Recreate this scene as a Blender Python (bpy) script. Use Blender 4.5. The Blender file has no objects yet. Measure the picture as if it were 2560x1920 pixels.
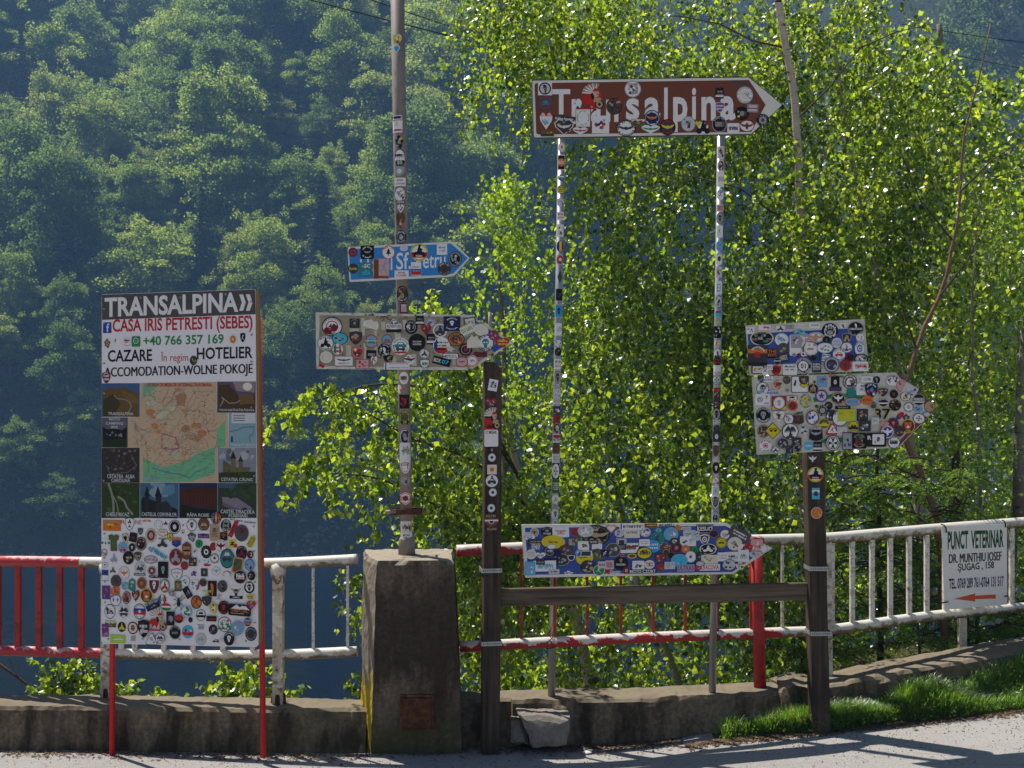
import bpy, bmesh, math, random
import numpy as np
from mathutils import Vector, Matrix, noise
C = bpy.context.scene.collection
D = bpy.data
sc = bpy.context.scene
# ---------------------------------------------------------------- camera
F, H = 2933.0, 2.34                       # focal length in photo pixels, eye height above the road
cam = D.objects.new('camera', D.cameras.new('camera')); C.objects.link(cam)
cam.location = (0, 0, H); cam.rotation_euler = (math.radians(90), 0, 0)
cam.data.sensor_width = 36; cam.data.lens = 36*F/2560; cam.data.clip_end = 3000; cam.data.clip_start = .1
cam.data.dof.use_dof = True; cam.data.dof.focus_distance = 7.7; cam.data.dof.aperture_fstop = 7.1
sc.camera = cam
# ---------------------------------------------------------------- sky and sun
SUN = Vector((-.44, .34, 1.0)).normalized()
elev = math.asin(SUN.z); az = math.atan2(SUN.x, SUN.y)
w = D.worlds.new('World'); sc.world = w; w.use_nodes = True
nt = w.node_tree; bg = nt.nodes['Background']
sky = nt.nodes.new('ShaderNodeTexSky'); sky.sky_type = 'NISHITA'; sky.sun_disc = False
sky.sun_elevation = elev; sky.sun_rotation = az; sky.air_density = 1.0; sky.dust_density = .6; sky.ozone_density = 1.2
nt.links.new(sky.outputs[0], bg.inputs[0]); bg.inputs[1].default_value = .06
sun = D.objects.new('sun', D.lights.new('sun', 'SUN')); C.objects.link(sun)
sun.data.energy = 5.0; sun.data.angle = math.radians(.53); sun.data.color = (1, .95, .87)
sun.rotation_euler = SUN.to_track_quat('Z', 'Y').to_euler(); sun.location = (-5, 12, 22)
sc.view_settings.view_transform = 'Standard'; sc.view_settings.look = 'None'
sc.view_settings.exposure = .65; sc.view_settings.gamma = 1; sc.view_settings.use_curve_mapping = False
sc.cycles.volume_bounces = 0; sc.cycles.max_bounces = 8; sc.cycles.transparent_max_bounces = 8
sc.cycles.diffuse_bounces = 4; sc.cycles.transmission_bounces = 5
R = random.Random(7)
rs = np.random.RandomState(11)
# ---------------------------------------------------------------- helpers
def X(u, Y): return (u-1280)/F*Y
def Z(v, Y): return H-(v-960)/F*Y
def P(u, v, Y): return Vector((X(u, Y), Y, Z(v, Y)))
def tag(o, label=None, cat=None, group=None, kind=None):
    if label: o['label'] = label
    if cat: o['category'] = cat
    if group: o['group'] = group
    if kind: o['kind'] = kind
    return o
def empty(name, loc, rz=0, **k):
    o = D.objects.new(name, None); C.objects.link(o); o.location = loc; o.rotation_euler = (0, 0, rz)
    o.empty_display_size = .1
    return tag(o, **k)
def link(name, me, parent=None, **k):
    o = D.objects.new(name, me); C.objects.link(o)
    if parent: o.parent = parent
    return tag(o, **k)
def setmats(me, mats):
    for m in (mats if isinstance(mats, (list, tuple)) else [mats]): me.materials.append(m)
def mk(name, V, Fc, mat, parent=None, smooth=False, loc=None, **k):
    me = D.meshes.new(name); me.from_pydata([tuple(v) for v in V], [], [tuple(f) for f in Fc]); setmats(me, mat)
    if smooth: me.shade_smooth()
    o = link(name, me, parent, **k)
    if loc is not None: o.location = loc
    return o
def big(name, V, Fc, mat, parent=None, smooth=False, **k):
    """numpy arrays -> mesh; Fc (n,3) or (n,4)"""
    me = D.meshes.new(name); n, s = Fc.shape
    me.vertices.add(len(V)); me.vertices.foreach_set('co', np.asarray(V, np.float32).ravel())
    me.loops.add(n*s); me.loops.foreach_set('vertex_index', Fc.astype(np.int32).ravel())
    me.polygons.add(n); me.polygons.foreach_set('loop_start', np.arange(0, n*s, s, dtype=np.int32))
    me.polygons.foreach_set('loop_total', np.full(n, s, np.int32))
    if smooth: me.polygons.foreach_set('use_smooth', np.ones(n, bool))
    me.update(); setmats(me, mat)
    return link(name, me, parent, **k)
def tube_geo(pts, rad, n=8, cap=True):
    """polyline -> verts, quads"""
    pts = [Vector(p) for p in pts]; V = []; Fc = []
    rads = rad if isinstance(rad, (list, tuple)) else [rad]*len(pts)
    up0 = None
    for i, p in enumerate(pts):
        d = (pts[min(i+1, len(pts)-1)]-pts[max(i-1, 0)]).normalized()
        if up0 is None:
            a = Vector((0, 0, 1)) if abs(d.z) < .9 else Vector((1, 0, 0)); s = d.cross(a).normalized()
        else:
            s = (up0-d*up0.dot(d)).normalized()
        up0 = s; t = d.cross(s)
        for k in range(n):
            an = 2*math.pi*k/n; V.append(p+(s*math.cos(an)+t*math.sin(an))*rads[i])
    for i in range(len(pts)-1):
        for k in range(n):
            a = i*n+k; b = i*n+(k+1) % n; Fc.append((a, b, b+n, a+n))
    if cap:
        Fc.append(tuple(range(n))[::-1]); Fc.append(tuple((len(pts)-1)*n+k for k in range(n)))
    return V, Fc
def tube(name, pts, rad, mat, parent=None, n=10, **k):
    V, Fc = tube_geo(pts, rad, n)
    o = mk(name, V, Fc, mat, parent, **k)
    for p in o.data.polygons: p.use_smooth = len(p.vertices) == 4
    return o
def box_bm(bm, c, s, rot=None, bev=0):
    r = bmesh.ops.create_cube(bm, size=1); vs = r['verts']
    for v in vs: v.co = Vector((v.co.x*s[0], v.co.y*s[1], v.co.z*s[2]))
    if bev:
        es = list({e for v in vs for e in v.link_edges})
        rr = bmesh.ops.bevel(bm, geom=es, offset=bev, segments=2, affect='EDGES', profile=.6)
        vs = list({v for f in rr['faces'] for v in f.verts} | {v for v in vs if v.is_valid})
    M = Matrix.Translation(c) @ (rot.to_4x4() if rot else Matrix.Identity(4))
    for v in vs: v.co = M @ v.co
def frombm(name, bm, mat, parent=None, smooth=False, **k):
    me = D.meshes.new(name); bm.to_mesh(me); bm.free(); setmats(me, mat)
    if smooth: me.shade_smooth()
    return link(name, me, parent, **k)
def box(name, c, s, mat, parent=None, rot=None, bev=.003, **k):
    bm = bmesh.new(); box_bm(bm, Vector(c), s, rot, bev); return frombm(name, bm, mat, parent, **k)
# ---------------------------------------------------------------- materials
class NT:
    def __init__(s, name, rough=.6, spec=.3, color=(.5, .5, .5)):
        s.m = D.materials.new(name); s.m.use_nodes = True; s.t = s.m.node_tree; s.b = s.t.nodes['Principled BSDF']
        s.b.inputs['Roughness'].default_value = rough; s.b.inputs['Specular IOR Level'].default_value = spec
        s.b.inputs['Base Color'].default_value = (*color, 1)
        s.co = s.t.nodes.new('ShaderNodeTexCoord')
    def n(s, typ, **k):
        x = s.t.nodes.new(typ)
        for a, b in k.items(): setattr(x, a, b)
        return x
    def l(s, a, b): s.t.links.new(a, b); return b
    def noise(s, scale, detail=6, rough=.6, stretch=None, co='Object', dist=0):
        x = s.n('ShaderNodeTexNoise'); x.inputs['Scale'].default_value = scale; x.inputs['Detail'].default_value = detail
        x.inputs['Roughness'].default_value = rough; x.inputs['Distortion'].default_value = dist
        src = s.co.outputs[co]
        if stretch:
            mp = s.n('ShaderNodeMapping'); mp.inputs['Scale'].default_value = stretch; s.l(src, mp.inputs[0]); src = mp.outputs[0]
        s.l(src, x.inputs['Vector']); return x.outputs['Fac']
    def ramp(s, fac, stops):
        x = s.n('ShaderNodeValToRGB'); e = x.color_ramp.elements
        e.remove(e[1]); e[0].position = stops[0][0]
        for p, c in stops[1:]: e.new(p)
        for i, (p, c) in enumerate(stops): e[i].color = (*c, 1) if isinstance(c, tuple) else (c, c, c, 1)
        s.l(fac, x.inputs[0]); return x.outputs[0]
    def mix(s, fac, a, b, blend='MIX'):
        x = s.n('ShaderNodeMix', data_type='RGBA', blend_type=blend)
        for sock, v in ((x.inputs[0], fac), (x.inputs[6], a), (x.inputs[7], b)):
            if isinstance(v, bpy.types.NodeSocket): s.l(v, sock)
            elif isinstance(v, tuple): sock.default_value = (*v, 1)
            else: sock.default_value = v
        return x.outputs[2]
    def col(s, c): s.l(c, s.b.inputs['Base Color']); return s
    def bump(s, h, strength=.4, dist=.01):
        x = s.n('ShaderNodeBump'); x.inputs['Strength'].default_value = strength; x.inputs['Distance'].default_value = dist
        s.l(h, x.inputs['Height']); s.l(x.outputs[0], s.b.inputs['Normal']); return s
    def rough(s, r): s.l(r, s.b.inputs['Roughness']); return s
def dusty_lit_top(t, base, c=(.36, .31, .24)):
    """dust and dry moss tone on faces that look up, sunlit paleness painted in"""
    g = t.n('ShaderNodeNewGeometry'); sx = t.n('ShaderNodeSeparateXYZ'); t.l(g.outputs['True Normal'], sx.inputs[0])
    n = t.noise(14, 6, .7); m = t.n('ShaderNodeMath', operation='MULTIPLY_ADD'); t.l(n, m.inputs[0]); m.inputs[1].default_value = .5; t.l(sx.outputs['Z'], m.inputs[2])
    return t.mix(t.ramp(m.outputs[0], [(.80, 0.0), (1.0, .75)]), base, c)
def m_concrete(name, c1, c2, dark, streak=True, scale=3.0, yellow=False):
    t = NT(name, .92, .15)
    n1 = t.noise(scale, 8, .65); base = t.ramp(n1, [(.3, c2), (.65, c1)])
    n2 = t.noise(scale*11, 6, .7); base = t.mix(.55, base, t.ramp(n2, [(.34, tuple(x*.22 for x in c1)), (.52, tuple(x*.8 for x in c1)), (.7, tuple(min(1, x*1.6) for x in c1))]))
    if streak:
        n3 = t.noise(2.2, 6, .6, stretch=(2.6, 2.6, .55)); base = t.mix(t.ramp(n3, [(.45, 0.0), (.62, .85)]), base, dark)
    n5 = t.noise(1.3, 5, .6); base = t.mix(t.ramp(n5, [(.5, 0.0), (.72, .5)]), base, (.055, .055, .02))
    t.col(dusty_lit_top(t, base, (.19, .16, .115)))
    n4 = t.noise(60, 8, .75); t.bump(t.mix(.5, n4, n2), .9, .006)
    return t.m
M = {}
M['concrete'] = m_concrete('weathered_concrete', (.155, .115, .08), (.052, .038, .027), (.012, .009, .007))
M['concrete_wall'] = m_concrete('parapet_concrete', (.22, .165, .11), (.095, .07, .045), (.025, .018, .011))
def m_wood(name, c1, c2):
    t = NT(name, .85, .2)
    g = t.noise(30, 6, .65, stretch=(1, 1, .045)); b = t.ramp(g, [(.32, c2), (.6, c1)])
    k = t.noise(3, 4, .6); b = t.mix(t.ramp(k, [(.4, 0.0), (.7, .6)]), b, tuple(x*.45 for x in c2))
    t.col(b); t.bump(g, .8, .006); return t.m
t = NT('stained_pillar_concrete', .92, .15)
sz = t.n('ShaderNodeSeparateXYZ'); t.l(t.co.outputs['Object'], sz.inputs[0])
n1 = t.noise(5, 8, .7); base = t.ramp(n1, [(.3, (.06, .044, .03)), (.52, (.115, .086, .06)), (.7, (.20, .155, .115))])
n2 = t.noise(38, 8, .75); base = t.mix(.5, base, t.ramp(n2, [(.35, (.04, .03, .022)), (.55, (.17, .13, .095)), (.72, (.32, .26, .20))]))
nb = t.noise(3.2, 6, .65, stretch=(1.5, 1.5, .5)); ad = t.n('ShaderNodeMath', operation='MULTIPLY_ADD'); t.l(nb, ad.inputs[0]); ad.inputs[1].default_value = .65; hz_ = t.n('ShaderNodeMath', operation='MULTIPLY'); hz_.inputs[1].default_value = .5; t.l(sz.outputs['Z'], hz_.inputs[0]); t.l(hz_.outputs[0], ad.inputs[2])
base = t.mix(t.ramp(ad.outputs[0], [(.49, 0.0), (.58, .72), (.81, .62), (.93, .05)]), base, (.016, .012, .009))
ns = t.noise(4.5, 5, .6, stretch=(1.6, 1.6, .2)); base = t.mix(t.ramp(ns, [(.55, 0.0), (.66, .6)]), base, (.05, .022, .016))
ag = t.n('ShaderNodeMath', operation='MULTIPLY_ADD'); t.l(n1, ag.inputs[0]); ag.inputs[1].default_value = .6; t.l(sz.outputs['Z'], ag.inputs[2])
base = t.mix(t.ramp(ag.outputs[0], [(.36, .75), (.62, 0.0)]), base, (.05, .055, .014))
base = dusty_lit_top(t, base); t.col(base); t.bump(t.mix(.5, t.noise(60, 8, .75), n2), 1.0, .009); M['concrete_pillar'] = t.m  # pillar top coloured paler, painting in its sunlit look over the dust
M['wood'] = m_wood('weathered_wood', (.085, .060, .042), (.022, .015, .011))
M['wood_beam'] = m_wood('dark_beam_wood', (.125, .092, .062), (.045, .033, .022))
def m_beamx(name, c1, c2):
    t = NT(name, .85, .2)
    g = t.noise(30, 6, .65, stretch=(.045, 1, 1)); b = t.ramp(g, [(.32, c2), (.6, c1)])
    t.col(b); t.bump(g, .8, .006); return t.m
M['beam'] = m_beamx('crossbeam_wood', (.14, .105, .072), (.045, .033, .023))
def m_paint(name, c, under, amount=.5, under2=(.09, .045, .02), scale=9, wear=.6, up_white=False):
    t = NT(name, .45, .4)
    n = t.noise(scale, 8, .7, dist=.3); b = t.mix(t.ramp(n, [(amount, 0.0), (amount+.025, 1.0)]), c, under)
    n2 = t.noise(scale*2.3, 8, .75); b = t.mix(t.ramp(n2, [(wear, 0.0), (wear+.06, .9)]), b, under2)
    t.col(b); t.bump(n, .5, .002); return t.m
M['red'] = m_paint('red_paint', (.36, .014, .014), (.20, .014, .012), .52, (.05, .02, .015), 9, .60)
M['red_leg'] = m_paint('red_leg_paint', (.50, .016, .016), (.40, .012, .012), .55, (.06, .02, .015), 25, .70)
M['peeling'] = m_paint('peeling_red_paint', (.40, .012, .014), (.62, .58, .55), .50, (.10, .05, .03), 7, .66)
M['red_rail'] = m_paint('worn_red_rail_paint', (.42, .02, .03), (.55, .36, .33), .60, (.22, .16, .09), 8, .60)
M['white_rail'] = m_paint('dirty_white_paint', (.66, .64, .59), (.52, .48, .41), .50, (.17, .11, .06), 12, .60)
M['white_thin'] = m_paint('rusty_white_baluster_paint', (.64, .59, .54), (.44, .37, .31), .54, (.12, .06, .035), 22, .555)
def m_worn(name, c, under, rustc, a0, a1, scale=7, grime=.5):
    """tube paint worn through where rain and sun reach it, grime and rust below"""
    t = NT(name, .5, .35); g = t.n('ShaderNodeNewGeometry'); sx = t.n('ShaderNodeSeparateXYZ'); t.l(g.outputs['Normal'], sx.inputs[0])
    n = t.noise(scale, 8, .72, dist=.5); m1 = t.n('ShaderNodeMath', operation='MULTIPLY_ADD'); t.l(sx.outputs['Z'], m1.inputs[0]); m1.inputs[1].default_value = .16; t.l(n, m1.inputs[2])
    b = t.mix(t.ramp(m1.outputs[0], [(a0, 0.0), (a0+.02, 1.0)]), c, under)
    n2 = t.noise(scale*2.6, 8, .75); m2 = t.n('ShaderNodeMath', operation='MULTIPLY_ADD'); t.l(sx.outputs['Z'], m2.inputs[0]); m2.inputs[1].default_value = -.24; t.l(n2, m2.inputs[2])
    b = t.mix(t.ramp(m2.outputs[0], [(a1, 0.0), (a1+.10, grime)]), b, rustc)
    n3 = t.noise(scale*9, 6, .8); b = t.mix(t.ramp(n3, [(.60, 0.0), (.70, .7)]), b, rustc)
    t.col(b); t.bump(n2, .5, .003); return t.m
M['peeling'] = m_worn('peeling_red_paint', (.36, .014, .016), (.60, .54, .50), (.10, .05, .03), .53, .60)
M['red_rail'] = m_worn('worn_red_rail_paint', (.40, .02, .03), (.52, .30, .28), (.20, .13, .07), .62, .56, 9)
M['white_rail'] = m_worn('dirty_white_paint', (.44, .39, .30), (.60, .57, .50), (.11, .07, .035), .50, .515, 7, .95)
def m_metal(name, c, rough=.45, metal=.6, sc_=40):
    t = NT(name, rough, .5); t.b.inputs['Metallic'].default_value = metal
    n = t.noise(sc_, 5, .6, stretch=(1, 1, .1)); t.col(t.ramp(n, [(.3, tuple(x*.75 for x in c)), (.7, c)])); return t.m
M['alu'] = m_metal('aluminium_post', (.42, .42, .43), .42, .7)
M['galv'] = m_metal('galvanised_strap', (.36, .38, .38), .5, .6)
M['steel'] = m_metal('zinc_screw', (.3, .3, .3), .4, .7)
t = NT('grey_pole_paint', .6, .3)
n = t.noise(5, 6, .6, stretch=(3, 3, .8)); b = t.ramp(n, [(.3, (.17, .135, .115)), (.7, (.27, .225, .195))])
n = t.noise(26, 7, .7, stretch=(1.6, 1.6, .5)); b = t.mix(t.ramp(n, [(.61, 0.0), (.66, .95)]), b, (.08, .035, .015))
t.col(b); M['pole'] = t.m
t = NT('rusted_plate', .9, .2); n = t.noise(18, 8, .7, dist=1)
t.col(t.ramp(n, [(.3, (.03, .012, .008)), (.55, (.10, .038, .016)), (.75, (.22, .13, .05))])); t.bump(n, .6, .006); M['rust'] = t.m
def m_plain(name, c, rough=.5, spec=.3, var=.06, s_=30):
    t = NT(name, rough, spec); n = t.noise(s_, 5, .6)
    t.col(t.ramp(n, [(.3, tuple(x*(1-var*2) for x in c)), (.7, c)])); return t.m
M['board'] = m_plain('white_board_print', (.74, .70, .72), .45, .15, .02)
M['whiteboard'] = m_plain('white_sheet', (.70, .68, .64), .45, .3, .03)
M['edge_wood'] = m_plain('board_edge_wood', (.30, .17, .07), .8)
M['blackwire'] = m_plain('black_wire', (.01, .01, .011), .5)
M['back'] = m_metal('sign_back_metal', (.3, .3, .3), .5, .5)
M['darkedge'] = m_plain('dark_sign_edge', (.03, .022, .02), .5)
# flat print: one colour per face, stored on the mesh
t = NT('printed_vinyl', .5, .14); a = t.n('ShaderNodeAttribute', attribute_name='Col')
n = t.noise(14, 6, .7); t.l(t.mix(.12, a.outputs['Color'], t.ramp(n, [(.35, (.25, .22, .18)), (.65, (1., 1., 1.))]), 'MULTIPLY'), t.b.inputs['Base Color']); M['print'] = t.m
# old sign faces
t = NT('old_sign_face', .6, .3); n = t.noise(4, 8, .65, dist=.4)
b = t.ramp(n, [(.35, (.19, .155, .10)), (.62, (.33, .29, .21))])
n2 = t.noise(13, 8, .7); b = t.mix(t.ramp(n2, [(.58, 0.0), (.63, 1.)]), b, (.10, .055, .025)); t.col(b); M['oldface'] = t.m
t = NT('old_sign_border', .6, .3); n = t.noise(16, 8, .7)
b = t.ramp(n, [(.4, (.62, .59, .52)), (.56, (.5, .46, .38)), (.62, (.09, .04, .02))]); t.col(b); M['oldborder'] = t.m
M['signblue'] = m_plain('sign_blue', (.012, .20, .52), .4, .4, .04)
M['deepblue'] = m_plain('deep_sign_blue', (.012, .055, .30), .4, .4, .05)
M['signbrown'] = m_plain('sign_brown', (.155, .034, .008), .4, .4, .04)
M['signwhite'] = m_plain('sign_white', (.66, .63, .58), .4, .4, .05, 9)
M['maroon'] = m_plain('faded_maroon', (.16, .035, .035), .5, .3, .1)
t = NT('stained_white_face', .6, .3); n = t.noise(5, 8, .7)
t.col(t.ramp(n, [(.3, (.36, .33, .26)), (.6, (.56, .53, .47))])); M['stainwhite'] = t.m
# ---------------------------------------------------------------- leaf materials
def m_leaf(name, cols, trans, tfac=.5, gloss=.25, rough=.32, island=True, objvar=False, hue=None):
    m = D.materials.new(name); m.use_nodes = True; nt = m.node_tree; nt.nodes.clear()
    o = nt.nodes.new('ShaderNodeOutputMaterial')
    g = nt.nodes.new('ShaderNodeNewGeometry'); rp = nt.nodes.new('ShaderNodeValToRGB'); e = rp.color_ramp.elements
    e.remove(e[1]); e[0].position = 0
    for i in range(1, len(cols)): e.new(i/(len(cols)-1))
    for i, c in enumerate(cols): e[i].color = (*c, 1)
    if objvar:
        oi = nt.nodes.new('ShaderNodeObjectInfo'); ad = nt.nodes.new('ShaderNodeMath'); ad.operation = 'MULTIPLY_ADD'
        ad.inputs[1].default_value = .3; mu = nt.nodes.new('ShaderNodeMath'); mu.operation = 'MULTIPLY'; mu.inputs[1].default_value = .7
        nt.links.new(oi.outputs['Random'], mu.inputs[0]); nt.links.new(g.outputs['Random Per Island'], ad.inputs[0]); nt.links.new(mu.outputs[0], ad.inputs[2])
        nt.links.new(ad.outputs[0], rp.inputs[0])
    else: nt.links.new(g.outputs['Random Per Island'], rp.inputs[0])
    d = nt.nodes.new('ShaderNodeBsdfDiffuse'); tr = nt.nodes.new('ShaderNodeBsdfTranslucent'); gl = nt.nodes.new('ShaderNodeBsdfGlossy')
    nt.links.new(rp.outputs[0], d.inputs[0])
    mm = nt.nodes.new('ShaderNodeMix'); mm.data_type = 'RGBA'; mm.blend_type = 'MULTIPLY'; mm.inputs[0].default_value = 1
    nt.links.new(rp.outputs[0], mm.inputs[6]); mm.inputs[7].default_value = (*trans, 1); nt.links.new(mm.outputs[2], tr.inputs[0])
    mx = nt.nodes.new('ShaderNodeMixShader'); mx.inputs[0].default_value = tfac
    nt.links.new(d.outputs[0], mx.inputs[1]); nt.links.new(tr.outputs[0], mx.inputs[2])
    gl.inputs['Roughness'].default_value = rough; gl.inputs[0].default_value = (.9, .95, .9, 1)
    fr = nt.nodes.new('ShaderNodeFresnel'); fr.inputs[0].default_value = 1.42
    fm = nt.nodes.new('ShaderNodeMath'); fm.operation = 'MULTIPLY'; fm.inputs[1].default_value = gloss*4; fm.use_clamp = True
    nt.links.new(fr.outputs[0], fm.inputs[0])
    m2 = nt.nodes.new('ShaderNodeMixShader'); nt.links.new(fm.outputs[0], m2.inputs[0])
    nt.links.new(mx.outputs[0], m2.inputs[1]); nt.links.new(gl.outputs[0], m2.inputs[2]); nt.links.new(m2.outputs[0], o.inputs[0])
    return m
M['birchleaf'] = m_leaf('birch_leaf', [(.015, .034, .008), (.070, .120, .018), (.135, .185, .024), (.032, .060, .012), (.185, .215, .035)], (4.4, 4.1, 1.5), .64, .05, .42)
M['shrubleaf'] = m_leaf('bright_shrub_leaf', [(.12, .20, .02), (.16, .24, .025), (.20, .26, .03)], (3.0, 2.9, 1.2), .58, .08, .4)
M['spruceleaf'] = m_leaf('spruce_needles', [(.07, .15, .02), (.11, .20, .025), (.17, .26, .03)], (3.4, 3.2, 1.0), .45, .04, .5)
M['farleaf'] = m_leaf('far_broadleaf', [(.032, .058, .024), (.062, .094, .032), (.10, .132, .040), (.105, .118, .065)], (4.1, 4.0, 1.8), .66, .02, .6, objvar=True)
M['farspruce'] = m_leaf('far_conifer_needles', [(.018, .04, .018), (.03, .06, .02)], (2.2, 1.5, 1.0), .25, .05, .5, objvar=True)
M['grass'] = m_leaf('grass_blade', [(.04, .10, .012), (.07, .15, .015), (.10, .18, .02), (.09, .16, .02), (.18, .19, .06)], (3.2, 3.2, 1.2), .5, .05, .5)
def m_bark(name, c1, c2, mark, mk_=.6):
    t = NT(name, .85, .2); n = t.noise(12, 6, .6, stretch=(1, 1, .6)); b = t.ramp(n, [(.3, c2), (.7, c1)])
    n2 = t.noise(16, 5, .6, stretch=(.5, .5, 2.6)); b = t.mix(t.ramp(n2, [(mk_, 0.0), (mk_+.05, 1.)]), b, mark); t.col(b); t.bump(n2, .6, .006); return t.m
M['birchbark'] = m_bark('birch_bark', (.50, .42, .33), (.36, .29, .22), (.04, .03, .025))
M['redbark'] = m_bark('reddish_bark', (.20, .11, .07), (.13, .07, .045), (.05, .03, .02))
M['greybark'] = m_bark('grey_bark', (.22, .20, .17), (.13, .11, .09), (.05, .04, .03))
M['twig'] = m_plain('twig_bark', (.07, .045, .03), .8)
M['darktwig'] = m_plain('dark_twig_bark', (.05, .03, .025), .8)
# ================================================================ THE SETTING
def sstep(a, b, x):
    t = min(1, max(0, (x-a)/(b-a))); return t*t*(3-2*t)
def road_z(x):
    if x < .4: return 0.0
    return .064*(x-.4)*min(1, (x-.4)/.8)
def wallY(x):                       # front face of the parapet
    if x < -.9: return 7.44 + .022*max(0, -x-.9)**1.6*1.0 + 0
    if x < .6: return 7.52+.1*sstep(-.9, .3, x)
    return 7.62 + .10*sstep(.6, 2., x) + .32*max(0, x-2.0)*.8
def bank(x, y):                     # grassy bank
    y0 = 7.50+.12*max(0, x-1.0)       # road edge
    return (.19+.05*max(0, x-2))*sstep(1.0, 2.6, x)*sstep(y0, y0+.36, y)
def gz(x, y): return road_z(x)+bank(x, y)
# road and verge
def grid(xs, ys, fz):
    V = [(x, y, fz(x, y)) for y in ys for x in xs]; nx = len(xs)
    Fc = [(j*nx+i, j*nx+i+1, (j+1)*nx+i+1, (j+1)*nx+i) for j in range(len(ys)-1) for i in range(nx-1)]
    return V, Fc
t = NT('dusty_asphalt', .9, .2)
n1 = t.noise(1.1, 6, .6); b = t.ramp(n1, [(.3, (.33, .31, .29)), (.7, (.44, .42, .40))])
n2 = t.noise(90, 8, .8); b = t.mix(.55, b, t.ramp(n2, [(.35, (.14, .13, .12)), (.5, (.33, .31, .29)), (.7, (.52, .49, .46))]))
vo = t.n('ShaderNodeTexVoronoi', feature='DISTANCE_TO_EDGE'); vo.inputs['Scale'].default_value = 1.7
mp = t.n('ShaderNodeVectorMath', operation='ADD'); nn = t.n('ShaderNodeTexNoise'); nn.inputs['Scale'].default_value = 3; t.l(t.co.outputs['Object'], nn.inputs['Vector'])
t.l(t.co.outputs['Object'], mp.inputs[0]); t.l(nn.outputs['Color'], mp.inputs[1]); t.l(mp.outputs[0], vo.inputs['Vector'])
b = t.mix(t.ramp(vo.outputs['Distance'], [(.0, .5), (.010, 0.0)]), b, (.07, .06, .05))
t.col(b); t.bump(n2, 1.0, .012); M['road'] = t.m
t = NT('verge_soil', .95, .1); n = t.noise(9, 8, .7); t.col(t.ramp(n, [(.3, (.035, .03, .015)), (.7, (.10, .08, .045))])); M['verge'] = t.m
xs = [-40, -20, -10, -6] + [ -4.5+.1*i for i in range(96)] + [6, 10, 20, 40]
ys = [-30, -10, 0, 4, 6]+[6.5+.05*i for i in range(36)]+[8.5, 8.9, 9.4]
V, Fc = grid(xs, ys, lambda x, y: gz(max(-5, min(5, x)), y)+(.006*noise.noise((x*1.3, y*2, 0)) if y < 9 else 0)-.9*sstep(0, .4, y-(wallY(x)+.26)))
o = mk('road', V, Fc, [M['road'], M['verge']], smooth=True, kind='structure')
for p in o.data.polygons:
    if p.center.x > 1.3 and p.center.y > 7.50+.12*max(0, p.center.x-1.0)+.02: p.material_index = 1
# slope falling from the road to the reservoir
t = NT('forest_soil', .95, .1); n = t.noise(2, 8, .7); t.col(t.ramp(n, [(.3, (.03, .03, .012)), (.7, (.07, .06, .025))])); t.bump(n, .6, .1); M['soil'] = t.m
def slope_z(x, y):
    d = y-(wallY(max(-5, min(5, x)))+.2)
    s = -.25-.75*max(0, d) if x < 1 else None
    r = -.05-.10*max(0, min(d, 5))-.75*max(0, d-5)
    l = -.35-.75*max(0, d)
    k = sstep(.4, 2.6, x-.25*max(0, d))
    zz = l*(1-k)+r*k
    return max(-20.6, zz) + .25*noise.noise((x*.4, y*.4, 3))*min(1, max(0, d))
xs = [-60+4*i for i in range(14)]+[-4+.4*i for i in range(21)]+[5+2*i for i in range(8)]+[24, 30, 40, 60]
ys = [7.75+.25*i for i in range(17)]+[12+1.5*i for i in range(22)]
V, Fc = grid(xs, ys, slope_z); mk('wooded_slope', V, Fc, M['soil'], smooth=True, kind='structure')
# reservoir
WZ = -19.5
t = NT('lake_water', .05, .35, (.002, .005, .012)); n = t.noise(.5, 6, .6, stretch=(1, 2.2, 1)); t.bump(n, .2, .2)
t.b.inputs['IOR'].default_value = 1.33; M['water'] = t.m
mk('lake_water', [(-300, 20, WZ), (300, 20, WZ), (300, 190, WZ), (-300, 190, WZ)], [(0, 1, 2, 3)], M['water'], kind='structure')
# far mountainside
def hill_z(x, y):
    sh = 150+7*math.sin(x*.021+1)+4*math.sin(x*.063)
    d = y-sh
    if d < 0: return WZ-1.5+.02*d
    z = WZ-1.0
    z += 1.75*min(d, 15)
    if d > 15: z += .80*(d-15)
    rid = 11*math.sin((x+.42*d)*.045+.6)+6*math.sin((x-.3*d)*.083+2.1)
    z += rid*sstep(12, 60, d)
    return z+3*noise.noise((x*.03, y*.03, 1))
xs = [-300+8*i for i in range(76)]; ys = [125+6*i for i in range(33)]
V, Fc = grid(xs, ys, hill_z)
t = NT('forest_floor', .95, .1); n = t.noise(.15, 8, .7); t.col(t.ramp(n, [(.3, (.012, .02, .01)), (.7, (.04, .05, .022))])); M['floor'] = t.m
mk('mountainside', V, Fc, M['floor'], smooth=True, kind='structure')
V = []; Fc = []
for i in range(3600):
    x = rs.uniform(-130, 110); y = 150+7*math.sin(x*.021+1)+4*math.sin(x*.063)+rs.uniform(-1.5, 6); r = rs.uniform(.15, .7)
    z = hill_z(x, y); z = max(z, WZ-.1)
    k = len(V); a = rs.uniform(0, 3)
    V += [(x+r*math.cos(a+q), y+r*math.sin(a+q), z-.1) for q in (0, 2.1, 4.2)]+[(x, y, z+r*.7)]
    Fc += [(k, k+1, k+3), (k+1, k+2, k+3), (k+2, k, k+3)]
mk('shore_stones', V, Fc, m_plain('shore_stone', (.16, .15, .13), .9), kind='stuff')
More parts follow.
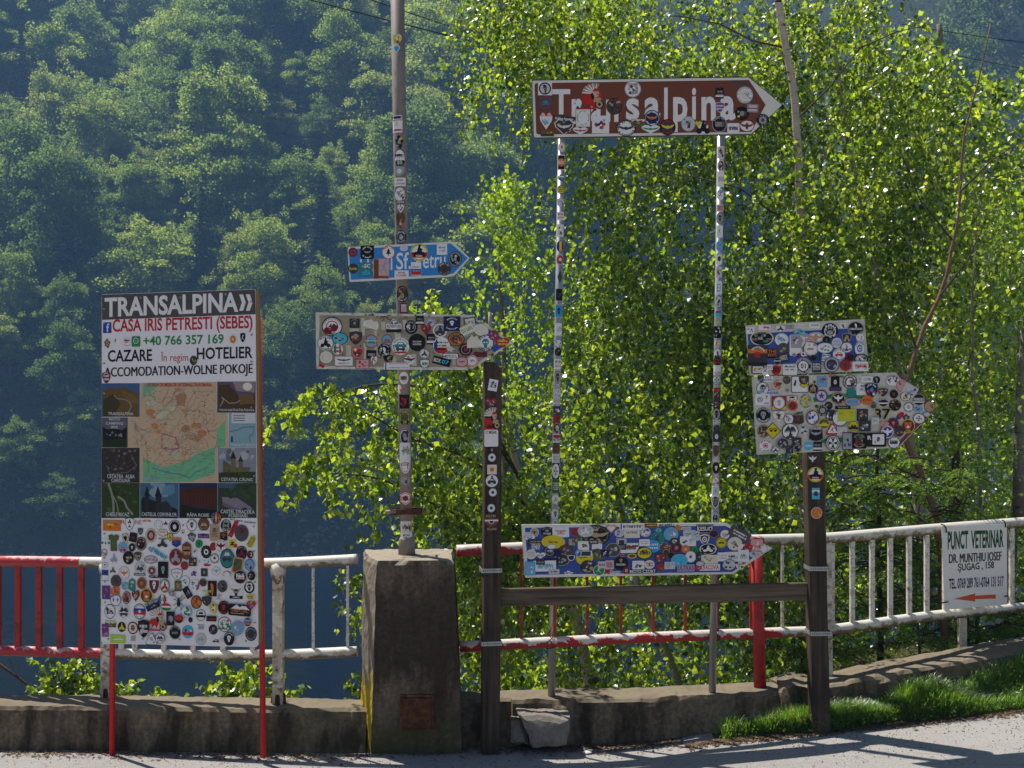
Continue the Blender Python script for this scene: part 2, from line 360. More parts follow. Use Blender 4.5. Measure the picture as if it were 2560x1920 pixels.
# ---------------------------------------------------------------- far trees (crown meshes shared between trees)
def cards(Pc, N, size, asp=1.0):
    """quads centred on Pc, facing N, of given sizes"""
    n = len(Pc); a = rs.normal(size=(n, 3)); T = np.cross(N, a); T /= np.linalg.norm(T, axis=1)[:, None]+1e-9
    B = np.cross(N, T); s = size[:, None]
    V = np.stack([Pc-T*s-B*s*asp*.3, Pc+T*s*.2-B*s*asp, Pc+T*s+B*s*asp*.3, Pc-T*s*.2+B*s*asp], 1).reshape(-1, 3)
    return V, np.arange(4*n).reshape(n, 4)
def unit(n):
    a = rs.normal(size=(n, 3)); return a/np.linalg.norm(a, axis=1)[:, None]
def crown_mesh(kind, n):
    if kind == 'broad':
        bl = [((0, 0, 6.0), (1.7, 1.7, 3.2))]
        for i in range(95):
            a = rs.uniform(0, 6.28); h = rs.uniform(1.2, 12.0); rr = 4.7*math.sqrt(max(.04, 1-(max(0, h-4.2)/8.4)**2))*(.85 if h < 3 else 1)
            r = rs.uniform(.45, 1.25); bl.append(((rr*math.cos(a)*rs.uniform(.5, 1), rr*math.sin(a)*rs.uniform(.5, 1), h), (r*1.15, r*1.15, r*.85)))
        ga = rs.uniform(0, 6.28); bl = [b for b in bl if not (math.cos(math.atan2(b[0][1], b[0][0])-ga) > .55 and 6 < b[0][2] < 10.5)]
        for q in range(6):
            a = rs.uniform(0, 6.28); e = rs.uniform(3.6, 5.6); r = rs.uniform(.5, 1.0); bl.append(((e*math.cos(a), e*math.sin(a), rs.uniform(4, 10)), (r*1.5, r*1.5, r*.8)))
        for q in range(5): bl.append(((rs.normal()*1.6, rs.normal()*1.6, rs.uniform(12, 14.2)), (.55, .55, .9)))
        Pc = []; N = []
        for c, r in bl:
            m = max(20, int(n*r[0]**2/95)); d = unit(m); d[:, 2] = np.where(d[:, 2] < -.3, -d[:, 2], d[:, 2])
            sh = rs.uniform(.5, 1.45, m)[:, None]; Pc.append(np.array(c)+d*np.array(r)*sh); N.append(d)
        Pc = np.concatenate(Pc); N = np.concatenate(N)
        N = N+rs.normal(size=N.shape)*.8; N /= np.linalg.norm(N, axis=1)[:, None]
        return cards(Pc, N, rs.uniform(.07, .17, len(Pc)), .7)
    Pc = []; N = []                                    # conifer: whorls of drooping boughs
    for lv in range(26):
        h = 1.5+lv*.56; rr = 3.0*(1-lv/27)**.9
        nb = 9 if lv < 18 else 6
        for b_ in range(nb):
            a = 6.28*b_/nb+lv*.9+rs.uniform(-.2, .2); m = int(6+rr*9); tt = rs.uniform(.15, 1, m); rl = rr*rs.uniform(.75, 1.1)
            w_ = rs.normal(size=m)*.16*rl*(1-tt*.6)
            x = rl*tt*math.cos(a)-w_*math.sin(a); y = rl*tt*math.sin(a)+w_*math.cos(a); z = h-rl*.28*tt**1.4+rs.normal(size=m)*.07
            Pc.append(np.stack([x, y, z], 1)); nn_ = rs.normal(size=(m, 3))*.5+np.array([math.cos(a)*.4, math.sin(a)*.4, 1]); N.append(nn_)
    Pc = np.concatenate(Pc); N = np.concatenate(N); N /= np.linalg.norm(N, axis=1)[:, None]
    return cards(Pc, N, rs.uniform(.14, .32, len(Pc)), .6)
def far_meshes():
    out = []
    for kind, n in (('broad', 26000), ('broad', 26000), ('broad', 26000), ('broad', 26000), ('conifer', 0), ('conifer', 0)):
        V, Fc = crown_mesh(kind, n); o = big('crown', V, Fc, M['farleaf' if kind == 'broad' else 'farspruce'])
        me = o.data; D.objects.remove(o)
        hgt = 9 if kind == 'broad' else 15.5
        pts = [(0, 0, -1.5), (.1, 0, hgt*.5), (.05, .1, hgt)]; V, Fc = tube_geo(pts, [.32, .2, .06], 6, False)
        if kind == 'broad':
            for q in range(5):
                a = q*1.3; v2, f2 = tube_geo([(0.05, 0, 3.2+q*.7), (1.2*math.cos(a), 1.2*math.sin(a), 5+q), (2.6*math.cos(a), 2.6*math.sin(a), 7+q*.9)], [.14, .09, .03], 5, False)
                k = len(V); V += v2; Fc += [tuple(i+k for i in f) for f in f2]
        tm = D.meshes.new('trunk'); tm.from_pydata([tuple(v) for v in V], [], Fc); setmats(tm, M['greybark'])
        out.append((kind, me, tm))
    return out
FM = far_meshes()
def far_tree(x, y, s, k, sq=1.0):
    kind, me, tm = FM[k]
    z = hill_z(x, y)
    u = 1280+x/y*F; v = 960+(H-(z+8*s))/y*F
    o = empty('broadleaf_tree' if kind == 'broad' else 'conifer_tree', (x, y, z-.4), R.uniform(0, 6.28)); o.scale = (s*R.uniform(.8, 1.2), s*R.uniform(.85, 1.15), s*sq)
    for nm, m_ in (('crown', me), ('trunk', tm)):
        c = link(nm, m_, o)
    zone = 'near the left edge' if u < 240 else 'above the tall board' if u < 660 else 'between board and pole' if u < 960 else 'right of the pole' if u < 1330 else 'behind the birches' if u < 2100 else 'in the top right gap'
    row = 'at the very top' if v < 60 else 'high' if v < 260 else 'in the upper part' if v < 450 else 'halfway up' if v < 640 else 'low' if v < 850 else 'just above the lake'
    size = ('small' if s < .9 else 'middling' if s < 1.3 else 'large' if s < 1.8 else 'huge')
    if kind == 'broad':
        tag(o, '%s broadleaf tree %s on the mountainside, %s' % (size, row, zone), 'tree', 'broadleaf trees on the far mountainside')
    else:
        tag(o, '%s dark conifer %s on the mountainside, %s' % (size, row, zone), 'conifer', 'conifers on the far mountainside')
    return o
    if kind == 'broad':
        tag(o, 'round hazy green broadleaf tree in the forest on the far mountainside', 'tree', 'broadleaf trees on the far mountainside')
    else:
        tag(o, 'dark pointed conifer among broadleaf trees on the far mountainside', 'conifer', 'conifers on the far mountainside')
    return o
def far_forest():
    n = 0; pts = []
    tries = 0
    while tries < 30000 and n < 298:
        tries += 1
        y = R.uniform(151, 280); t_ = (y-150)/150
        x = R.uniform(-.46, .03 if R.random() < .93 else .47)*y
        v = 960+(H-hill_z(x, y)-6)/y*F
        if v < -170: continue
        d = y-150
        s = R.choice([.8, .95, 1.1, 1.25, 1.45, 1.65, 1.9]) if d > 24 else R.uniform(.5, .9)
        gap = 3.5*s*(1.0 if d > 22 else 1.15)
        if any((x-a)**2+((y-b_)*1.15)**2 < ((gap+g)/2*1.15)**2 for a, b_, g in pts): continue
        pts.append((x, y, gap)); n += 1
        con = R.random() < (.16 if d > 25 else .35)
        far_tree(x, y, s*(1.0 if not con else .85), R.choice([4, 5]) if con else R.choice([0, 1, 2, 3]), R.uniform(.75, 1.1))
    # the few conspicuous pointed conifers
    print('far trees', n)
far_forest()
# undergrowth and saplings between the far trees: nobody could count them
def understorey():
    pts = []; sz = []
    for i in range(52000):
        y = R.uniform(150, 285); x = R.uniform(-.50, .49)*y
        if x > .0*y and R.random() < .55: continue
        v = 960+(H-hill_z(x, y)-4)/y*F
        if v < -250: continue
        h = 1.5+5.5*max(0, .35+noise.noise(Vector((x*.16, y*.16, 0)))+.5*noise.noise(Vector((x*.45, y*.45, 4))))
        z = hill_z(x, y)
        for q in range(3): pts.append((x+R.gauss(0, .5), y+R.gauss(0, .5), z+h*R.uniform(.35, 1.05))); sz.append(R.uniform(.10, .28))
    Pc = np.array(pts); N = unit(len(Pc)); N[:, 2] = np.abs(N[:, 2])+.3; N /= np.linalg.norm(N, axis=1)[:, None]
    V, Fc = cards(Pc, N, np.array(sz), .7); big('forest_undergrowth', V, Fc, M['underleaf'], kind='stuff')
M['underleaf'] = m_leaf('undergrowth_leaf', [(.03, .05, .02), (.055, .08, .028), (.08, .11, .04)], (3.6, 3.6, 1.6), .45, .02, .6)
understorey()
# the same forest going on to both sides of the picture, as one mass
Pc = []; Nn = []
for i in range(250):
    y = R.uniform(152, 280); sd_ = R.choice([-1, -1, 1]); x = sd_*R.uniform(.47, .95)*y
    if i > 150: x = R.uniform(.05, .47)*y; y = x/R.uniform(.1, .47); y = min(312, max(215, y))
    if abs(x) > 290: continue
    s = R.uniform(.8, 1.6); z = hill_z(x, y)+4*s; d = unit(620); d[:, 2] = np.where(d[:, 2] < -.4, -d[:, 2], d[:, 2])
    Pc.append(np.array([x, y, z])+d*np.array([4.6*s, 4.6*s, 6*s])*rs.uniform(.75, 1.15, 620)[:, None]*(1+.12*np.sin(d[:, :1]*9+i))); Nn.append(d+rs.normal(size=d.shape)*.6)
Pc = np.concatenate(Pc); Nn = np.concatenate(Nn); Nn /= np.linalg.norm(Nn, axis=1)[:, None]
V, Fc = cards(Pc, Nn, rs.uniform(.25, .6, len(Pc)), .7); big('distant_forest', V, Fc, M['underleaf'], kind='stuff')
# ---------------------------------------------------------------- haze
hz = bmesh.new(); box_bm(hz, Vector((0, 145, 71)), (640, 360, 186))
hm = D.materials.new('haze_air'); hm.use_nodes = True; hn = hm.node_tree; hn.nodes.clear()
ho = hn.nodes.new('ShaderNodeOutputMaterial'); hv = hn.nodes.new('ShaderNodeVolumePrincipled')
hv.inputs['Color'].default_value = (.26, .50, .88, 1); hv.inputs['Density'].default_value = .00088; hv.inputs['Anisotropy'].default_value = .0
hn.links.new(hv.outputs[0], ho.inputs['Volume'])
frombm('haze', hz, hm, kind='stuff')
# ================================================================ STRUCTURES BY THE ROAD
def nz(p, s): return noise.noise(Vector(p)*s)
# parapet: profile swept along the front line
def parapet(name, x0, x1, top, n, dep=.30, **k):
    V = []; Fc = []
    prof = [(.0-.02, -.3), (-.02, 0.0), (-.012, .3), (-.006, .6), (0, .8), (0, .93), (.02, 1.0), (.10, 1.0), (.2, 1.0), (dep-.02, 1.0), (dep, .9), (dep, .4), (dep, -1.2)]
    for i in range(n+1):
        x = x0+(x1-x0)*i/n; zb = road_z(x); zt = top(x)
        chip = max(0, noise.noise(Vector((x*5, 2.2, 0)))-.18)*.5+max(0, noise.noise(Vector((x*17, 4.2, 0)))-.25)*.25
        for j, (dy, h) in enumerate(prof):
            y = wallY(x)+dy+.075*h*(j < 8)*sstep(-1.7, -1.0, x)*(x < 0); z = zb+(zt-zb)*h
            if j in (5, 6): z -= chip*.08; y += chip*.10
            q = noise.noise(Vector((x*2.1, y*2, z*3)))*.010+noise.noise(Vector((x*9, y*9, z*9)))*.007+noise.noise(Vector((x*28, y*28, z*28)))*.004
            if j <= 5: y += q
            else: z += q
            V.append((x, y, z))
    m = len(prof)
    for i in range(n):
        for j in range(m-1):
            a = i*m+j; Fc.append((a, a+m, a+m+1, a+1))
    Fc.append(tuple(range(m))); Fc.append(tuple(n*m+j for j in range(m))[::-1])
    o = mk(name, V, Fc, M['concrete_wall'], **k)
    return o
parapet('parapet_wall', -4.2, -.93, lambda x: .268+.008*math.sin(x*2), 260,
        label='long low stained concrete parapet left of the pillar, under the red and white railing', cat='wall', group='low concrete parapet beside the road')
parapet('parapet_wall', -.40, 1.86, lambda x: .285+.012*x, 190,
        label='low concrete parapet between the pillar and the right wooden post, behind the rock', cat='wall', group='low concrete parapet beside the road')
parapet('parapet_wall', 1.93, 5.2, lambda x: .335+.10*(x-1.9), 150, dep=.34,
        label='low concrete parapet rising to the right behind the grass, under the white railing', cat='wall', group='low concrete parapet beside the road')
# broken lump between the two right-hand walls
bm = bmesh.new(); bmesh.ops.create_icosphere(bm, subdivisions=4, radius=1)
for v in bm.verts:
    p = v.co.copy(); q = 1+.25*nz(p, 1.3)+.12*nz(p, 4)+.05*nz(p, 11)
    v.co = Vector((1.93+max(-1, min(1, p.x*1.5))*.15*q, wallY(1.9)+.15+max(-1, min(1, p.y*1.4))*.19*q, .20+max(-1.2, min(1, p.z*1.4))*.155*q))
frombm('broken_concrete', bm, M['concrete_wall'], label='broken end of the concrete parapet beside the right wooden post', cat='rubble')
# concrete pillar, turned a little to the right
pil = empty('concrete_pillar', P(1030, 1870, 7.50), 0, label='massive tapered concrete pillar with a yellow painted flank carrying the grey sign pole', cat='pillar')
pil.location.z = 0; px0 = pil.location.x; py0 = 7.5
def pillar():
    tz = 1.233
    base = [(X(927, 7.42), 7.42), (X(1157, 7.44), 7.44), (X(1157, 7.95), 7.97), (X(905, 7.95), 7.97), (X(902, 7.62), 7.62)]
    topc = [(X(941, 7.33), 7.33), (X(1134, 7.36), 7.36), (X(1136, 7.85), 7.86), (X(909, 7.85), 7.85), (X(908, 7.57), 7.57)]
    # add the chamfered left front corner: the flank seen from the front
    rings = []; nzl = 46
    for k in range(nzl+1):
        f = k/nzl; c = [tuple(a+(b-a)*f for a, b in zip(p, q)) for p, q in zip(base, topc)]
        pts = []
        for i in range(5):
            a, b = c[i], c[(i+1) % 5]; n = 22 if i in (0, 2) else 12
            for j in range(n): t_ = j/n; pts.append((a[0]+(b[0]-a[0])*t_, a[1]+(b[1]-a[1])*t_, -.05+(tz+.05)*f))
        rings.append(pts)
    V = []; m = len(rings[0])
    for k, r in enumerate(rings):
        for p in r:
            v = Vector(p); e = min(1, (nzl-k)/1.0) if k >= nzl-1 else 1
            q = .010*nz(v, 3)+.006*nz(v, 13)+.004*nz(v, 37)
            dirn = Vector((v.x-px0-.02, v.y-7.68, 0)).normalized()
            ch = max(0, nz(v+Vector((3, 1, 0)), 9)-.05)*.06 if k == nzl else 0
            v += dirn*(q-(.014+ch if k == nzl else 0)); v.z -= ch*.4
            V.append(v)
    Fc = [(k*m+i, k*m+(i+1) % m, (k+1)*m+(i+1) % m, (k+1)*m+i) for k in range(nzl) for i in range(m)]
    # top grid by shrinking rings
    ctr = sum((V[nzl*m+i] for i in range(m)), Vector())/m; last = nzl*m
    for s in (.93, .8, .6, .4, .2):
        k0 = len(V)
        for i in range(m):
            p = ctr+(V[nzl*m+i]-ctr)*s; p.z = tz+.004+.007*nz(p, 8)+.007*nz(p, 31); V.append(p)
        Fc += [(last+i, last+(i+1) % m, k0+(i+1) % m, k0+i) for i in range(m)]; last = k0
    k0 = len(V); V.append(Vector((ctr.x, ctr.y, tz+.004))); Fc += [(last+i, last+(i+1) % m, k0) for i in range(m)]
    V = [v-Vector((px0, py0, 0)) for v in V]
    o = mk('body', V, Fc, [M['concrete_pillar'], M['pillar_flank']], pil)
    for p in o.data.polygons:
        if p.normal.x < -.3 and p.normal.z < .5: p.material_index = 1
    return o
# flank material: concrete with a yellow painted lower patch
t = NT('yellow_marked_concrete', .9, .15); n1 = t.noise(4, 8, .65); base = t.ramp(n1, [(.3, (.16, .13, .10)), (.65, (.27, .225, .17))])
sx = t.n('ShaderNodeSeparateXYZ'); t.l(t.co.outputs['Object'], sx.inputs[0]); ad = t.n('ShaderNodeMath', operation='ADD'); n2 = t.noise(9, 6, .7)
ml = t.n('ShaderNodeMath', operation='MULTIPLY'); ml.inputs[1].default_value = .5; t.l(n2, ml.inputs[0]); t.l(sx.outputs['Z'], ad.inputs[0]); t.l(ml.outputs[0], ad.inputs[1])
base = t.mix(t.ramp(ad.outputs[0], [(.60, .95), (.78, 0.0)]), base, (.42, .30, .015)); t.col(base); t.bump(t.noise(50, 8, .75), .8, .006); M['pillar_flank'] = t.m
pillar()
pl = box('rusty_plate', (X(1043, 7.4)-px0, 7.400-py0, .27), (.185, .02, .19), M['rust'], pil, bev=.004, label='rusted metal plate set low in the pillar face')
pl.rotation_euler = (math.radians(1.5), 0, 0)
for (fx, fz, wv, hv_) in ((-.100, 0, .014, .215), (.100, 0, .014, .215), (0, .106, .21, .014), (0, -.106, .21, .014)):
    box('plate_frame', (X(1043, 7.4)-px0+fx, 7.393-py0, .27+fz), (wv, .02, hv_), M['rust'], pil, bev=.003)
# ---------------------------------------------------------------- railings
def sq_bar(name, p0, p1, w_, mat, parent, d=None):
    p0 = Vector(p0); p1 = Vector(p1); d = d or w_
    V = []
    for p in (p0, p1):
        for a, b in ((-1, -1), (1, -1), (1, 1), (-1, 1)): V.append((p.x+a*w_/2, p.y+b*d/2, p.z))
    Fc = [(0, 1, 5, 4), (1, 2, 6, 5), (2, 3, 7, 6), (3, 0, 4, 7), (3, 2, 1, 0), (4, 5, 6, 7)]
    return mk(name, V, Fc, mat, parent)
def smooth_pts(pts, n):
    out = []
    for i in range(n+1):
        t_ = i/n*(len(pts)-1); k = min(int(t_), len(pts)-2); f = t_-k
        p = [pts[max(0, k-1)], pts[k], pts[k+1], pts[min(len(pts)-1, k+2)]]
        out.append(Vector([.5*((2*p[1][q])+(-p[0][q]+p[2][q])*f+(2*p[0][q]-5*p[1][q]+4*p[2][q]-p[3][q])*f*f+(-p[0][q]+3*p[1][q]-3*p[2][q]+p[3][q])*f**3) for q in range(3)]))
    return out
def local(pts, o): return [Vector(p)-o.location for p in pts]
def at_x(pts, x):
    for a, b in zip(pts, pts[1:]):
        if a.x <= x <= b.x: return a.lerp(b, (x-a.x)/(b.x-a.x))
    return pts[0] if x < pts[0].x else pts[-1]
ra = empty('railing', (-2.6, 7.75, .27), label='red and white tube railing on the parapet left of the pillar, behind the tall board', cat='railing')
bl = [(X(-330, 8.4), 8.4, .44), P(0, 1627, 7.97), P(244, 1633, 7.77), P(488, 1639, 7.66), P(702, 1637, 7.60), P(893, 1629, 7.58)]
bot = smooth_pts(bl, 60); top = [p+Vector((0, 0, .605+.012*math.sin(p.x))) for p in bot]
for nm, pts, rd in (('top_rail', top, .036), ('bottom_rail', bot, .034)):
    xr = X(206 if nm == 'top_rail' else 262, 7.8)
    k = max(i for i, p in enumerate(pts) if p.x < xr)
    # one tube, red paint up to the colour change
    V, Fc = tube_geo(local(pts, ra), rd, 14); o = mk(nm, V, Fc, [M['white_rail'], M['red_rail']], ra)
    for p in o.data.polygons:
        p.use_smooth = len(p.vertices) == 4
        if p.center.x+ra.location.x < xr: p.material_index = 1
def bal(u, Yg, w_, mat, topl, botl, root, name='baluster'):
    x = X(u, Yg); a = at_x(botl, x); x = X(u, a.y); a = at_x(botl, x); b = at_x(topl, x)
    return sq_bar(name, a-root.location, b-root.location+Vector((0, 0, .0)), w_, mat, root)
for u in (-110, -56, -6, 45, 98, 151, 205): bal(u, 7.9, .035, M['red'], top, bot, ra)
for u in (302, 336, 409, 482, 557, 631): bal(u, 7.6, .028, M['white_thin'], top, bot, ra)
for u in (783, 869): bal(u, 7.55, .017, M['white_thin'], top, bot, ra)
for u in (258, 702):
    x = X(u, 7.68); b = at_x(top, x)
    sq_bar('post', Vector((x, b.y, .24))-ra.location, b-ra.location-Vector((0, 0, .02)), .066, M['white_rail'], ra)
    tube('weld_collar', [b-ra.location+Vector((0, 0, -.13)), b-ra.location+Vector((0, 0, -.05)), b-ra.location+Vector((-.02, 0, .0))], [.036, .052, .04], M['white_rail'], ra)
    tube('rusted_foot', [Vector((x, b.y, .25))-ra.location, Vector((x, b.y, .31))-ra.location, Vector((x, b.y, .335))-ra.location], [.05, .049, .046], M['rust'], ra, 4)
    bm = bmesh.new(); bmesh.ops.create_icosphere(bm, subdivisions=3, radius=1)
    for v in bm.verts: q = 1+.3*nz(v.co+Vector((u, 0, 0)), 2)+.15*nz(v.co, 7); v.co = Vector((x+v.co.x*.085*q, 7.66+v.co.y*.10*q, .25+v.co.z*.03*q))-ra.location
    frombm('mortar_patch', bm, M['concrete'], ra, smooth=True)
rb = empty('railing', (1.0, 7.7, .3), label='long tube railing right of the pillar, peeling red turning white, behind the wooden posts', cat='railing')
br = [P(1150, 1617, 7.62), P(1617, 1594, 7.74), P(1956, 1581, 7.92), P(2079, 1574, 8.0), P(2311, 1542, 8.25), P(2560, 1518, 8.62), P(2760, 1500, 9.0)]
tr_ = [P(1141, 1377, 7.62), P(1617, 1357, 7.74), P(1956, 1349, 7.92), P(2079, 1345, 8.0), P(2311, 1325, 8.25), P(2560, 1306, 8.62), P(2760, 1292, 9.0)]
bot = smooth_pts(br, 70); top = smooth_pts(tr_, 70)
for nm, pts, rd in (('top_rail', top, .038), ('bottom_rail', bot, .035)):
    V, Fc = tube_geo(local(pts, rb), rd, 14); o = mk(nm, V, Fc, [M['peeling'], M['white_rail']], rb)
    xr = X(1905 if nm == 'top_rail' else 1960, 7.9)
    for p in o.data.polygons:
        p.use_smooth = len(p.vertices) == 4
        if p.center.x+rb.location.x > xr: p.material_index = 1
    o.data.polygons[0]
for u in (1303, 1387, 1468, 1552, 1633, 1713, 1794, 1877): bal(u, 7.8, .017, M['red'], top, bot, rb)
bal(1956, 7.9, .018, M['white_thin'], top, bot, rb)
for u in (2079, 2130, 2180, 2226, 2274, 2319, 2366, 2411, 2456, 2500, 2540, 2583, 2625): bal(u, 8.1, .031, M['white_thin'], top, bot, rb)
x = X(1896, 7.86); tube('red_post', [Vector((x+.012, 7.86, .28))-rb.location, Vector((x-.015, 7.86, 1.25))-rb.location], .042, M['red'], rb, 16)
x = X(2072, 7.98); sq_bar('post', Vector((x, 7.99, .3))-rb.location, Vector((x-.01, 7.99, 1.27))-rb.location, .05, M['white_rail'], rb)
x = X(2411, 8.38); sq_bar('post', Vector((x, 8.42, .3))-rb.location, Vector((x-.01, 8.40, 1.3))-rb.location, .05, M['white_rail'], rb)
# wire tied round the bottom rail
for u in (1375, 1797):
    b = at_x(bot, X(u, 7.7)); pts = [b-rb.location+Vector((.02*math.sin(i*2.1)+.01*math.sin(i*5), .045*math.cos(i*.9), .045*math.sin(i*.9)+.004*i-.02)) for i in range(22)]
    tube('tie_wire', pts, .003, M['rust'], rb, 5)
# ---------------------------------------------------------------- wooden posts with crossbeam
def wood_bar(name, p0, p1, w_, d_, mat, parent, seed, along='z', yaw=0, split=False):
    p0 = Vector(p0); p1 = Vector(p1); n = 60; m = []
    prof = []
    for i in range(4):
        a = [(-1, -1), (1, -1), (1, 1), (-1, 1)][i]; b = [(-1, -1), (1, -1), (1, 1), (-1, 1)][(i+1) % 4]
        for j in range(6): f = j/6; prof.append(((a[0]+(b[0]-a[0])*f)*w_/2, (a[1]+(b[1]-a[1])*f)*d_/2))
    V = []; k_ = len(prof)
    cs, sn = math.cos(yaw), math.sin(yaw)
    for i in range(n+1):
        f = i/n; c = p0.lerp(p1, f)
        for (a, b) in prof:
            r = 1-.06*(abs(a) > w_*.49 and abs(b) > d_*.49)
            q = noise.noise(Vector((a*25+seed, b*25, f*5)))*.0045+noise.noise(Vector((a*90+seed, b*90, f*11)))*.002
            aa = (a*cs-b*sn)*(r+q*8); bb = (a*sn+b*cs)*(r+q*8)
            if along == 'z': v = Vector((c.x+aa, c.y+bb, c.z))
            else: v = Vector((c.x, c.y+bb, c.z+aa))
            if i == n and split: v.z += -.035*max(0, a/w_*2)-.04*max(0, noise.noise(Vector((a*60, b*60, seed))))
            V.append(v)
    Fc = [(i*k_+j, i*k_+(j+1) % k_, (i+1)*k_+(j+1) % k_, (i+1)*k_+j) for i in range(n) for j in range(k_)]
    Fc += [tuple(range(k_))[::-1], tuple(n*k_+j for j in range(k_))]
    return mk(name, V, Fc, mat, parent)
wf = empty('wooden_sign_frame', (X(1225, 7.42), 7.46, 0), label='pair of dark wooden posts joined by a crossbeam in front of the red railing', cat='wooden frame')
L = wf.location
wl = [P(1231, 905, 7.46), P(1225, 1862, 7.46)]; wl[1].z = -.05
wr = [P(2034, 1120, 7.56), P(2049, 1790, 7.56)]; wr[1].z = .02
wood_bar('post', wl[1]-L, wl[0]-L, .112, .115, M['wood'], wf, 1, yaw=.16, split=True)
wood_bar('post', wr[1]-L, P(2031, 1060, 7.56)-L, .118, .12, M['wood'], wf, 9, yaw=.03)
wood_bar('crossbeam', P(1251, 1493, 7.50)-L, P(2016, 1478, 7.56)-L, .112, .05, M['beam'], wf, 21, along='x')
for (u, v, Y, yaw, w_) in ((1226, 1423, 7.46, .16, .122), (1226, 1604, 7.46, .16, .122), (2042, 1418, 7.56, .03, .128), (2045, 1579, 7.56, .03, .128)):
    c = P(u, v, Y)-L; st = empty('perforated_strap', c, yaw); st.parent = wf; D.objects.remove(st)
    bm = bmesh.new(); cs, sn = math.cos(yaw), math.sin(yaw); Rm = Matrix.Rotation(yaw, 3, 'Z')
    for (a, b, sx_, sy_) in ((0, -w_/2-.002, w_+.008, .004), (-w_/2-.002, 0, .004, w_), (w_/2+.002, 0, .004, w_)):
        box_bm(bm, c+Rm @ Vector((a, b, 0)), (sx_, sy_, .027), Rm)
    frombm('perforated_strap', bm, M['galv'], wf)
    V = []; Fc = []
    for i in range(9):
        xx = -w_/2+.008+i*(w_-.012)/8.4; k = len(V)
        for q in range(8): V.append(c+Rm @ Vector((xx+.0038*math.cos(q*.785), -w_/2-.0055, .0038*math.sin(q*.785))))
        Fc.append(tuple(range(k, k+8)))
    mk('strap_holes', V, Fc, M['blackwire'], wf, kind='stuff')
# ---------------------------------------------------------------- rocks
def rock(name, c, s, seed, rot, **k):
    bm = bmesh.new(); bmesh.ops.create_cube(bm, size=2); bmesh.ops.subdivide_edges(bm, edges=bm.edges[:], cuts=14, use_grid_fill=True)
    Rm = Matrix.Rotation(rot, 3, 'Z')
    for v in bm.verts:
        p = v.co.copy(); q = Vector(p)
        q.x += .28*p.z*-.6-.10*p.z*p.y; q.y += .25*p.z; q.z *= 1-.12*p.x
        if p.z < 0: q.x += .22*p.x*-p.z*-.5*abs(p.z)
        d = noise.noise(p*.9+Vector((seed, 0, 0)))*.25+abs(noise.noise(p*2.3+Vector((seed, 3, 0))))*.12+noise.noise(p*7)*.04+noise.noise(p*19)*.02
        q += p.normalized()*d
        v.co = Vector(c)+Rm @ Vector((q.x*s[0], q.y*s[1], q.z*s[2]))
    for v in bm.verts: v.co.z = max(v.co.z, -.01)
    return frombm(name, bm, M['rock'], **k)
t = NT('grey_rock', .9, .2); n = t.noise(5, 8, .7); b = t.ramp(n, [(.3, (.14, .12, .10)), (.7, (.27, .235, .20))]); n2 = t.noise(30, 8, .75)
b = t.mix(.4, b, t.ramp(n2, [(.3, (.07, .06, .055)), (.7, (.31, .28, .25))])); t.col(b); t.bump(n2, .9, .008); M['rock'] = t.m
def slab(name, pts, y0, y1, seed, **k):
    """boulder from a photographed outline, bulged and given real depth"""
    n = len(pts); cu = sum(p[0] for p in pts)/n; cv = sum(p[1] for p in pts)/n
    V = []; Fc = []; rings = [(1.0, .12), (.995, .0), (.93, -.035), (.6, -.055), (.25, -.06)]
    back = [(.97, .6), (.9, 1.0), (.5, 1.05)]
    def dens(pts, m=9):
        o = []
        for a, b in zip(pts, pts[1:]+pts[:1]):
            for j in range(m): o.append((a[0]+(b[0]-a[0])*j/m, a[1]+(b[1]-a[1])*j/m))
        return o
    ol = dens(pts); m = len(ol); seq = list(reversed(back))+[(1.0, .3)]+rings
    for s, dy in seq:
        for (u, v) in ol:
            uu = cu+(u-cu)*s; vv = cv+(v-cv)*s; Y = y0+(y1-y0)*max(dy, 0)+min(dy, 0)
            top_ = max(0, (cv-vv)/60); Y += top_*.03
            p = Vector((X(uu, y0), Y, max(-.02, Z(vv, y0))))
            p += Vector((1, 1, 1))*(noise.noise(p*6+Vector((seed, 0, 0)))*.018+noise.noise(p*22)*.007+noise.noise(p*55)*.003); V.append(p)
    q = len(seq)
    for i in range(q-1):
        for j in range(m): Fc.append((i*m+j, i*m+(j+1) % m, (i+1)*m+(j+1) % m, (i+1)*m+j))
    Fc += [tuple(range(m))[::-1], tuple((q-1)*m+j for j in range(m))]
    return mk(name, V, Fc, M['rock'], **k)
slab('rock', [(1287, 1787), (1350, 1789), (1424, 1797), (1428, 1820), (1420, 1858), (1330, 1871), (1318, 1845), (1300, 1812)], 7.42, 7.62, 1,
     label='large angular grey rock leaning on the parapet by the left wooden post', cat='rock', group='rocks against the parapet')
slab('rock', [(1277, 1797), (1296, 1800), (1312, 1830), (1322, 1862), (1290, 1860), (1276, 1852)], 7.50, 7.60, 5,
     label='smaller rock wedged behind the large angular rock by the left wooden post', cat='rock', group='rocks against the parapet')
# crushed paper and a stub on the ground
bm = bmesh.new(); bmesh.ops.create_icosphere(bm, subdivisions=2, radius=1)
for v in bm.verts: q = 1+.6*nz(v.co, 2.5); c = P(1467, 1862, 7.42); v.co = Vector((c.x+v.co.x*.028*q, c.y+v.co.y*.02*q, .012+v.co.z*.012*q))
frombm('litter', bm, M['whiteboard'], label='crumpled scrap of white paper on the road beside the rocks', cat='litter')
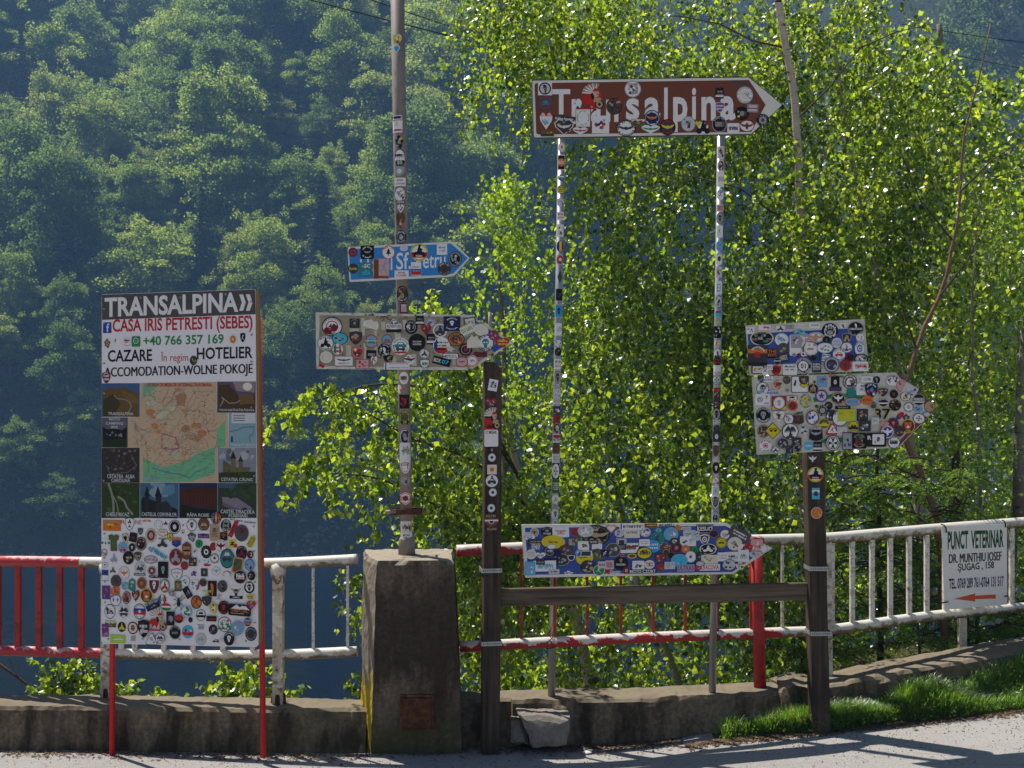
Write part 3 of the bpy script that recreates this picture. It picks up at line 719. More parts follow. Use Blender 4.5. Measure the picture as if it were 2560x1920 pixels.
# ---------------------------------------------------------------- loose stones, leaf litter
V = []; Fc = []
for i in range(2600):
    x = R.uniform(-3.6, 3.9); dy = abs(R.gauss(0, .10)); y = wallY(x)-.03-dy
    if x > 1.1: y -= .55*sstep(1.1, 2, x)*R.random()
    if R.random() < .35: y = R.uniform(6.9, 7.4)
    r = R.uniform(.002, .007)*(1.9 if R.random() < .03 else 1); z = gz(x, y)+r*.2+.002; k = len(V); a = R.random()*6
    V += [(x+r*math.cos(a+q)*R.uniform(.7, 1.2), y+r*math.sin(a+q)*R.uniform(.7, 1.2), z-.3*r) for q in (0, 1.57, 3.14, 4.7)]+[(x, y, z+r*.6)]
    Fc += [(k, k+1, k+4), (k+1, k+2, k+4), (k+2, k+3, k+4), (k+3, k, k+4)]
mk('gravel', V, Fc, m_plain('road_gravel', (.23, .19, .16), .9, .2, .3, 8), kind='stuff')
V = []; Fc = []
for i in range(5200):
    x = R.uniform(.05, 3.6) if R.random() < .8 else R.uniform(-3.4, .1); y = wallY(x)-.03-abs(R.gauss(0, .07))
    if x > 1.1: y = 7.48+.12*(x-1)-abs(R.gauss(0, .05))-.05*R.random()
    l = R.uniform(.006, .026); a = R.random()*6; z = gz(x, y)+.004; k = len(V); w_ = l*R.uniform(.08, .5)
    ca, sa = math.cos(a), math.sin(a)
    V += [(x-ca*l, y-sa*l, z), (x+sa*w_, y-ca*w_, z+.004), (x+ca*l, y+sa*l, z+R.uniform(0, .012)), (x-sa*w_, y+ca*w_, z+.002)]; Fc.append((k, k+1, k+2, k+3))
mk('leaf_litter', V, Fc, m_plain('dry_leaf_litter', (.20, .13, .075), .9, .1, .35, 12), kind='stuff')
# ================================================================ PLANTS
def leafs(pos, size, down=.75, spread=.5, wid=.42):
    """birch-like pointed leaves hanging from pos: numpy verts + tris (folded along the midrib, tips turned)"""
    n = len(pos); s = size[:, None]*1.05
    ax = rs.normal(size=(n, 3))*spread; ax[:, 2] -= down; ax /= np.linalg.norm(ax, axis=1)[:, None]
    r = rs.normal(size=(n, 3)); sd = np.cross(ax, r); sd /= np.linalg.norm(sd, axis=1)[:, None]+1e-9
    nn = np.cross(sd, ax); w_ = wid*s
    f = rs.uniform(.0, .35, n)[:, None]; cr = rs.uniform(-.25, .35, n)[:, None]
    V = np.stack([pos, pos+ax*s*.34+sd*w_+nn*w_*f, pos+ax*s*.34-sd*w_+nn*w_*f, pos+ax*s*.42, pos+ax*s+nn*s*cr,
                  ], 1)
    b = np.arange(n)[:, None]*5
    Fc = np.concatenate([b+np.array([[0, 3, 1]]), b+np.array([[0, 2, 3]]), b+np.array([[1, 3, 4]]), b+np.array([[3, 2, 4]])], 0)
    return V.reshape(-1, 3), Fc
class Strands:
    def __init__(s): s.pos = []; s.siz = []; s.V = []; s.F = []; s.k = 0
    def strand(s, p0, L, dirn, nl, ls, droop=1.0, wob=.05, rad=.0022, jit=.05):
        """one twig that leaves along dirn and bends down, with its leaves"""
        m = 6; p = np.array(p0, float); d = np.array(dirn, float); d /= np.linalg.norm(d)+1e-9; pts = [p.copy()]
        for i in range(m):
            d = d+np.array([0, 0, -droop*.38])+rs.normal(size=3)*wob; d /= np.linalg.norm(d); p = p+d*L/m; pts.append(p.copy())
        pts = np.array(pts)
        t_ = rs.uniform(.04, 1, nl)*m; i0 = np.minimum(t_.astype(int), m-1); f = (t_-i0)[:, None]
        s.pos.append(pts[i0]*(1-f)+pts[i0+1]*f+rs.normal(size=(nl, 3))*jit*.5); s.siz.append(rs.uniform(.5, 1.2, nl)*ls)
        for i, q in enumerate(pts):
            r = rad*(1-.7*i/m); s.V += [(q[0]+r, q[1], q[2]), (q[0]-.5*r, q[1]+.87*r, q[2]), (q[0]-.5*r, q[1]-.87*r, q[2])]
            if i < m:
                a = s.k+i*3
                s.F += [(a, a+1, a+4, a+3), (a+1, a+2, a+5, a+4), (a+2, a, a+3, a+5)]
        s.k += 3*(m+1)
        return pts
    def limb(s, pts, r0, r1, n=5):
        V, Fc = tube_geo(pts, [r0+(r1-r0)*i/(len(pts)-1) for i in range(len(pts))], n, False)
        s.V += [tuple(v) for v in V]; s.F += [tuple(i+s.k for i in f) for f in Fc]; s.k += len(V)
    def build(s, root, leafmat, twigmat=None, fol='foliage', singles=0, **kw):
        o = np.array(root.location)
        if s.V: 
            V = np.array(s.V)-o; big('twigs', V, np.array(s.F), twigmat or M['twig'], root, kind='stuff')
        if s.pos:
            pos = np.concatenate(s.pos)-o; siz = np.concatenate(s.siz)
            if singles:                                # the nearest leaves, large enough to be told apart
                order = np.argsort(pos[:, 1]+.0*siz); near = order[:singles]; rest = order[singles:]; ms = []
                for q in range(8):
                    v1, f1 = leafs(np.zeros((1, 3)), np.ones(1), **kw); t1 = big('leaf', v1, f1, leafmat); ms.append(t1.data); D.objects.remove(t1)
                for q, i_ in enumerate(near):
                    l1 = link('leaf', ms[q % 8], root); l1.location = tuple(float(z) for z in pos[i_]); l1.scale = (float(siz[i_]),)*3; l1.rotation_euler = (0, 0, R.uniform(0, 6.28))
                pos = pos[rest]; siz = siz[rest]
            V, Fc = leafs(pos, siz, **kw)
            big(fol, V, Fc, leafmat, root, kind='stuff')
            return len(pos)
        return 0
def PP(u, v, Y): return tuple(P(u, v, Y))
def inpoly(u, v, poly):
    c = False; n = len(poly)
    for i in range(n):
        a, b = poly[i], poly[(i+1) % n]
        if (a[1] > v) != (b[1] > v) and u < (b[0]-a[0])*(v-a[1])/(b[1]-a[1])+a[0]: c = not c
    return c
def hang(S, poly, Y0, Y1, n, Lr, nl, ls, droop=1.5, side=.4, hole=.0, hs=.9, jit=.05, bias=0):
    """hanging twigs whose tops lie in an outline (given once at the tree's distance, then real 3-D points)"""
    us = [p[0] for p in poly]; vs = [p[1] for p in poly]; k = 0; tries = 0
    while k < n and tries < n*20:
        tries += 1
        u = R.uniform(min(us), max(us)); v = R.uniform(min(vs), max(vs))
        if not inpoly(u, v, poly): continue
        Y = R.uniform(Y0, Y1); p = P(u, v, Y)
        if hole and .7*noise.noise(Vector((p.x*hs, p.y*hs*.8, p.z*hs+5)))+.75*noise.noise(Vector((p.x*3.1, p.y*1.6, p.z*.9+2))) < -hole+.14+.12*(R.random()-.5): continue
        k += 1
        L = R.uniform(*Lr); a = R.uniform(0, 6.28)
        S.strand(p, L, (math.cos(a)*side+bias, math.sin(a)*side, .35*R.random()), int(nl*L*R.uniform(.7, 1.2)), ls, droop, jit=jit)
def trunk(root, pts, r0, r1, mat, name='trunk', n=12):
    pts = smooth_pts([Vector(p) for p in pts], 26)
    pts = [p+Vector((noise.noise(p*2.3), noise.noise(p*2.3+Vector((9, 0, 0))), 0))*.025 for p in pts]
    return tube(name, local(pts, root), [r0+(r1-r0)*i/(len(pts)-1) for i in range(len(pts))], mat, root, n)
NL = 0
# --- big weeping birch whose canopy fills the right half
tb = empty('birch_tree', (X(2035, 10.6), 10.6, slope_z(X(2035, 10.6), 10.6)-.1), label='large weeping birch with the thickest pale trunk, rising behind the brown arrow sign', cat='birch tree', group=None)
trunk(tb, [P(2030, 1900, 10.6), P(2010, 1400, 10.6), P(2006, 1000, 10.5), P(2000, 640, 10.5), P(1993, 330, 10.4), P(1962, 120, 10.4), P(1940, -60, 10.3), P(1925, -350, 10.3)], .044, .028, M['birchbark'])
S = Strands()
for (a, b, c) in (((1993, 350), (1900, 250), (1700, 190)), ((1965, 120), (1800, 60), (1600, 40)), ((1990, 300), (2150, 120), (2330, 60)), ((2004, 640), (2100, 500), (2250, 430)),
                  ((2000, 560), (1850, 470), (1600, 430)), ((2004, 700), (1900, 600), (1700, 620)), ((1950, -60), (1600, -160), (1300, -120)), ((1940, -60), (2100, -160), (2400, -100))):
    Y = 10.4; e = R.uniform(-1.1, 1.1)
    S.limb([P(*a, Y), P((a[0]+b[0])/2, (a[1]+b[1])/2+12, Y+.1), P(*b, Y+e*.5), P((b[0]+c[0])/2, (b[1]+c[1])/2-10, Y+e*.7), P(*c, Y+e)], .011, .003)
hang(S, [(1230, -60), (2250, -60), (2180, 250), (1960, 330), (1420, 200), (1230, 190)], 10.9, 12.8, 820, (.4, 1.1), 46, .050, hole=.14, jit=.035)
hang(S, [(1180, -150), (1330, -120), (1290, 90), (1215, 120)], 10.6, 11.3, 60, (.5, 1.1), 36, .045)
hang(S, [(1330, 60), (1560, 120), (1480, 230), (1420, 330), (1350, 230), (1300, 180)], 10.2, 11.2, 50, (.3, .6), 34, .045)
hang(S, [(1430, 330), (1990, 330), (2040, 900), (1800, 1000), (1420, 900), (1450, 600)], 9.9, 11.6, 640, (.5, 1.3), 46, .048, hole=.14, jit=.035)
hang(S, [(1900, 380), (2060, 360), (2070, 900), (1920, 950)], 9.7, 10.2, 60, (.4, 1.0), 46, .048, jit=.035)
hang(S, [(1980, 250), (2230, 200), (2300, 600), (2230, 900), (1980, 900)], 10.4, 12.2, 420, (.35, .9), 40, .05, hole=.15)
NL += S.build(tb, M['birchleaf'])
# --- second birch, slim trunk to the right
tb = empty('birch_tree', (X(2250, 11.4), 11.4, -1.2), label='slim pale birch leaning to the right between the big birch and the reddish trunk', cat='birch tree')
trunk(tb, [P(2330, 1500, 11.4), P(2270, 1060, 11.4), P(2240, 900, 11.4), P(2190, 700, 11.4), P(2160, 520, 11.5), P(2110, 300, 11.6), P(2080, 60, 11.7)], .05, .02, M['birchbark'])
trunk(tb, [P(2230, 240, 11.6), P(2170, 330, 11.6), P(2080, 360, 11.5), P(1970, 600, 11.4), P(1925, 760, 11.4)], .01, .026, M['birchbark'], 'limb', 8)
S = Strands()
hang(S, [(2080, 100), (2280, 60), (2440, 240), (2480, 700), (2400, 1050), (2150, 1000), (2080, 600)], 10.8, 13.2, 620, (.3, .8), 40, .05, hole=.12)
NL += S.build(tb, M['birchleaf'])
# --- birch growing below the wall in the middle: fills behind the railing, long boughs reaching left over the water
tb = empty('birch_tree', (X(1500, 9.6), 9.6, -2.2), label='bushy birch below the parapet, its boughs reaching left past the grey pole over the water', cat='birch tree')
trunk(tb, [P(1520, 2100, 9.6), P(1470, 1690, 9.5), P(1420, 1500, 9.5), P(1330, 1330, 9.5), P(1290, 1150, 9.5), P(1240, 950, 9.5), P(1225, 780, 9.5)], .05, .014, M['birchbark'])
trunk(tb, [P(1740, 1900, 9.8), P(1690, 1700, 9.8), P(1600, 1480, 9.8), P(1560, 1300, 9.9), P(1500, 1050, 9.9)], .04, .014, M['birchbark'], 'trunk')
S = Strands()
for pts in ([(1310, 1260), (1180, 1150), (1040, 1100), (880, 1010), (800, 960)], [(1290, 1180), (1150, 1000), (960, 960), (830, 990), (715, 1022)], [(1330, 1330), (1150, 1290), (960, 1200), (820, 1180), (770, 1140)],
            [(1300, 1200), (1200, 1000), (1150, 900), (1090, 800)], [(1420, 1480), (1200, 1420), (980, 1500), (900, 1440)]):
    q = smooth_pts([P(u, v, 9.3-.25*i) for i, (u, v) in enumerate(pts)], 12); S.limb(q, .014, .003)
    for p in q[4:]:
        for r_ in range(3):
            a = R.uniform(0, 6.28); L = R.uniform(.12, .42); S.strand(p, L, (math.cos(a)-.35, math.sin(a), .2), int(9+L*38), .052, 1.0, jit=.03)
hang(S, [(800, 930), (860, 960), (960, 990), (1010, 1100), (1000, 1230), (930, 1300), (840, 1250), (790, 1210), (760, 1180), (740, 1120), (830, 1080), (800, 1010)], 8.4, 9.2, 75, (.12, .38), 44, .055, jit=.03)
hang(S, [(985, 905), (1220, 830), (1240, 1280), (1010, 1300)], 8.5, 9.9, 230, (.2, .6), 40, .052, hole=.35)
hang(S, [(1010, 760), (1110, 720), (1190, 780), (1200, 900), (1040, 880)], 8.9, 9.8, 90, (.15, .35), 40, .05, jit=.03)
hang(S, [(1140, 1200), (1500, 1150), (2000, 1150), (2010, 1700), (1500, 1760), (1140, 1760), (1120, 1500)], 8.5, 9.9, 1050, (.2, .6), 42, .052, hole=.15)
hang(S, [(1400, 850), (1990, 850), (2000, 1200), (1300, 1200), (1230, 900)], 8.9, 10.6, 420, (.25, .7), 38, .05, hole=.25)
hang(S, [(880, 1330), (905, 1330), (905, 1560), (880, 1500)], 8.4, 8.7, 8, (.2, .35), 40, .048, jit=.03)
hang(S, [(1180, 1350), (2100, 1350), (2100, 1900), (1180, 1900)], 10.6, 12.6, 520, (.25, .6), 40, .072, droop=.6, side=1, jit=.08)
NL += S.build(tb, M['birchleaf'], singles=290)
# --- upright young birch left of the brown sign's post
tb = empty('young_birch', (X(1250, 10.6), 10.6, -2.6), label='upright young birch with yellow green tips right of the small blue arrow sign', cat='birch tree')
trunk(tb, [P(1260, 1500, 10.6), P(1262, 1000, 10.6), P(1250, 700, 10.6), P(1262, 470, 10.6)], .035, .006, M['greybark'], n=7)
S = Strands()
for i in range(230):
    v = R.uniform(470, 1080); wd = 20+min(150, (v-450)*.33); u = 1262+R.gauss(0, .5)*wd+(30 if v > 600 else 0); a = R.uniform(0, 6.28)
    S.strand(P(u, v, 10.6+R.uniform(-.5, .5)), R.uniform(.15, .4), (math.cos(a)*.6, math.sin(a)*.6, .9), 17, .044, .15, jit=.04)
NL += S.build(tb, M['shrubleaf'])
# --- bright broadleaf shrubs at the far right
for (poly, Y0, Y1, n, lab) in (([(2420, 480), (2600, 420), (2640, 980), (2470, 960), (2430, 760)], 11.0, 12.6, 260, 'bright yellow green maple sapling at the right edge, above the veterinary sign'),
                               ([(2350, 1000), (2640, 950), (2640, 1330), (2370, 1320)], 10.5, 12.0, 190, 'low yellow green bush behind the white railing at the right edge')):
    c = P(sum(p[0] for p in poly)/len(poly), 1400, (Y0+Y1)/2); tb = empty('leafy_shrub', (c.x, c.y, -.5), label=lab, cat='shrub')
    trunk(tb, [(c.x, c.y, -.6), (c.x+.1, c.y, .9), (c.x+.15, c.y, 3.0 if n > 200 else 1.6)], .03, .01, M['greybark'], n=7)
    S = Strands(); hang(S, poly, Y0, Y1, n, (.2, .5), 34, .052 if n > 200 else .034, droop=.35, side=1, jit=.08); NL += S.build(tb, M['shrubleaf'], down=.2, spread=.8, wid=.48)
# dense backing wood at the right
tb = empty('beech_tree', (X(2350, 14), 14, -2), label='dense green beech filling the gap high at the right, farther back than the birches', cat='tree')
trunk(tb, [P(2390, 1500, 14), P(2385, 900, 14), P(2380, 450, 14), P(2350, 60, 14)], .07, .03, M['greybark'])
S = Strands()
hang(S, [(2160, 230), (2330, 20), (2420, 200), (2620, 150), (2640, 1600), (2050, 1600), (1980, 900), (2150, 600)], 13.0, 15.5, 1500, (.3, .7), 40, .075, droop=.5, side=1, hole=.3, hs=.7, jit=.09)
hang(S, [(1420, 650), (2000, 600), (2080, 1500), (1300, 1500)], 13.5, 15.0, 420, (.3, .7), 40, .07, droop=.5, side=1, hole=.35, hs=.8, jit=.09)
NL += S.build(tb, M['birchleaf'], down=.3, spread=.7)
# --- thin reddish tree in front of them
tb = empty('reddish_tree', (X(2345, 9.0), 9.0, .15), label='thin reddish brown tree with bare twigs rising crookedly from behind the veterinary sign', cat='tree')
trunk(tb, [P(2372, 1680, 9.0), P(2352, 1480, 9.0), P(2345, 1310, 9.0), P(2310, 1200, 9.05), P(2262, 1100, 9.1), P(2255, 1000, 9.1), P(2290, 880, 9.1), P(2350, 740, 9.2), P(2385, 600, 9.25), P(2400, 470, 9.3), P(2405, 350, 9.35), P(2440, 220, 9.4), P(2480, 60, 9.4)], .028, .005, M['redbark'])
S = Strands()
for (a, b, c) in (((2352, 1320), (2400, 1260), (2440, 1230)), ((2255, 1000), (2330, 950), (2440, 870)), ((2290, 870), (2260, 780), (2240, 690)), ((2350, 740), (2420, 650), (2470, 540)), ((2380, 600), (2300, 500), (2250, 380)),
                  ((2310, 1200), (2200, 1150), (2100, 1180)), ((2300, 1180), (2150, 1240), (2080, 1330)), ((2262, 1080), (2200, 1040), (2120, 1060)), ((2400, 480), (2480, 400), (2560, 350)), ((2345, 1330), (2290, 1290), (2270, 1240))):
    S.limb([P(*a, 9.1), P(*b, 8.95), P(*c, 8.8)], .009, .002)
    for i in range(7):
        f = R.uniform(.3, 1); q = P(*b, 8.95).lerp(P(*c, 8.8), f); ang = R.uniform(0, 6.28); S.strand(q, R.uniform(.15, .5), (math.cos(ang), .2, math.sin(ang)), R.choice([0, 0, 1, 3]), .04, .2, .12)
S.build(tb, M['birchleaf'], M['darktwig'])
tb = tube('dead_trunk', [P(2548, 1300, 9.8), P(2550, 1100, 9.8), P(2556, 960, 9.8), P(2560, 820, 9.8)], [.055, .05, .045, .02], M['greybark'], n=12, label='grey dead trunk cut by the right edge of the picture', cat='tree trunk')
tube('dead_trunk', [P(2398, 1420, 9.6), P(2396, 1240, 9.6), P(2390, 1150, 9.6), P(2396, 1126, 9.6)], [.045, .04, .035, .006], M['darktwig'], n=10, label='dark broken off trunk standing just left above the veterinary sign', cat='tree trunk')
# a few leafy sprays in front of the thin reddish tree
tb2 = empty('birch_tree', (X(2420, 9.2), 9.2, -.1), label='slender leafy birch sapling whose sprays veil the thin reddish tree', cat='birch tree')
trunk(tb2, [P(2440, 1700, 9.6), P(2450, 1200, 9.6), P(2430, 800, 9.6), P(2450, 500, 9.6)], .02, .006, M['greybark'], n=7)
S = Strands(); hang(S, [(2200, 350), (2600, 300), (2620, 1000), (2300, 1100), (2150, 800)], 9.3, 10.4, 190, (.25, .7), 30, .046, hole=.1, side=.7); NL += S.build(tb2, M['birchleaf'])
tb2 = empty('leafy_shrub', (X(2300, 9.6), 9.6, -.1), label='loose sunlit yellow green bush among the spruce boughs behind the white railing', cat='shrub')
trunk(tb2, [P(2300, 1720, 9.9), P(2290, 1400, 9.9), P(2310, 1150, 9.9)], .014, .004, M['greybark'], n=6)
S = Strands(); hang(S, [(2090, 1060), (2620, 1000), (2620, 1640), (2100, 1640)], 9.0, 10.4, 230, (.2, .5), 28, .034, droop=.5, side=1, jit=.08); NL += S.build(tb2, M['shrubleaf'], down=.3, spread=.7)
# --- spruces behind the white railing: flat sprays of needles
def spruce(root, boughs, mat):
    S = Strands(); Pn = []; An = []; Sn = []
    for (a, b, L, nb) in boughs:
        q = smooth_pts([a, a.lerp(b, .5)+Vector((0, 0, .05)), b+Vector((0, 0, -.06))], 10); S.limb(q, .008, .002, 4)
        d0 = (b-a).normalized()
        for i in range(nb):
            f = (i+1)/nb; p = a.lerp(b, f)+Vector((0, 0, .05*math.sin(f*3.1)-.06*f)); w_ = L*(1.15-f*.9)
            for sg in (-1, 1):
                d = (d0*.7+Vector((-d0.y, d0.x, 0))*sg*.8+Vector((0, 0, R.uniform(-.35, .1)))).normalized(); e = p+d*w_*R.uniform(.7, 1.1)
                S.limb([p, e], .0025, .001, 3)
                m = int(w_*420)+8; ff = np.array([R.random() for _ in range(m)])[:, None]; o_ = np.array(p)*(1-ff)+np.array(e)*ff
                Pn.append(o_); dd = np.array(d)[None]*.75+rs.normal(size=(m, 3))*.45; dd /= np.linalg.norm(dd, axis=1)[:, None]; An.append(dd); Sn.append(rs.uniform(.014, .026, m))
    Pn = np.concatenate(Pn)-np.array(root.location); An = np.concatenate(An); Sn = np.concatenate(Sn)[:, None]
    sd = np.cross(An, rs.normal(size=An.shape)); sd /= np.linalg.norm(sd, axis=1)[:, None]
    V = np.stack([Pn-sd*.0026, Pn+sd*.0028, Pn+An*Sn*1.15], 1).reshape(-1, 3)
    big('needles', V, np.arange(len(V)).reshape(-1, 3), mat, root, kind='stuff')
    S.build(root, None, M['darktwig'])
for (u0, us, vs, n, Yr, lab) in ((2200, (2085, 2420), (1130, 1560), 120, (8.7, 9.6), 'young green spruce just behind the white railing, left of the veterinary sign'),
                             (2420, (2300, 2640), (1500, 1700), 60, (8.9, 9.8), 'low spruce boughs under the bottom rail at the right'),
                             (2010, (1960, 2140), (1560, 1690), 30, (8.5, 9.1), 'small spruce seen low behind the right wooden post')):
    tb = empty('spruce_tree', (X(u0, 9.3), 9.3, 0), label=lab, cat='spruce tree'); bo = []
    trunk(tb, [P(u0, 1740, 9.4), P(u0-5, max(1100, vs[0]-40), 9.4)], .03, .01, M['darktwig'], n=6)
    for i in range(n):
        v = R.uniform(*vs); a = P(R.uniform(*us), v, R.uniform(*Yr)); an = R.uniform(0, 6.28); L = R.uniform(.22, .5)
        bo.append((a, a+Vector((math.cos(an)*L, math.sin(an)*L*.6, -.12*R.random())), L*.42, 9))
    spruce(tb, bo, M['spruceleaf'])
# dead twigs and undergrowth below the right railing
S = Strands()
for i in range(110):
    p = P(R.uniform(2090, 2600), R.uniform(1330, 1680), R.uniform(8.9, 9.9)); a = R.gauss(.4, .5)*R.choice([1, -1, 1]); S.strand(p, R.uniform(.3, .9), (math.cos(a), R.uniform(-.3, .3), math.sin(a)), 0, .03, R.uniform(-.1, .3), .12, rad=R.uniform(.002, .006))
V = np.array(S.V); big('dead_branches', V, np.array(S.F), M['twig'], kind='stuff')
tb = empty('undergrowth', (3.4, 9.6, 0), kind='stuff'); D.objects.remove(tb)
S = Strands()
for i in range(520):
    x = R.uniform(2.5, 5.2); y = R.uniform(8.35, 11); a = R.uniform(0, 6.28); S.strand((x, y, slope_z(x, y)+.02), R.uniform(.15, .45), (math.cos(a)*.5, math.sin(a)*.5, 1), 9, .035, .35, jit=.06)
pos = np.concatenate(S.pos); V, Fc = leafs(pos, np.concatenate(S.siz), down=.1, spread=.8); big('undergrowth', V, Fc, M['birchleaf'], kind='stuff')
# --- small plants showing above the left wall
def sprig(u, v, Y, n, hgt, wd, lab, nm='birch_sapling'):
    p = P(u, v, Y); rt = empty(nm, (p.x, Y, .05), label=lab, cat='sapling', group=None); S = Strands()
    for i in range(n):
        a = R.gauss(0, .5); q = (p.x+R.gauss(0, wd*.45), Y+R.uniform(-.08, .15), .12+R.random()*hgt*.55); S.strand(q, R.uniform(.5, 1)*hgt, (a*1.0, R.uniform(-.4, .4), 1), int(16+30*hgt), .045, .32, .1, jit=.02)
    S.limb([(p.x, Y, -.4), (p.x+.02, Y, .1+hgt*.4)], .006, .003); global NL; NL += S.build(rt, M['birchleaf'], down=.6, spread=.6)
sprig(170, 1700, 8.05, 34, .28, .26, 'largest leafy birch sapling above the left parapet, under the red rails')
sprig(300, 1720, 8.0, 9, .16, .10, 'small birch shoot above the parapet just right of the board\'s left red leg')
sprig(405, 1730, 8.0, 9, .13, .12, 'short birch sprout above the parapet under the middle of the board')
sprig(472, 1735, 8.0, 4, .09, .06, 'tiny pale sprout above the parapet between two larger ones under the board')
sprig(592, 1700, 8.0, 26, .30, .12, 'bushy birch sapling above the parapet left of the board\'s right red leg')
sprig(668, 1715, 8.0, 5, .14, .04, 'narrow birch shoot between the right red leg and the white post')
sprig(728, 1725, 8.0, 6, .14, .03, 'narrow birch shoot just right of the white railing post')
sprig(893, 1690, 8.0, 4, .20, .03, 'thin birch shoot beside the left side of the concrete pillar')
# bare branch at the far left
rt = empty('bare_branch', (X(60, 8.2), 8.2, .2), label='dry bare branch with curled dead twigs at the left edge under the red rails', cat='branch'); S = Strands()
S.limb([P(-30, 1640, 8.3), P(40, 1690, 8.25), P(105, 1738, 8.2), P(130, 1790, 8.2)], .012, .007); S.limb([P(20, 1640, 8.3), P(60, 1720, 8.2)], .004, .003)
for i in range(26):
    p = P(R.uniform(-20, 40), R.uniform(1560, 1640), 8.3); a = R.uniform(.1, 1.1); S.strand(p, R.uniform(.15, .4), (math.cos(a), 0, math.sin(a)), 0, .03, .55, .1, rad=.0018)
S.build(rt, None, M['twig'])
# --- grass on the bank and tufts
def blades(n, fx, hmin, hmax, wmax=.0035):
    V = []; Fc = []
    for i in range(n):
        x, y, z, hs = fx(); h = R.uniform(hmin, hmax)*hs; a = R.uniform(0, 6.28); ln = R.uniform(.1, .75)*h; w_ = R.uniform(.4, 1)*wmax; ca, sa = math.cos(a), math.sin(a); k = len(V)
        wx, wy = -sa*w_, ca*w_
        for (f, g, q) in ((0, 0, 1), (.45, .22, .85), (.8, .6, .55)):
            cx, cy, cz = x+ca*ln*g, y+sa*ln*g, z+h*f*(1-.12*g); V += [(cx-wx*q, cy-wy*q, cz), (cx+wx*q, cy+wy*q, cz)]
        V.append((x+ca*ln, y+sa*ln, z+h*(.95-.25*ln/h)))
        Fc += [(k, k+1, k+3), (k, k+3, k+2), (k+2, k+3, k+5), (k+2, k+5, k+4), (k+4, k+5, k+6)]
    return np.array(V), np.array(Fc)
def fx():
    while 1:
        x = R.uniform(1.35, 4.9); y0 = 7.50+.12*max(0, x-1.0); yw = wallY(x)-.02
        f = R.random(); y = y0+(yw-y0)*f+.10*noise.noise(Vector((x*2.2, 0, 0)))*(1-f)-.05
        dn = noise.noise(Vector((x*2.3, y*3.5, 2)))
        if R.random() < .75+.9*dn and R.random() < sstep(1.35, 2.2, x)+.08: return x, y, gz(x, y)-.01, (.5+.8*max(0, .35+dn))*(.45+.55*sstep(0, .25, f))
V, Fc = blades(66000, fx, .05, .24, .0026); big('grass', V, Fc, M['grass'], kind='stuff')
S = Strands()
for i in range(2600):
    x, y, z, h = fx(); a = R.uniform(0, 6.28); S.strand((x, y, z), R.uniform(.04, .14), (math.cos(a)*.5, math.sin(a)*.5, 1), 6, .020, .3, .1, rad=.001, jit=.012)
pos = np.concatenate(S.pos); V, Fc = leafs(pos, np.concatenate(S.siz), down=-.1, spread=.8, wid=.35); big('ground_cover', V, Fc, M['grass'], kind='stuff')
def tuft(u, v, n, hmax, wd, lab, leaves=0, ls=.05):
    x = X(u, 7.40); y = 6863/(v-960)+.02; z = gz(x, y); rt = empty('weed_plant', (x, y, z), label=lab, cat='weed')
    V, Fc = blades(n, lambda: (R.gauss(0, wd), R.gauss(0, .03), 0, 1), hmax*.4, hmax); big('blades', V, Fc, M['grass'], rt, kind='stuff')
    if leaves:
        p = np.array([(R.gauss(0, wd), R.gauss(-.02, .03), R.uniform(.02, hmax*.8)) for _ in range(leaves)]); V, Fc = leafs(p, rs.uniform(.7, 1.2, leaves)*ls, down=.1, spread=.7, wid=.45); big('leaves', V, Fc, M['grass'], rt, kind='stuff')
tuft(1100, 1872, 60, .13, .06, 'dark green broad leaved weed at the foot of the pillar by the rusted plate', 26, .055)
tuft(932, 1880, 90, .04, .035, 'low moss tuft at the left foot of the pillar', 30, .015)
tuft(622, 1862, 14, .14, .04, 'few thin grass blades at the foot of the parapet near the right red leg')
tuft(1950, 1800, 60, .20, .10, 'tall wild weed with small leaves where the grass meets the parapet', 120, .022)
# one small orange flower
tube('orange_flower', [P(2011, 1800, 7.45), P(2011, 1796, 7.45)], [.012, .009], m_plain('orange_petal', (.6, .2, .02)), n=7, label='single small orange flower in the grass left of the right wooden post', cat='flower')
# ---------------------------------------------------------------- overhead cables
def cable(a, b, Y, sag, rad, lab, grp):
    A = P(*a, Y); B = P(*b, Y); pts = [A.lerp(B, i/24)-Vector((0, 0, sag*4*(i/24)*(1-i/24))) for i in range(25)]
    tube('overhead_cable', pts, rad, M['blackwire'], n=6, label=lab, cat='cable', group=grp)
cable((500, -75), (1650, 215), 20, .05, .011, 'thick black cable crossing behind the grey pole at the top, the lower of two', 'overhead cables')
cable((760, -60), (1560, 200), 20, .05, .009, 'black cable just above the other one at the very top, right of the grey pole', 'overhead cables')
cable((-60, 236), (1400, 335), 60, .15, .013, 'thin cable across the forest a third of the way down on the left', 'overhead cables')
cable((-60, 385), (1400, 478), 80, .15, .009, 'very thin cable across the forest below the other thin one', 'overhead cables')
cable((2250, 60), (2660, 118), 30, .03, .010, 'upper thin cable in the gap at the top right', 'overhead cables')
cable((2250, 108), (2660, 190), 30, .03, .009, 'lower thin cable in the gap at the top right', 'overhead cables')
print('leaves', NL)
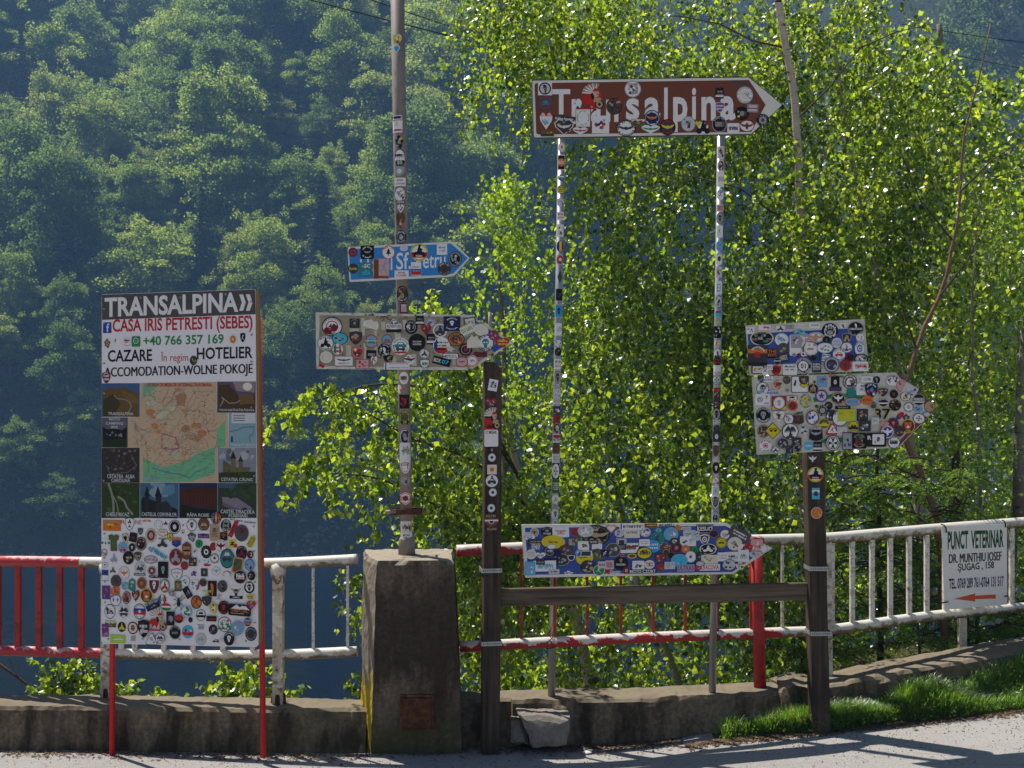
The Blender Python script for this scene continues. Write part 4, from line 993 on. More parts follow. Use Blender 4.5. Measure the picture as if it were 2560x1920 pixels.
# ================================================================ SIGNS AND STICKERS
CO = dict(W=(.72, .70, .70), K=(.012, .011, .013), k=(.045, .042, .05), R=(.48, .02, .02), B=(.015, .06, .30), b=(.03, .30, .62), Y=(.62, .50, .02), G=(.02, .22, .06), O=(.60, .16, .03),
          N=(.14, .06, .03), g=(.32, .32, .33), C=(.05, .42, .62), P=(.13, .05, .22), T=(.42, .30, .18), n=(.015, .02, .07), L=(.38, .55, .06), p=(.60, .32, .32), m=(.14, .018, .03),
          l=(.52, .50, .60), o=(.10, .11, .04), c=(.66, .60, .50), t=(.03, .20, .22), r=(.30, .03, .04), q=(.5, .5, .52), s=(.18, .34, .52), e=(.05, .10, .03), E=(.008, .075, .028), F=(.60, .085, .03), d=(.08, .07, .07), S=(.55, .36, .26))
TXT = {}
def text_geo(s, bold=.0):
    """glyph outlines of the built-in font as triangles, scaled to a unit box"""
    key = (s, bold)
    if key in TXT: return TXT[key]
    cu = D.curves.new('lettering', 'FONT'); cu.body = s; cu.size = 1; cu.resolution_u = 3; cu.offset = bold; cu.fill_mode = 'FRONT'
    ob = D.objects.new('lettering', cu); C.objects.link(ob); dg = bpy.context.evaluated_depsgraph_get(); me = ob.evaluated_get(dg).to_mesh()
    V = np.array([tuple(v.co)[:2] for v in me.vertices]); Fc = [tuple(p.vertices) for p in me.polygons]
    ob.evaluated_get(dg).to_mesh_clear(); D.objects.remove(ob); D.curves.remove(cu)
    lo = V.min(0); hi = V.max(0); asp = (hi[0]-lo[0])/(hi[1]-lo[1]); V = (V-lo)/(hi-lo)
    TXT[key] = (V, Fc, asp); return TXT[key]
def circ(x, y, r, n=14, ry=None, a0=0):
    ry = r if ry is None else ry
    return [(x+r*math.cos(a0+2*math.pi*i/n), y+ry*math.sin(a0+2*math.pi*i/n)) for i in range(n)]
def seg(x0, y0, x1, y1, w_):
    dx, dy = x1-x0, y1-y0; L_ = math.hypot(dx, dy)+1e-9; ax, ay = -dy/L_*w_/2, dx/L_*w_/2
    return [(x0+ax, y0+ay), (x0-ax, y0-ay), (x1-ax, y1-ay), (x1+ax, y1+ay)]
def star(n, r0, r1, x=0, y=0, a0=math.pi/2): return [(x+(r0 if i % 2 == 0 else r1)*math.cos(a0+math.pi*i/n), y+(r0 if i % 2 == 0 else r1)*math.sin(a0+math.pi*i/n)) for i in range(2*n)]
SH = {
 'c': lambda: circ(0, 0, 1, 28),
 'r': lambda: [(-1, -1), (1, -1), (1, 1), (-1, 1)],
 'R': lambda: [(x*.82+.18*math.cos(a), y*.82+.18*math.sin(a)) for x, y, a0 in ((1, 1, 0), (-1, 1, 1.57), (-1, -1, 3.14), (1, -1, 4.71)) for a in (a0, a0+.5, a0+1.05, a0+1.57)],
 's': lambda: [(-1, .8), (-.5, .88), (0, 1), (.5, .88), (1, .8), (.98, 0), (.75, -.45), (.4, -.8), (0, -1), (-.4, -.8), (-.75, -.45), (-.98, 0)],
 'h': lambda: [(0, 1), (.9, .5), (.9, -.5), (0, -1), (-.9, -.5), (-.9, .5)],
 'O': lambda: [(0, 1), (.9, .65), (1, -.7), (.5, -.9), (0, -1), (-.5, -.9), (-1, -.7), (-.9, .65)],
 'd': lambda: [(0, 1), (1, 0), (0, -1), (-1, 0)],
 't': lambda: [(-.15, .95), (.15, .95), (1, -.8), (.85, -1), (-.85, -1), (-1, -.8)],
 'x': lambda: [((.8+.2*math.sin(i*2.3))*math.cos(i*.449), (.8+.2*math.cos(i*1.7))*math.sin(i*.449)) for i in range(14)],
 'w': lambda: [(-1, .7), (-.35, .35), (0, .5), (.35, .35), (1, .7), (.75, 0), (.4, -.35), (.15, -.9), (0, -1), (-.15, -.9), (-.4, -.35), (-.75, 0)],
 'j': lambda: [(-1, .75), (-.4, .9), (0, .75), (.4, .9), (1, .75), (.8, .2), (.55, .3), (.6, -1), (-.6, -1), (-.55, .3), (-.8, .2)],
 'v': lambda: [(0, -1), (-.9, .0), (-1, .5), (-.6, .95), (-.2, .85), (0, .5), (.2, .85), (.6, .95), (1, .5), (.9, 0)],
 'f': lambda: [(-1, -1), (1, -.9), (1, .2), (.7, .9), (.2, .6), (-.2, .95), (-.6, .5), (-1, .1)],
}
def ic_mo(c):   # motorcycle and rider
    return [(circ(-.52, -.42, .36, 10), c), (circ(.52, -.42, .36, 10), c), ([(-.6, -.3), (-.2, .12), (.32, .2), (.6, -.3), (.2, -.5), (-.2, -.45)], c), ([(-.3, .05), (-.15, .6), (.12, .62), (.38, .2), (.1, .05)], c), (circ(.05, .76, .2, 9), c), (seg(.1, .5, .5, .2, .12), c)]
def ic_sk(c): return [(circ(0, .18, .52, 12, .5), c), ([(-.28, -.2), (.28, -.2), (.22, -.66), (-.22, -.66)], c), (circ(-.2, .1, .13, 7), 'x'), (circ(.2, .1, .13, 7), 'x')]
def ic_mt(c): return [([(-.85, -.4), (-.3, .45), (.0, 0), (.32, .62), (.9, -.4)], c), ([(-.1, -.1), (.1, .15), (.32, .62), (.5, .28), (.36, .2), (.25, .3)], 'x')]
def ic_ca(c): return [([(-.85, -.25), (-.85, .1), (-.5, .15), (-.3, .5), (.4, .5), (.6, .15), (.85, .08), (.85, -.25)], c), (circ(-.5, -.28, .2, 8), c), (circ(.5, -.28, .2, 8), c), ([(-.35, .15), (-.22, .4), (.3, .4), (.42, .15)], 'x')]
def ic_wi(c): return [([(-.95, .4), (-.1, .1), (-.15, -.15), (-.5, -.1), (-.75, .1)], c), ([(.95, .4), (.1, .1), (.15, -.15), (.5, -.1), (.75, .1)], c), (circ(0, 0, .25, 9), c)]
def ic_ea(c): return [([(-.95, .5), (-.3, .2), (0, .45), (.3, .2), (.95, .5), (.6, -.1), (.2, -.2), (.12, -.6), (-.12, -.6), (-.2, -.2), (-.6, -.1)], c), (circ(0, .45, .16, 8), c)]
def ic_pa(c): return [(circ(0, -.25, .42, 12, .32), c)]+[(circ(x, y, .14, 8, .2), c) for x, y in ((-.5, .15), (-.18, .42), (.18, .42), (.5, .15))]
def ic_ge(c): return [(seg(-.95*math.cos(a), -.95*math.sin(a), .95*math.cos(a), .95*math.sin(a), .22), c) for a in (0, .52, 1.05, 1.57, 2.09, 2.62)]+[(circ(0, 0, .76, 18), c), (circ(0, 0, .52, 16), 'x'), (circ(0, 0, .26, 10), c)]
def ic_tr(c): return [([(-.5, -.3), (-.15, .2), (-.35, .15), (0, .75), (.35, .15), (.15, .2), (.5, -.3)], c), (seg(0, -.3, 0, -.65, .16), c)]
def ic_st(c): return [(star(5, .75, .32), c)]
def ic_he(c): return [([(-.6, -.5), (-.68, .1), (-.35, .6), (.2, .68), (.6, .3), (.62, -.05), (.1, -.1), (.15, -.5)], c), ([(-.05, .28), (.55, .3), (.6, .02), (.05, -.02)], 'x')]
def ic_mc(c): return [([(0, 0), (.22*x-.34*y, .22*y+.34*x), (.8*x-.30*y, .8*y+.30*x), (.62*x, .62*y), (.8*x+.30*y, .8*y-.30*x), (.22*x+.34*y, .22*y-.34*x)][:1]+[(.8*x-.3*y, .8*y+.3*x), (.62*x, .62*y), (.8*x+.3*y, .8*y-.3*x)], c) for x, y in ((1, 0), (0, 1), (-1, 0), (0, -1))]
def ic_bi(c): return [([(-.5, .55), (-.1, .75), (.25, .5), (.35, 0), (.15, -.9), (-.05, -.9), (-.1, -.3), (-.35, .1), (-.3, .45)], c)]
def ic_sp(c): return [(circ(0, -.1, .3, 9, .4), c), (circ(0, .35, .2, 8), c)]+[(seg(0, y, s*.6, y+dy, .07), c) for s in (-1, 1) for y, dy in ((.3, .5), (.1, .25), (-.1, -.1), (-.3, -.5))]+[(seg(s*.6, y+dy, s*.85, y+dy*1.6-.15, .06), c) for s in (-1, 1) for y, dy in ((.3, .5), (.1, .25), (-.1, -.1), (-.3, -.5))]
def ic_fa(c): return [(circ(0, 0, .5, 12, .58), c), (circ(-.18, .12, .1, 6), 'x'), (circ(.18, .12, .1, 6), 'x'), (seg(-.2, -.25, .2, -.25, .09), 'x')]
def ic_tg(c): return [(circ(0, .1, .58, 14, .55), c), (circ(-.42, .52, .18, 8), c), (circ(.42, .52, .18, 8), c), (circ(0, -.12, .25, 9, .2), 'W'), (circ(-.22, .2, .08, 6), 'K'), (circ(.22, .2, .08, 6), 'K'), (seg(-.5, .1, -.3, .02, .07), 'K'), (seg(.5, .1, .3, .02, .07), 'K'), (seg(0, .62, 0, .38, .08), 'K')]
def ic_sb(c):
    o = []; x = -.8
    while x < .75: x2 = x+R.uniform(.12, .3); o.append((seg(x, R.uniform(-.6, .3), x2, R.uniform(-.1, .7), .09), c)); o.append((seg(x2, R.uniform(0, .6), x2+.05, R.uniform(-.7, 0), .08), c)); x = x2
    return o
def ic_fig(c): return [(circ(.1, .7, .18, 8), c), (seg(.05, .55, -.1, -.05, .25), c), (seg(-.1, -.05, -.75, -.45, .16), c), (seg(-.1, -.05, .5, -.7, .16), c), (seg(.05, .4, .6, .65, .11), c), (seg(.05, .4, -.5, .25, .11), c)]
def ic_bk(c): return [(p, c) for p in [seg(x, -.4, x+.01, .5, .13) for x in (-.5, -.1, .3)]]+[(circ(-.45, -.45, .3, 10), c), (circ(.5, -.45, .3, 10), c), (circ(-.45, -.45, .2, 9), 'x'), (circ(.5, -.45, .2, 9), 'x')][:0] + [(circ(-.5, -.2, .38, 12), c), (circ(-.5, -.2, .28, 10), 'x'), (circ(.5, -.2, .38, 12), c), (circ(.5, -.2, .28, 10), 'x'), (seg(-.5, -.2, 0, .3, .09), c), (seg(0, .3, .5, -.2, .09), c), (seg(-.2, .35, .3, .35, .09), c)]
def ic_cr(c): return [([(-.7, .5), (-.35, .1), (0, .7), (.35, .1), (.7, .5), (.5, -.3), (-.5, -.3)], c), (circ(0, -.3, .25, 9), c)]
def ic_hd(c):   # feathered head above a motorcycle
    o = [(seg(.15, .25, .15+1.0*math.cos(a), .25+.75*math.sin(a), .09), 'W' if i % 2 else 'T') for i, a in enumerate([1.2+.17*k for k in range(12)])]
    o += [([(.0, .1), (-.75, .05), (-.9, -.45), (-.6, -.3), (-.65, -.75), (-.3, -.4), (-.1, -.7), (.1, -.2)], 'R'), (circ(.25, .25, .28, 10, .32), 'S'), ([(.0, .45), (.2, .65), (.5, .52), (.52, .42), (.1, .38)], 'R'), ([(.0, .3), (.15, .0), (.05, -.25), (-.12, -.1), (-.15, .25)], 'K'), (seg(.33, .2, .48, .2, .06), 'K'),
          (circ(.55, -.55, .36, 12), 'K'), (circ(.55, -.55, .27, 11), 'T'), (circ(.55, -.55, .12, 8), 'K'), ([(.1, -.1), (.6, -.05), (.75, -.2), (.5, -.35), (.1, -.4)], 'T'), (seg(-.9, -.85, .3, -.85, .14), 'R')]
    return o
IC = dict(mo=ic_mo, sk=ic_sk, mt=ic_mt, ca=ic_ca, wi=ic_wi, ea=ic_ea, pa=ic_pa, ge=ic_ge, tr=ic_tr, st=ic_st, he=ic_he, mc=ic_mc, bi=ic_bi, sp=ic_sp, fa=ic_fa, tg=ic_tg, sb=ic_sb, fi=ic_fig, bk=ic_bk, cr=ic_cr, hd=ic_hd)
def clip_unit(poly, shape):
    return poly
class Art:
    """collects flat coloured pieces in sticker units; each layer a hair in front of the last"""
    def __init__(s): s.V = []; s.F = []; s.C = []; s.L = 0
    def poly(s, pts, col, layer=None):
        k = len(s.V); s.L += 1 if layer is None else 0; z = s.L if layer is None else layer
        s.V += [(x, y, z) for x, y in pts]; s.F.append(tuple(range(k, k+len(pts)))); s.C.append(col)
    def text(s, t_, col, x0, y0, x1, y1, bold=.01, layer=None):
        if not t_.strip(' .'): return
        V, Fc, asp = text_geo(t_, bold); s.L += 1; k = len(s.V)
        s.V += [(x0+(x1-x0)*a, y0+(y1-y0)*b, s.L) for a, b in V]; s.F += [tuple(i+k for i in f) for f in Fc]; s.C += [col]*len(Fc)
    def arc(s, t_, col, r0, r1, a0, a1, bold=.01, flip=False):
        """text bent between radii r0 and r1 from angle a0 to a1 (degrees, 90 = top)"""
        V, Fc, asp = text_geo(t_, bold); s.L += 1; k = len(s.V)
        for a, b in V:
            an = math.radians(a0+(a1-a0)*a); r = r0+(r1-r0)*b; s.V.append((r*math.cos(an), r*math.sin(an), s.L))
        s.F += [tuple(i+k for i in f) for f in Fc]; s.C += [col]*len(Fc)
def bgcol(c): return CO[c]
def make_art(spec):
    A = Art(); parts = spec.split(';'); head = parts[0].split()
    shp = head[0]; bgc = head[1]; fn = SH.get(shp[0])
    if bgc != '-': A.poly(fn(), CO[bgc])
    last = bgc if bgc != '-' else 'W'
    def tick_ring(c, r, n, w_=.10, a0=0, a1=360):
        A.L += 1
        for i in range(n):
            if R.random() < .18: continue
            a = math.radians(a0+(a1-a0)*(i+.5)/n); dr = w_*R.uniform(.6, 1); da = math.radians((a1-a0)/n)*R.uniform(.22, .4)
            A.poly([((r-dr)*math.cos(a-da), (r-dr)*math.sin(a-da)), ((r-dr)*math.cos(a+da), (r-dr)*math.sin(a+da)), ((r+dr)*math.cos(a+da), (r+dr)*math.sin(a+da)), ((r+dr)*math.cos(a-da), (r+dr)*math.sin(a-da))], CO[c], A.L)
    for p in parts[1:]:
        p = p.strip()
        if not p: continue
        k = p[0]
        if k == 'D':                                   # scaled copy of the outline
            f = float(p[1:-1])/10 if len(p) == 3 else float(p[1:-1])/100
            A.poly([(x*f, y*f) for x, y in fn()], CO[p[-1]]); last = p[-1]
        elif k == 'a': tick_ring(p[1], .80 if len(p) < 3 else float(p[2:])/100, 26)
        elif k == 'u': tick_ring(p[1], .78, 11, .11, 30, 150)
        elif k == 'v': tick_ring(p[1], .78, 11, .11, 210, 330)
        elif k == 'l':                                 # rows of illegible small print
            n = int(p[2:]) if len(p) > 2 else 3; A.L += 1
            for r_ in range(n):
                y = .55-1.1*(r_+.5)/n*1.0; x = -.75*R.uniform(.7, 1); h = .30/n
                while x < .65:
                    w_ = R.uniform(.05, .14); A.poly([(x, y-h), (x+w_, y-h), (x+w_, y+h), (x, y+h)], CO[p[1]], A.L); x += w_+R.choice([.03, .03, .1])
        elif k == 'H':                                 # band: Hcolour y0 y1 (in tenths)
            _, c, y0, y1 = p.replace('H', 'H ', 1).split(); y0 = float(y0)/10; y1 = float(y1)/10
            if shp[0] == 'c':
                def xs_(y): return math.sqrt(max(0, .94-y*y))
                pts = [(-xs_(y0+(y1-y0)*i/5), y0+(y1-y0)*i/5) for i in range(6)]+[(xs_(y1-(y1-y0)*i/5), y1-(y1-y0)*i/5) for i in range(6)]
                A.poly(pts, CO[c])
            else: A.poly([(-.96, y0), (.96, y0), (.96, y1), (-.96, y1)], CO[c])
        elif k == 'V':
            _, c, x0, x1 = p.replace('V', 'V ', 1).split(); x0 = float(x0)/10; x1 = float(x1)/10
            def ys_(x): return math.sqrt(max(0, .9-x*x)) if shp[0] == 'c' else .96
            A.poly([(x0, -ys_(x0)), (x1, -ys_(x1)), (x1, ys_(x1)), (x0, ys_(x0))], CO[c])
        elif k == 'B':                                 # irregular patches of printed colour
            for i in range(9):
                c = p[1+i % (len(p)-1)]; r = R.uniform(.12, .34); x = R.uniform(-.55, .55); y = R.uniform(-.55, .55)
                A.poly([(x+r*R.uniform(.5, 1)*math.cos(a), y+r*R.uniform(.4, 1)*math.sin(a)) for a in (0, .9, 1.8, 2.7, 3.6, 4.5, 5.4)], CO[c])
        elif k == 'i':                                 # i<icon><colour>[scale][@dx,dy]
            q = p[1:]; dx = dy = 0
            if '@' in q: q, dd = q.split('@'); dx, dy = [float(z)/10 for z in dd.split(',')]
            nm = q[:2]; c = q[2]; f = float(q[3:])/10 if len(q) > 3 else .62
            for poly, cc in IC[nm](c):
                cc = last if cc == 'x' else cc; A.poly([(x*f+dx, y*f+dy) for x, y in poly], CO[cc])
        elif k == 'T':                                 # T<colour> x0 y0 x1 y1 text
            q = p[1:].split(' ', 5); x0, y0, x1, y1 = [float(z)/10 for z in q[1:5]]; A.text(q[5].replace('_', ' '), CO[q[0]], x0, y0, x1, y1, .022)
        elif k == 'A':                                 # A<colour> r0 r1 a0 a1 text
            q = p[1:].split(' ', 5); r0, r1, a0, a1 = [float(z) for z in q[1:5]]; A.arc(q[5].replace('_', ' '), CO[q[0]], r0/10, r1/10, a0, a1, .015)
    return A
def art_mesh(A, sx, sy, rot, base, eps=.00009, name='sticker', mat=None):
    cs, sn = math.cos(rot), math.sin(rot)
    V = [((x*sx)*cs-(y*sy)*sn, -(base+L_*eps), (x*sx)*sn+(y*sy)*cs) for x, y, L_ in A.V]
    me = D.meshes.new(name); me.from_pydata(V, [], A.F)
    ca = me.color_attributes.new('Col', 'FLOAT_COLOR', 'CORNER')
    cols = np.repeat(np.array([(*c, 1) for c in A.C], np.float32), [len(f) for f in A.F], axis=0)
    # triangulation of from_pydata keeps loops in face order
    ca.data.foreach_set('color', cols.ravel()); me.materials.append(mat or M['print'])
    # faces look towards -Y
    me.update()
    if len(me.polygons) and me.polygons[0].normal.y > 0: me.flip_normals()
    return me
class Plane:
    """a vertical plane through two points given by photo column and distance; gives local coordinates"""
    def __init__(s, u0, v0, Y0, u1, Y1):
        s.o = P(u0, v0, Y0); e = Vector((X(u1, Y1)-s.o.x, Y1-Y0, 0)).normalized(); s.e = e; s.yaw = math.atan2(e.y, e.x); s.n = Vector((e.y, -e.x, 0))
    def hit(s, u, v):
        d = Vector(((u-1280)/F, 1, -(v-960)/F)); c0 = Vector((0, 0, H)); t_ = (s.o-c0).dot(s.n)/d.dot(s.n); return c0+d*t_
    def loc(s, u, v):
        p = s.hit(u, v)-s.o; return (p.dot(s.e), p.z)
    def mpp(s, u, v): return s.hit(u, v).y/F
def outline_panel(name, pts, th, mat, parent, bev=0, side=None):
    """extruded flat panel from local x,z points; front at y=0"""
    n = len(pts); V = [(x, 0, z) for x, z in pts]+[(x, th, z) for x, z in pts]
    Fc = [tuple(range(n)), tuple(range(n, 2*n))[::-1]]+[(i, n+i, n+(i+1) % n, (i+1) % n) for i in range(n)]
    o = mk(name, V, Fc, [mat]+([side] if side else []), parent)
    bm = bmesh.new(); bm.from_mesh(o.data); bmesh.ops.recalc_face_normals(bm, faces=bm.faces[:]); bm.to_mesh(o.data); bm.free()
    if side:
        for p in o.data.polygons:
            if abs(p.normal.y) < .5 or p.normal.y > .5: p.material_index = 1
    return o
def shrink(pts, d):
    n = len(pts); out = []
    A2 = sum(pts[i][0]*pts[(i+1) % n][1]-pts[(i+1) % n][0]*pts[i][1] for i in range(n)); sg = 1 if A2 > 0 else -1
    for i in range(n):
        a, b, c = Vector(pts[i-1]), Vector(pts[i]), Vector(pts[(i+1) % n]); e1 = (b-a).normalized(); e2 = (c-b).normalized()
        n1 = Vector((-e1.y, e1.x))*sg; n2 = Vector((-e2.y, e2.x))*sg; m_ = (n1+n2); m_ /= max(.3, m_.dot(n1)); out.append(tuple(b+m_*d))
    return out
def flat_patch(name, pts, y, mat, parent, **k):
    o = mk(name, [(x, y, z) for x, z in pts], [tuple(range(len(pts)))], mat, parent, **k)
    if o.data.polygons[0].normal.y > 0: o.data.flip_normals()
    return o
def roundcorners(pts, rads, n=5):
    out = []; m = len(pts)
    for i in range(m):
        a, b, c = Vector(pts[i-1]), Vector(pts[i]), Vector(pts[(i+1) % m]); r = rads[i] if isinstance(rads, list) else rads
        if r <= 0: out.append(tuple(b)); continue
        p = b+(a-b).normalized()*r; q = b+(c-b).normalized()*r
        for j in range(n+1):
            f = j/n; out.append(tuple(p*(1-f)**2+b*2*f*(1-f)+q*f*f))
    return out
def stickers(root, pl, crop, rows, base0=.0012, label_root=None, parent=None, bend=None, lx=0, lz=0):
    """rows: 'x y rx ry [rot] | spec [| label]' in the coordinates of one crop of the photo"""
    ox, oy, s = crop; done = []
    for row in rows.strip().split('\n'):
        row = row.strip()
        if not row: continue
        f = row.split('|'); nums = [float(z) for z in f[0].split()]; x, y, rx, ry = nums[:4]; rot = math.radians(nums[4]) if len(nums) > 4 else 0
        u, v = ox+x*s, oy+y*s; lx_, lz_ = pl.loc(u, v); m_ = pl.mpp(u, v)*s
        lev = 0
        for (a, b, ra_, lv) in done:
            if math.hypot(a-x, b-y) < (ra_+max(rx, ry))*.97: lev = max(lev, lv+1)
        lev = lev % 14
        done.append((x, y, max(rx, ry), lev))
        A = make_art(f[1].strip()); eps = min(.00009, .0009/max(1, A.L))
        me = art_mesh(A, rx*m_, ry*m_, rot, base0+lev*.00105, eps)
        o = link('sticker', me, parent or root); o.location = (lx_-lx, 0, lz_-lz)
        if len(f) > 2: o['label'] = f[2].strip()
        if bend: bend(o)
def lettering(root, pl, crop, items, y=-.0012, name='lettering', bold=.02, parent=None):
    """items: (text, colour, x0, y0, x1, y1) boxes in crop pixels; slants follow the box corners given as y-left, y-right"""
    ox, oy, s = crop
    for it in items:
        t_, c, x0, ya, x1, yb, h = it[:7]; bd = it[7] if len(it) > 7 else bold      # bottom-left y, bottom-right y, height
        a = pl.loc(ox+x0*s, oy+ya*s); b = pl.loc(ox+x1*s, oy+yb*s); hh = h*s*pl.mpp(ox+x0*s, oy+ya*s)
        fat = bd*.9 if 'M' in t_ and bd else 0
        V, Fc, asp = text_geo(t_, 0 if fat else bd); ex = Vector((b[0]-a[0], b[1]-a[1])); ez = Vector((-ex.y, ex.x)).normalized()*hh
        ez = Vector((0, hh))
        Vv = [(a[0]+ex.x*p+ez.x*q, y, a[1]+ex.y*p+ez.y*q) for p, q in V]
        if fat:
            n0 = len(Vv); Fc = [tuple(f) for f in Fc]; F0 = list(Fc); V0 = list(Vv)
            for kk, dx_ in enumerate((-fat*hh, fat*hh)):
                Vv += [(p[0]+dx_, y-.0001*(kk+1), p[2]) for p in V0]; Fc += [tuple(i+n0*(kk+1) for i in f) for f in F0]
        me = D.meshes.new(name); me.from_pydata(Vv, [], Fc); ca = me.color_attributes.new('Col', 'FLOAT_COLOR', 'CORNER')
        ca.data.foreach_set('color', np.tile(np.array([*CO[c], 1], np.float32), len(me.loops))); me.materials.append(M['print']); me.update()
        if me.polygons[0].normal.y > 0: me.flip_normals()
        o = link(name, me, parent or root)
def patch(root, pl, crop, pts, col, y=-.0006, name='print_band', mat=None):
    ox, oy, s = crop; q = [pl.loc(ox+a*s, oy+b*s) for a, b in pts]
    me = D.meshes.new(name); me.from_pydata([(a, y, b) for a, b in q], [], [tuple(range(len(q)))]); me.update()
    if me.polygons[0].normal.y > 0: me.flip_normals()
    if mat: me.materials.append(mat)
    else:
        ca = me.color_attributes.new('Col', 'FLOAT_COLOR', 'CORNER'); ca.data.foreach_set('color', np.tile(np.array([*(CO[col] if isinstance(col, str) else col), 1], np.float32), len(me.loops))); me.materials.append(M['print'])
    return link(name, me, root)
def screws(root, pl, crop, pts, r=.0065, yy=-.003):
    for x, y in pts:
        a, b = pl.loc(crop[0]+x*crop[2], crop[1]+y*crop[2]); V, Fc = tube_geo([(0, .003, 0), (0, -.002, 0), (0, -.0042, 0)], [r, r, r*.55], 8); o = mk('screw', V, Fc, M['steel'], root); o.location = (a, yy+.001, b)
def sign_root(name, pl, **k): return empty(name, pl.o, pl.yaw, **k)
# ================================================================ tall information board on two red legs
pl = Plane(255, 736, 7.34, 640, 7.17)
bd = sign_root('information_board', pl, label='tall white advertising board with map and stickers, standing on two red legs', cat='sign board')
oc = [(255, 736), (638, 723), (646, 1612), (640, 1618), (258, 1609), (253, 1603)]
outline_panel('panel', roundcorners([pl.loc(u, v) for u, v in oc], 0), .006, M['board'], bd)
fr = [pl.loc(u, v) for u, v in ((257, 742), (637, 729), (644, 1608), (257, 1600))]
for i in range(4):
    a, b = Vector((fr[i][0], .024, fr[i][1])), Vector((fr[(i+1) % 4][0], .024, fr[(i+1) % 4][1])); d = (b-a)
    c = (a+b)/2; ang = math.atan2(d.z, d.x); box('frame_batten', c+Vector((.004 if i == 1 else 0, 0, 0)), (d.length, .034, .028), M['edge_wood'], bd, rot=Matrix.Rotation(-ang, 3, 'Y'), bev=.002)
for (u0, u1, vt, vb) in ((272, 268, 760, 1886), (637, 649, 788, 1893)):
    x0, z0 = pl.loc(u0, vt); x1, z1 = pl.loc(u1, vb)
    tube('leg', [Vector((x1, .06, z1-.02)), Vector((x0, .06, z0))], .018, M['red_leg'], bd, 14)
c1 = (230, 700, .3617); c2 = (230, 1250, .24116)
patch(bd, pl, c1, [(70, 102), (1127, 66), (1131, 237), (70, 276)], 'd')
lettering(bd, pl, c1, [('TRANSALPINA', 'W', 88, 258, 1012, 222, 136, .03), ('CASA IRIS PETRESTI (SEBES)', 'R', 143, 386, 1110, 360, 114, .02), ('+40 766 357 169', 'G', 355, 455, 910, 440, 66, .02),
    ('CAZARE', 'K', 110, 567, 415, 560, 82, .02), ('În regim', 'R', 477, 578, 665, 576, 82, .0), ('HOTELIER', 'K', 725, 550, 1110, 541, 82, .02), ('ACCOMODATION-WOLNE POKOJE', 'K', 88, 690, 1110, 664, 84, .025)])
for k_ in (0, 1): patch(bd, pl, c1, [(1018+46*k_, 100-k_), (1045+46*k_, 100-k_), (1063+48*k_, 155), (1045+46*k_, 212), (1018+46*k_, 213), (1036+46*k_, 155)], 'W', -.0012, 'chevron')
stickers(bd, pl, c1, '''
106 330 31 37|r B;TW -2 -8 5 8 f|white letter f on a blue square
106 438 28 35|x N;D6T;D3N|brown star shaped crest
162 420 6 14|r -;TK -9 -9 9 9 f
243 430 30 32|c W;BRRkK;vR
305 425 31 36|R G;D-;|green square with a white telephone in a speech bubble
975 410 27 34|c W;D8O;ifac5
1043 398 19 34|s K;ifiW7
702 556 27 33|c k;BYGok
100 675 31 40|s m;uW;lW2;D-|dark maroon shield sticker over the first letter of the accommodation line
'''.replace(';D-', ''), .0022)
stickers(bd, pl, c1, '305 420 19 21|c W;D8G;ibkW4\n1 1 1 1|r -'.split('\n')[0], .0034)
# printed photographs
def photo(x0, y0, x1, y1, base, polys, cap, lbl, cols=1):
    s_ = 3; root = patch(bd, pl, c1, [(x0, y0), (x1, y0-(x1-x0)*.004), (x1, y1-(x1-x0)*.004), (x0, y1)], base, -.0006, 'printed_photo'); root['label'] = lbl
    A = Art(); W_, H_ = x1-x0, y1-y0
    for c, pts in polys: A.poly([(px*2-1, 1-py*2) for px, py in pts], c if isinstance(c, tuple) else CO[c])
    for (t_, a0, b0, a1, b1) in cap: A.text(t_, CO['q'], a0*2-1, 1-b1*2, a1*2-1, 1-b0*2, .02)
    a, b = pl.loc(c1[0]+(x0+x1)/2*c1[2], c1[1]+(y0+y1)/2*c1[2]); m_ = pl.mpp(c1[0]+x0*c1[2], c1[1]+y0*c1[2])*c1[2]
    o = link('photo_print', art_mesh(A, W_/2*m_*.995, H_/2*m_*.995, 0, .0007, .00003, 'photo_print'), root); o.location = (a, 0, b)
rn = lambda a, b: R.uniform(a, b)
def blobs(n, cols, x0, y0, x1, y1, r0=.02, r1=.09):
    o = []
    for i in range(n):
        x, y, r = rn(x0, x1), rn(y0, y1), rn(r0, r1); pts = [(min(1, max(0, x+r*rn(.5, 1.2)*math.cos(a))), min(1, max(0, y+r*rn(.4, 1)*math.sin(a)))) for a in (0, 1.05, 2.1, 3.14, 4.2, 5.2)]; o.append((R.choice(cols), pts))
    return o
def path_(pts, w_): 
    return [seg(a[0], a[1], b[0], b[1], w_) for a, b in zip(pts, pts[1:])]
photo(67, 714, 330, 946, (.05, .10, .22), [((.13, .075, .022), [(0, .25), (.2, .12), (.4, .18), (.6, .1), (.8, .25), (1, .3), (1, 1), (0, 1)]), ((.05, .04, .015), [(0, .5), (.3, .3), (.5, .6), (.3, 1), (0, 1)]), ((.17, .10, .03), [(.5, .2), (.9, .35), (1, .6), (.7, .6)])]+[((.22, .20, .17), p) for p in path_([(.3, .35), (.4, .45), (.6, .48), (.75, .55), (.8, .7), (.7, .9)], .035)], [('TRANSALPINA', .14, .86, .86, .95)], 'printed photo of a winding mountain road at the upper left of the board')
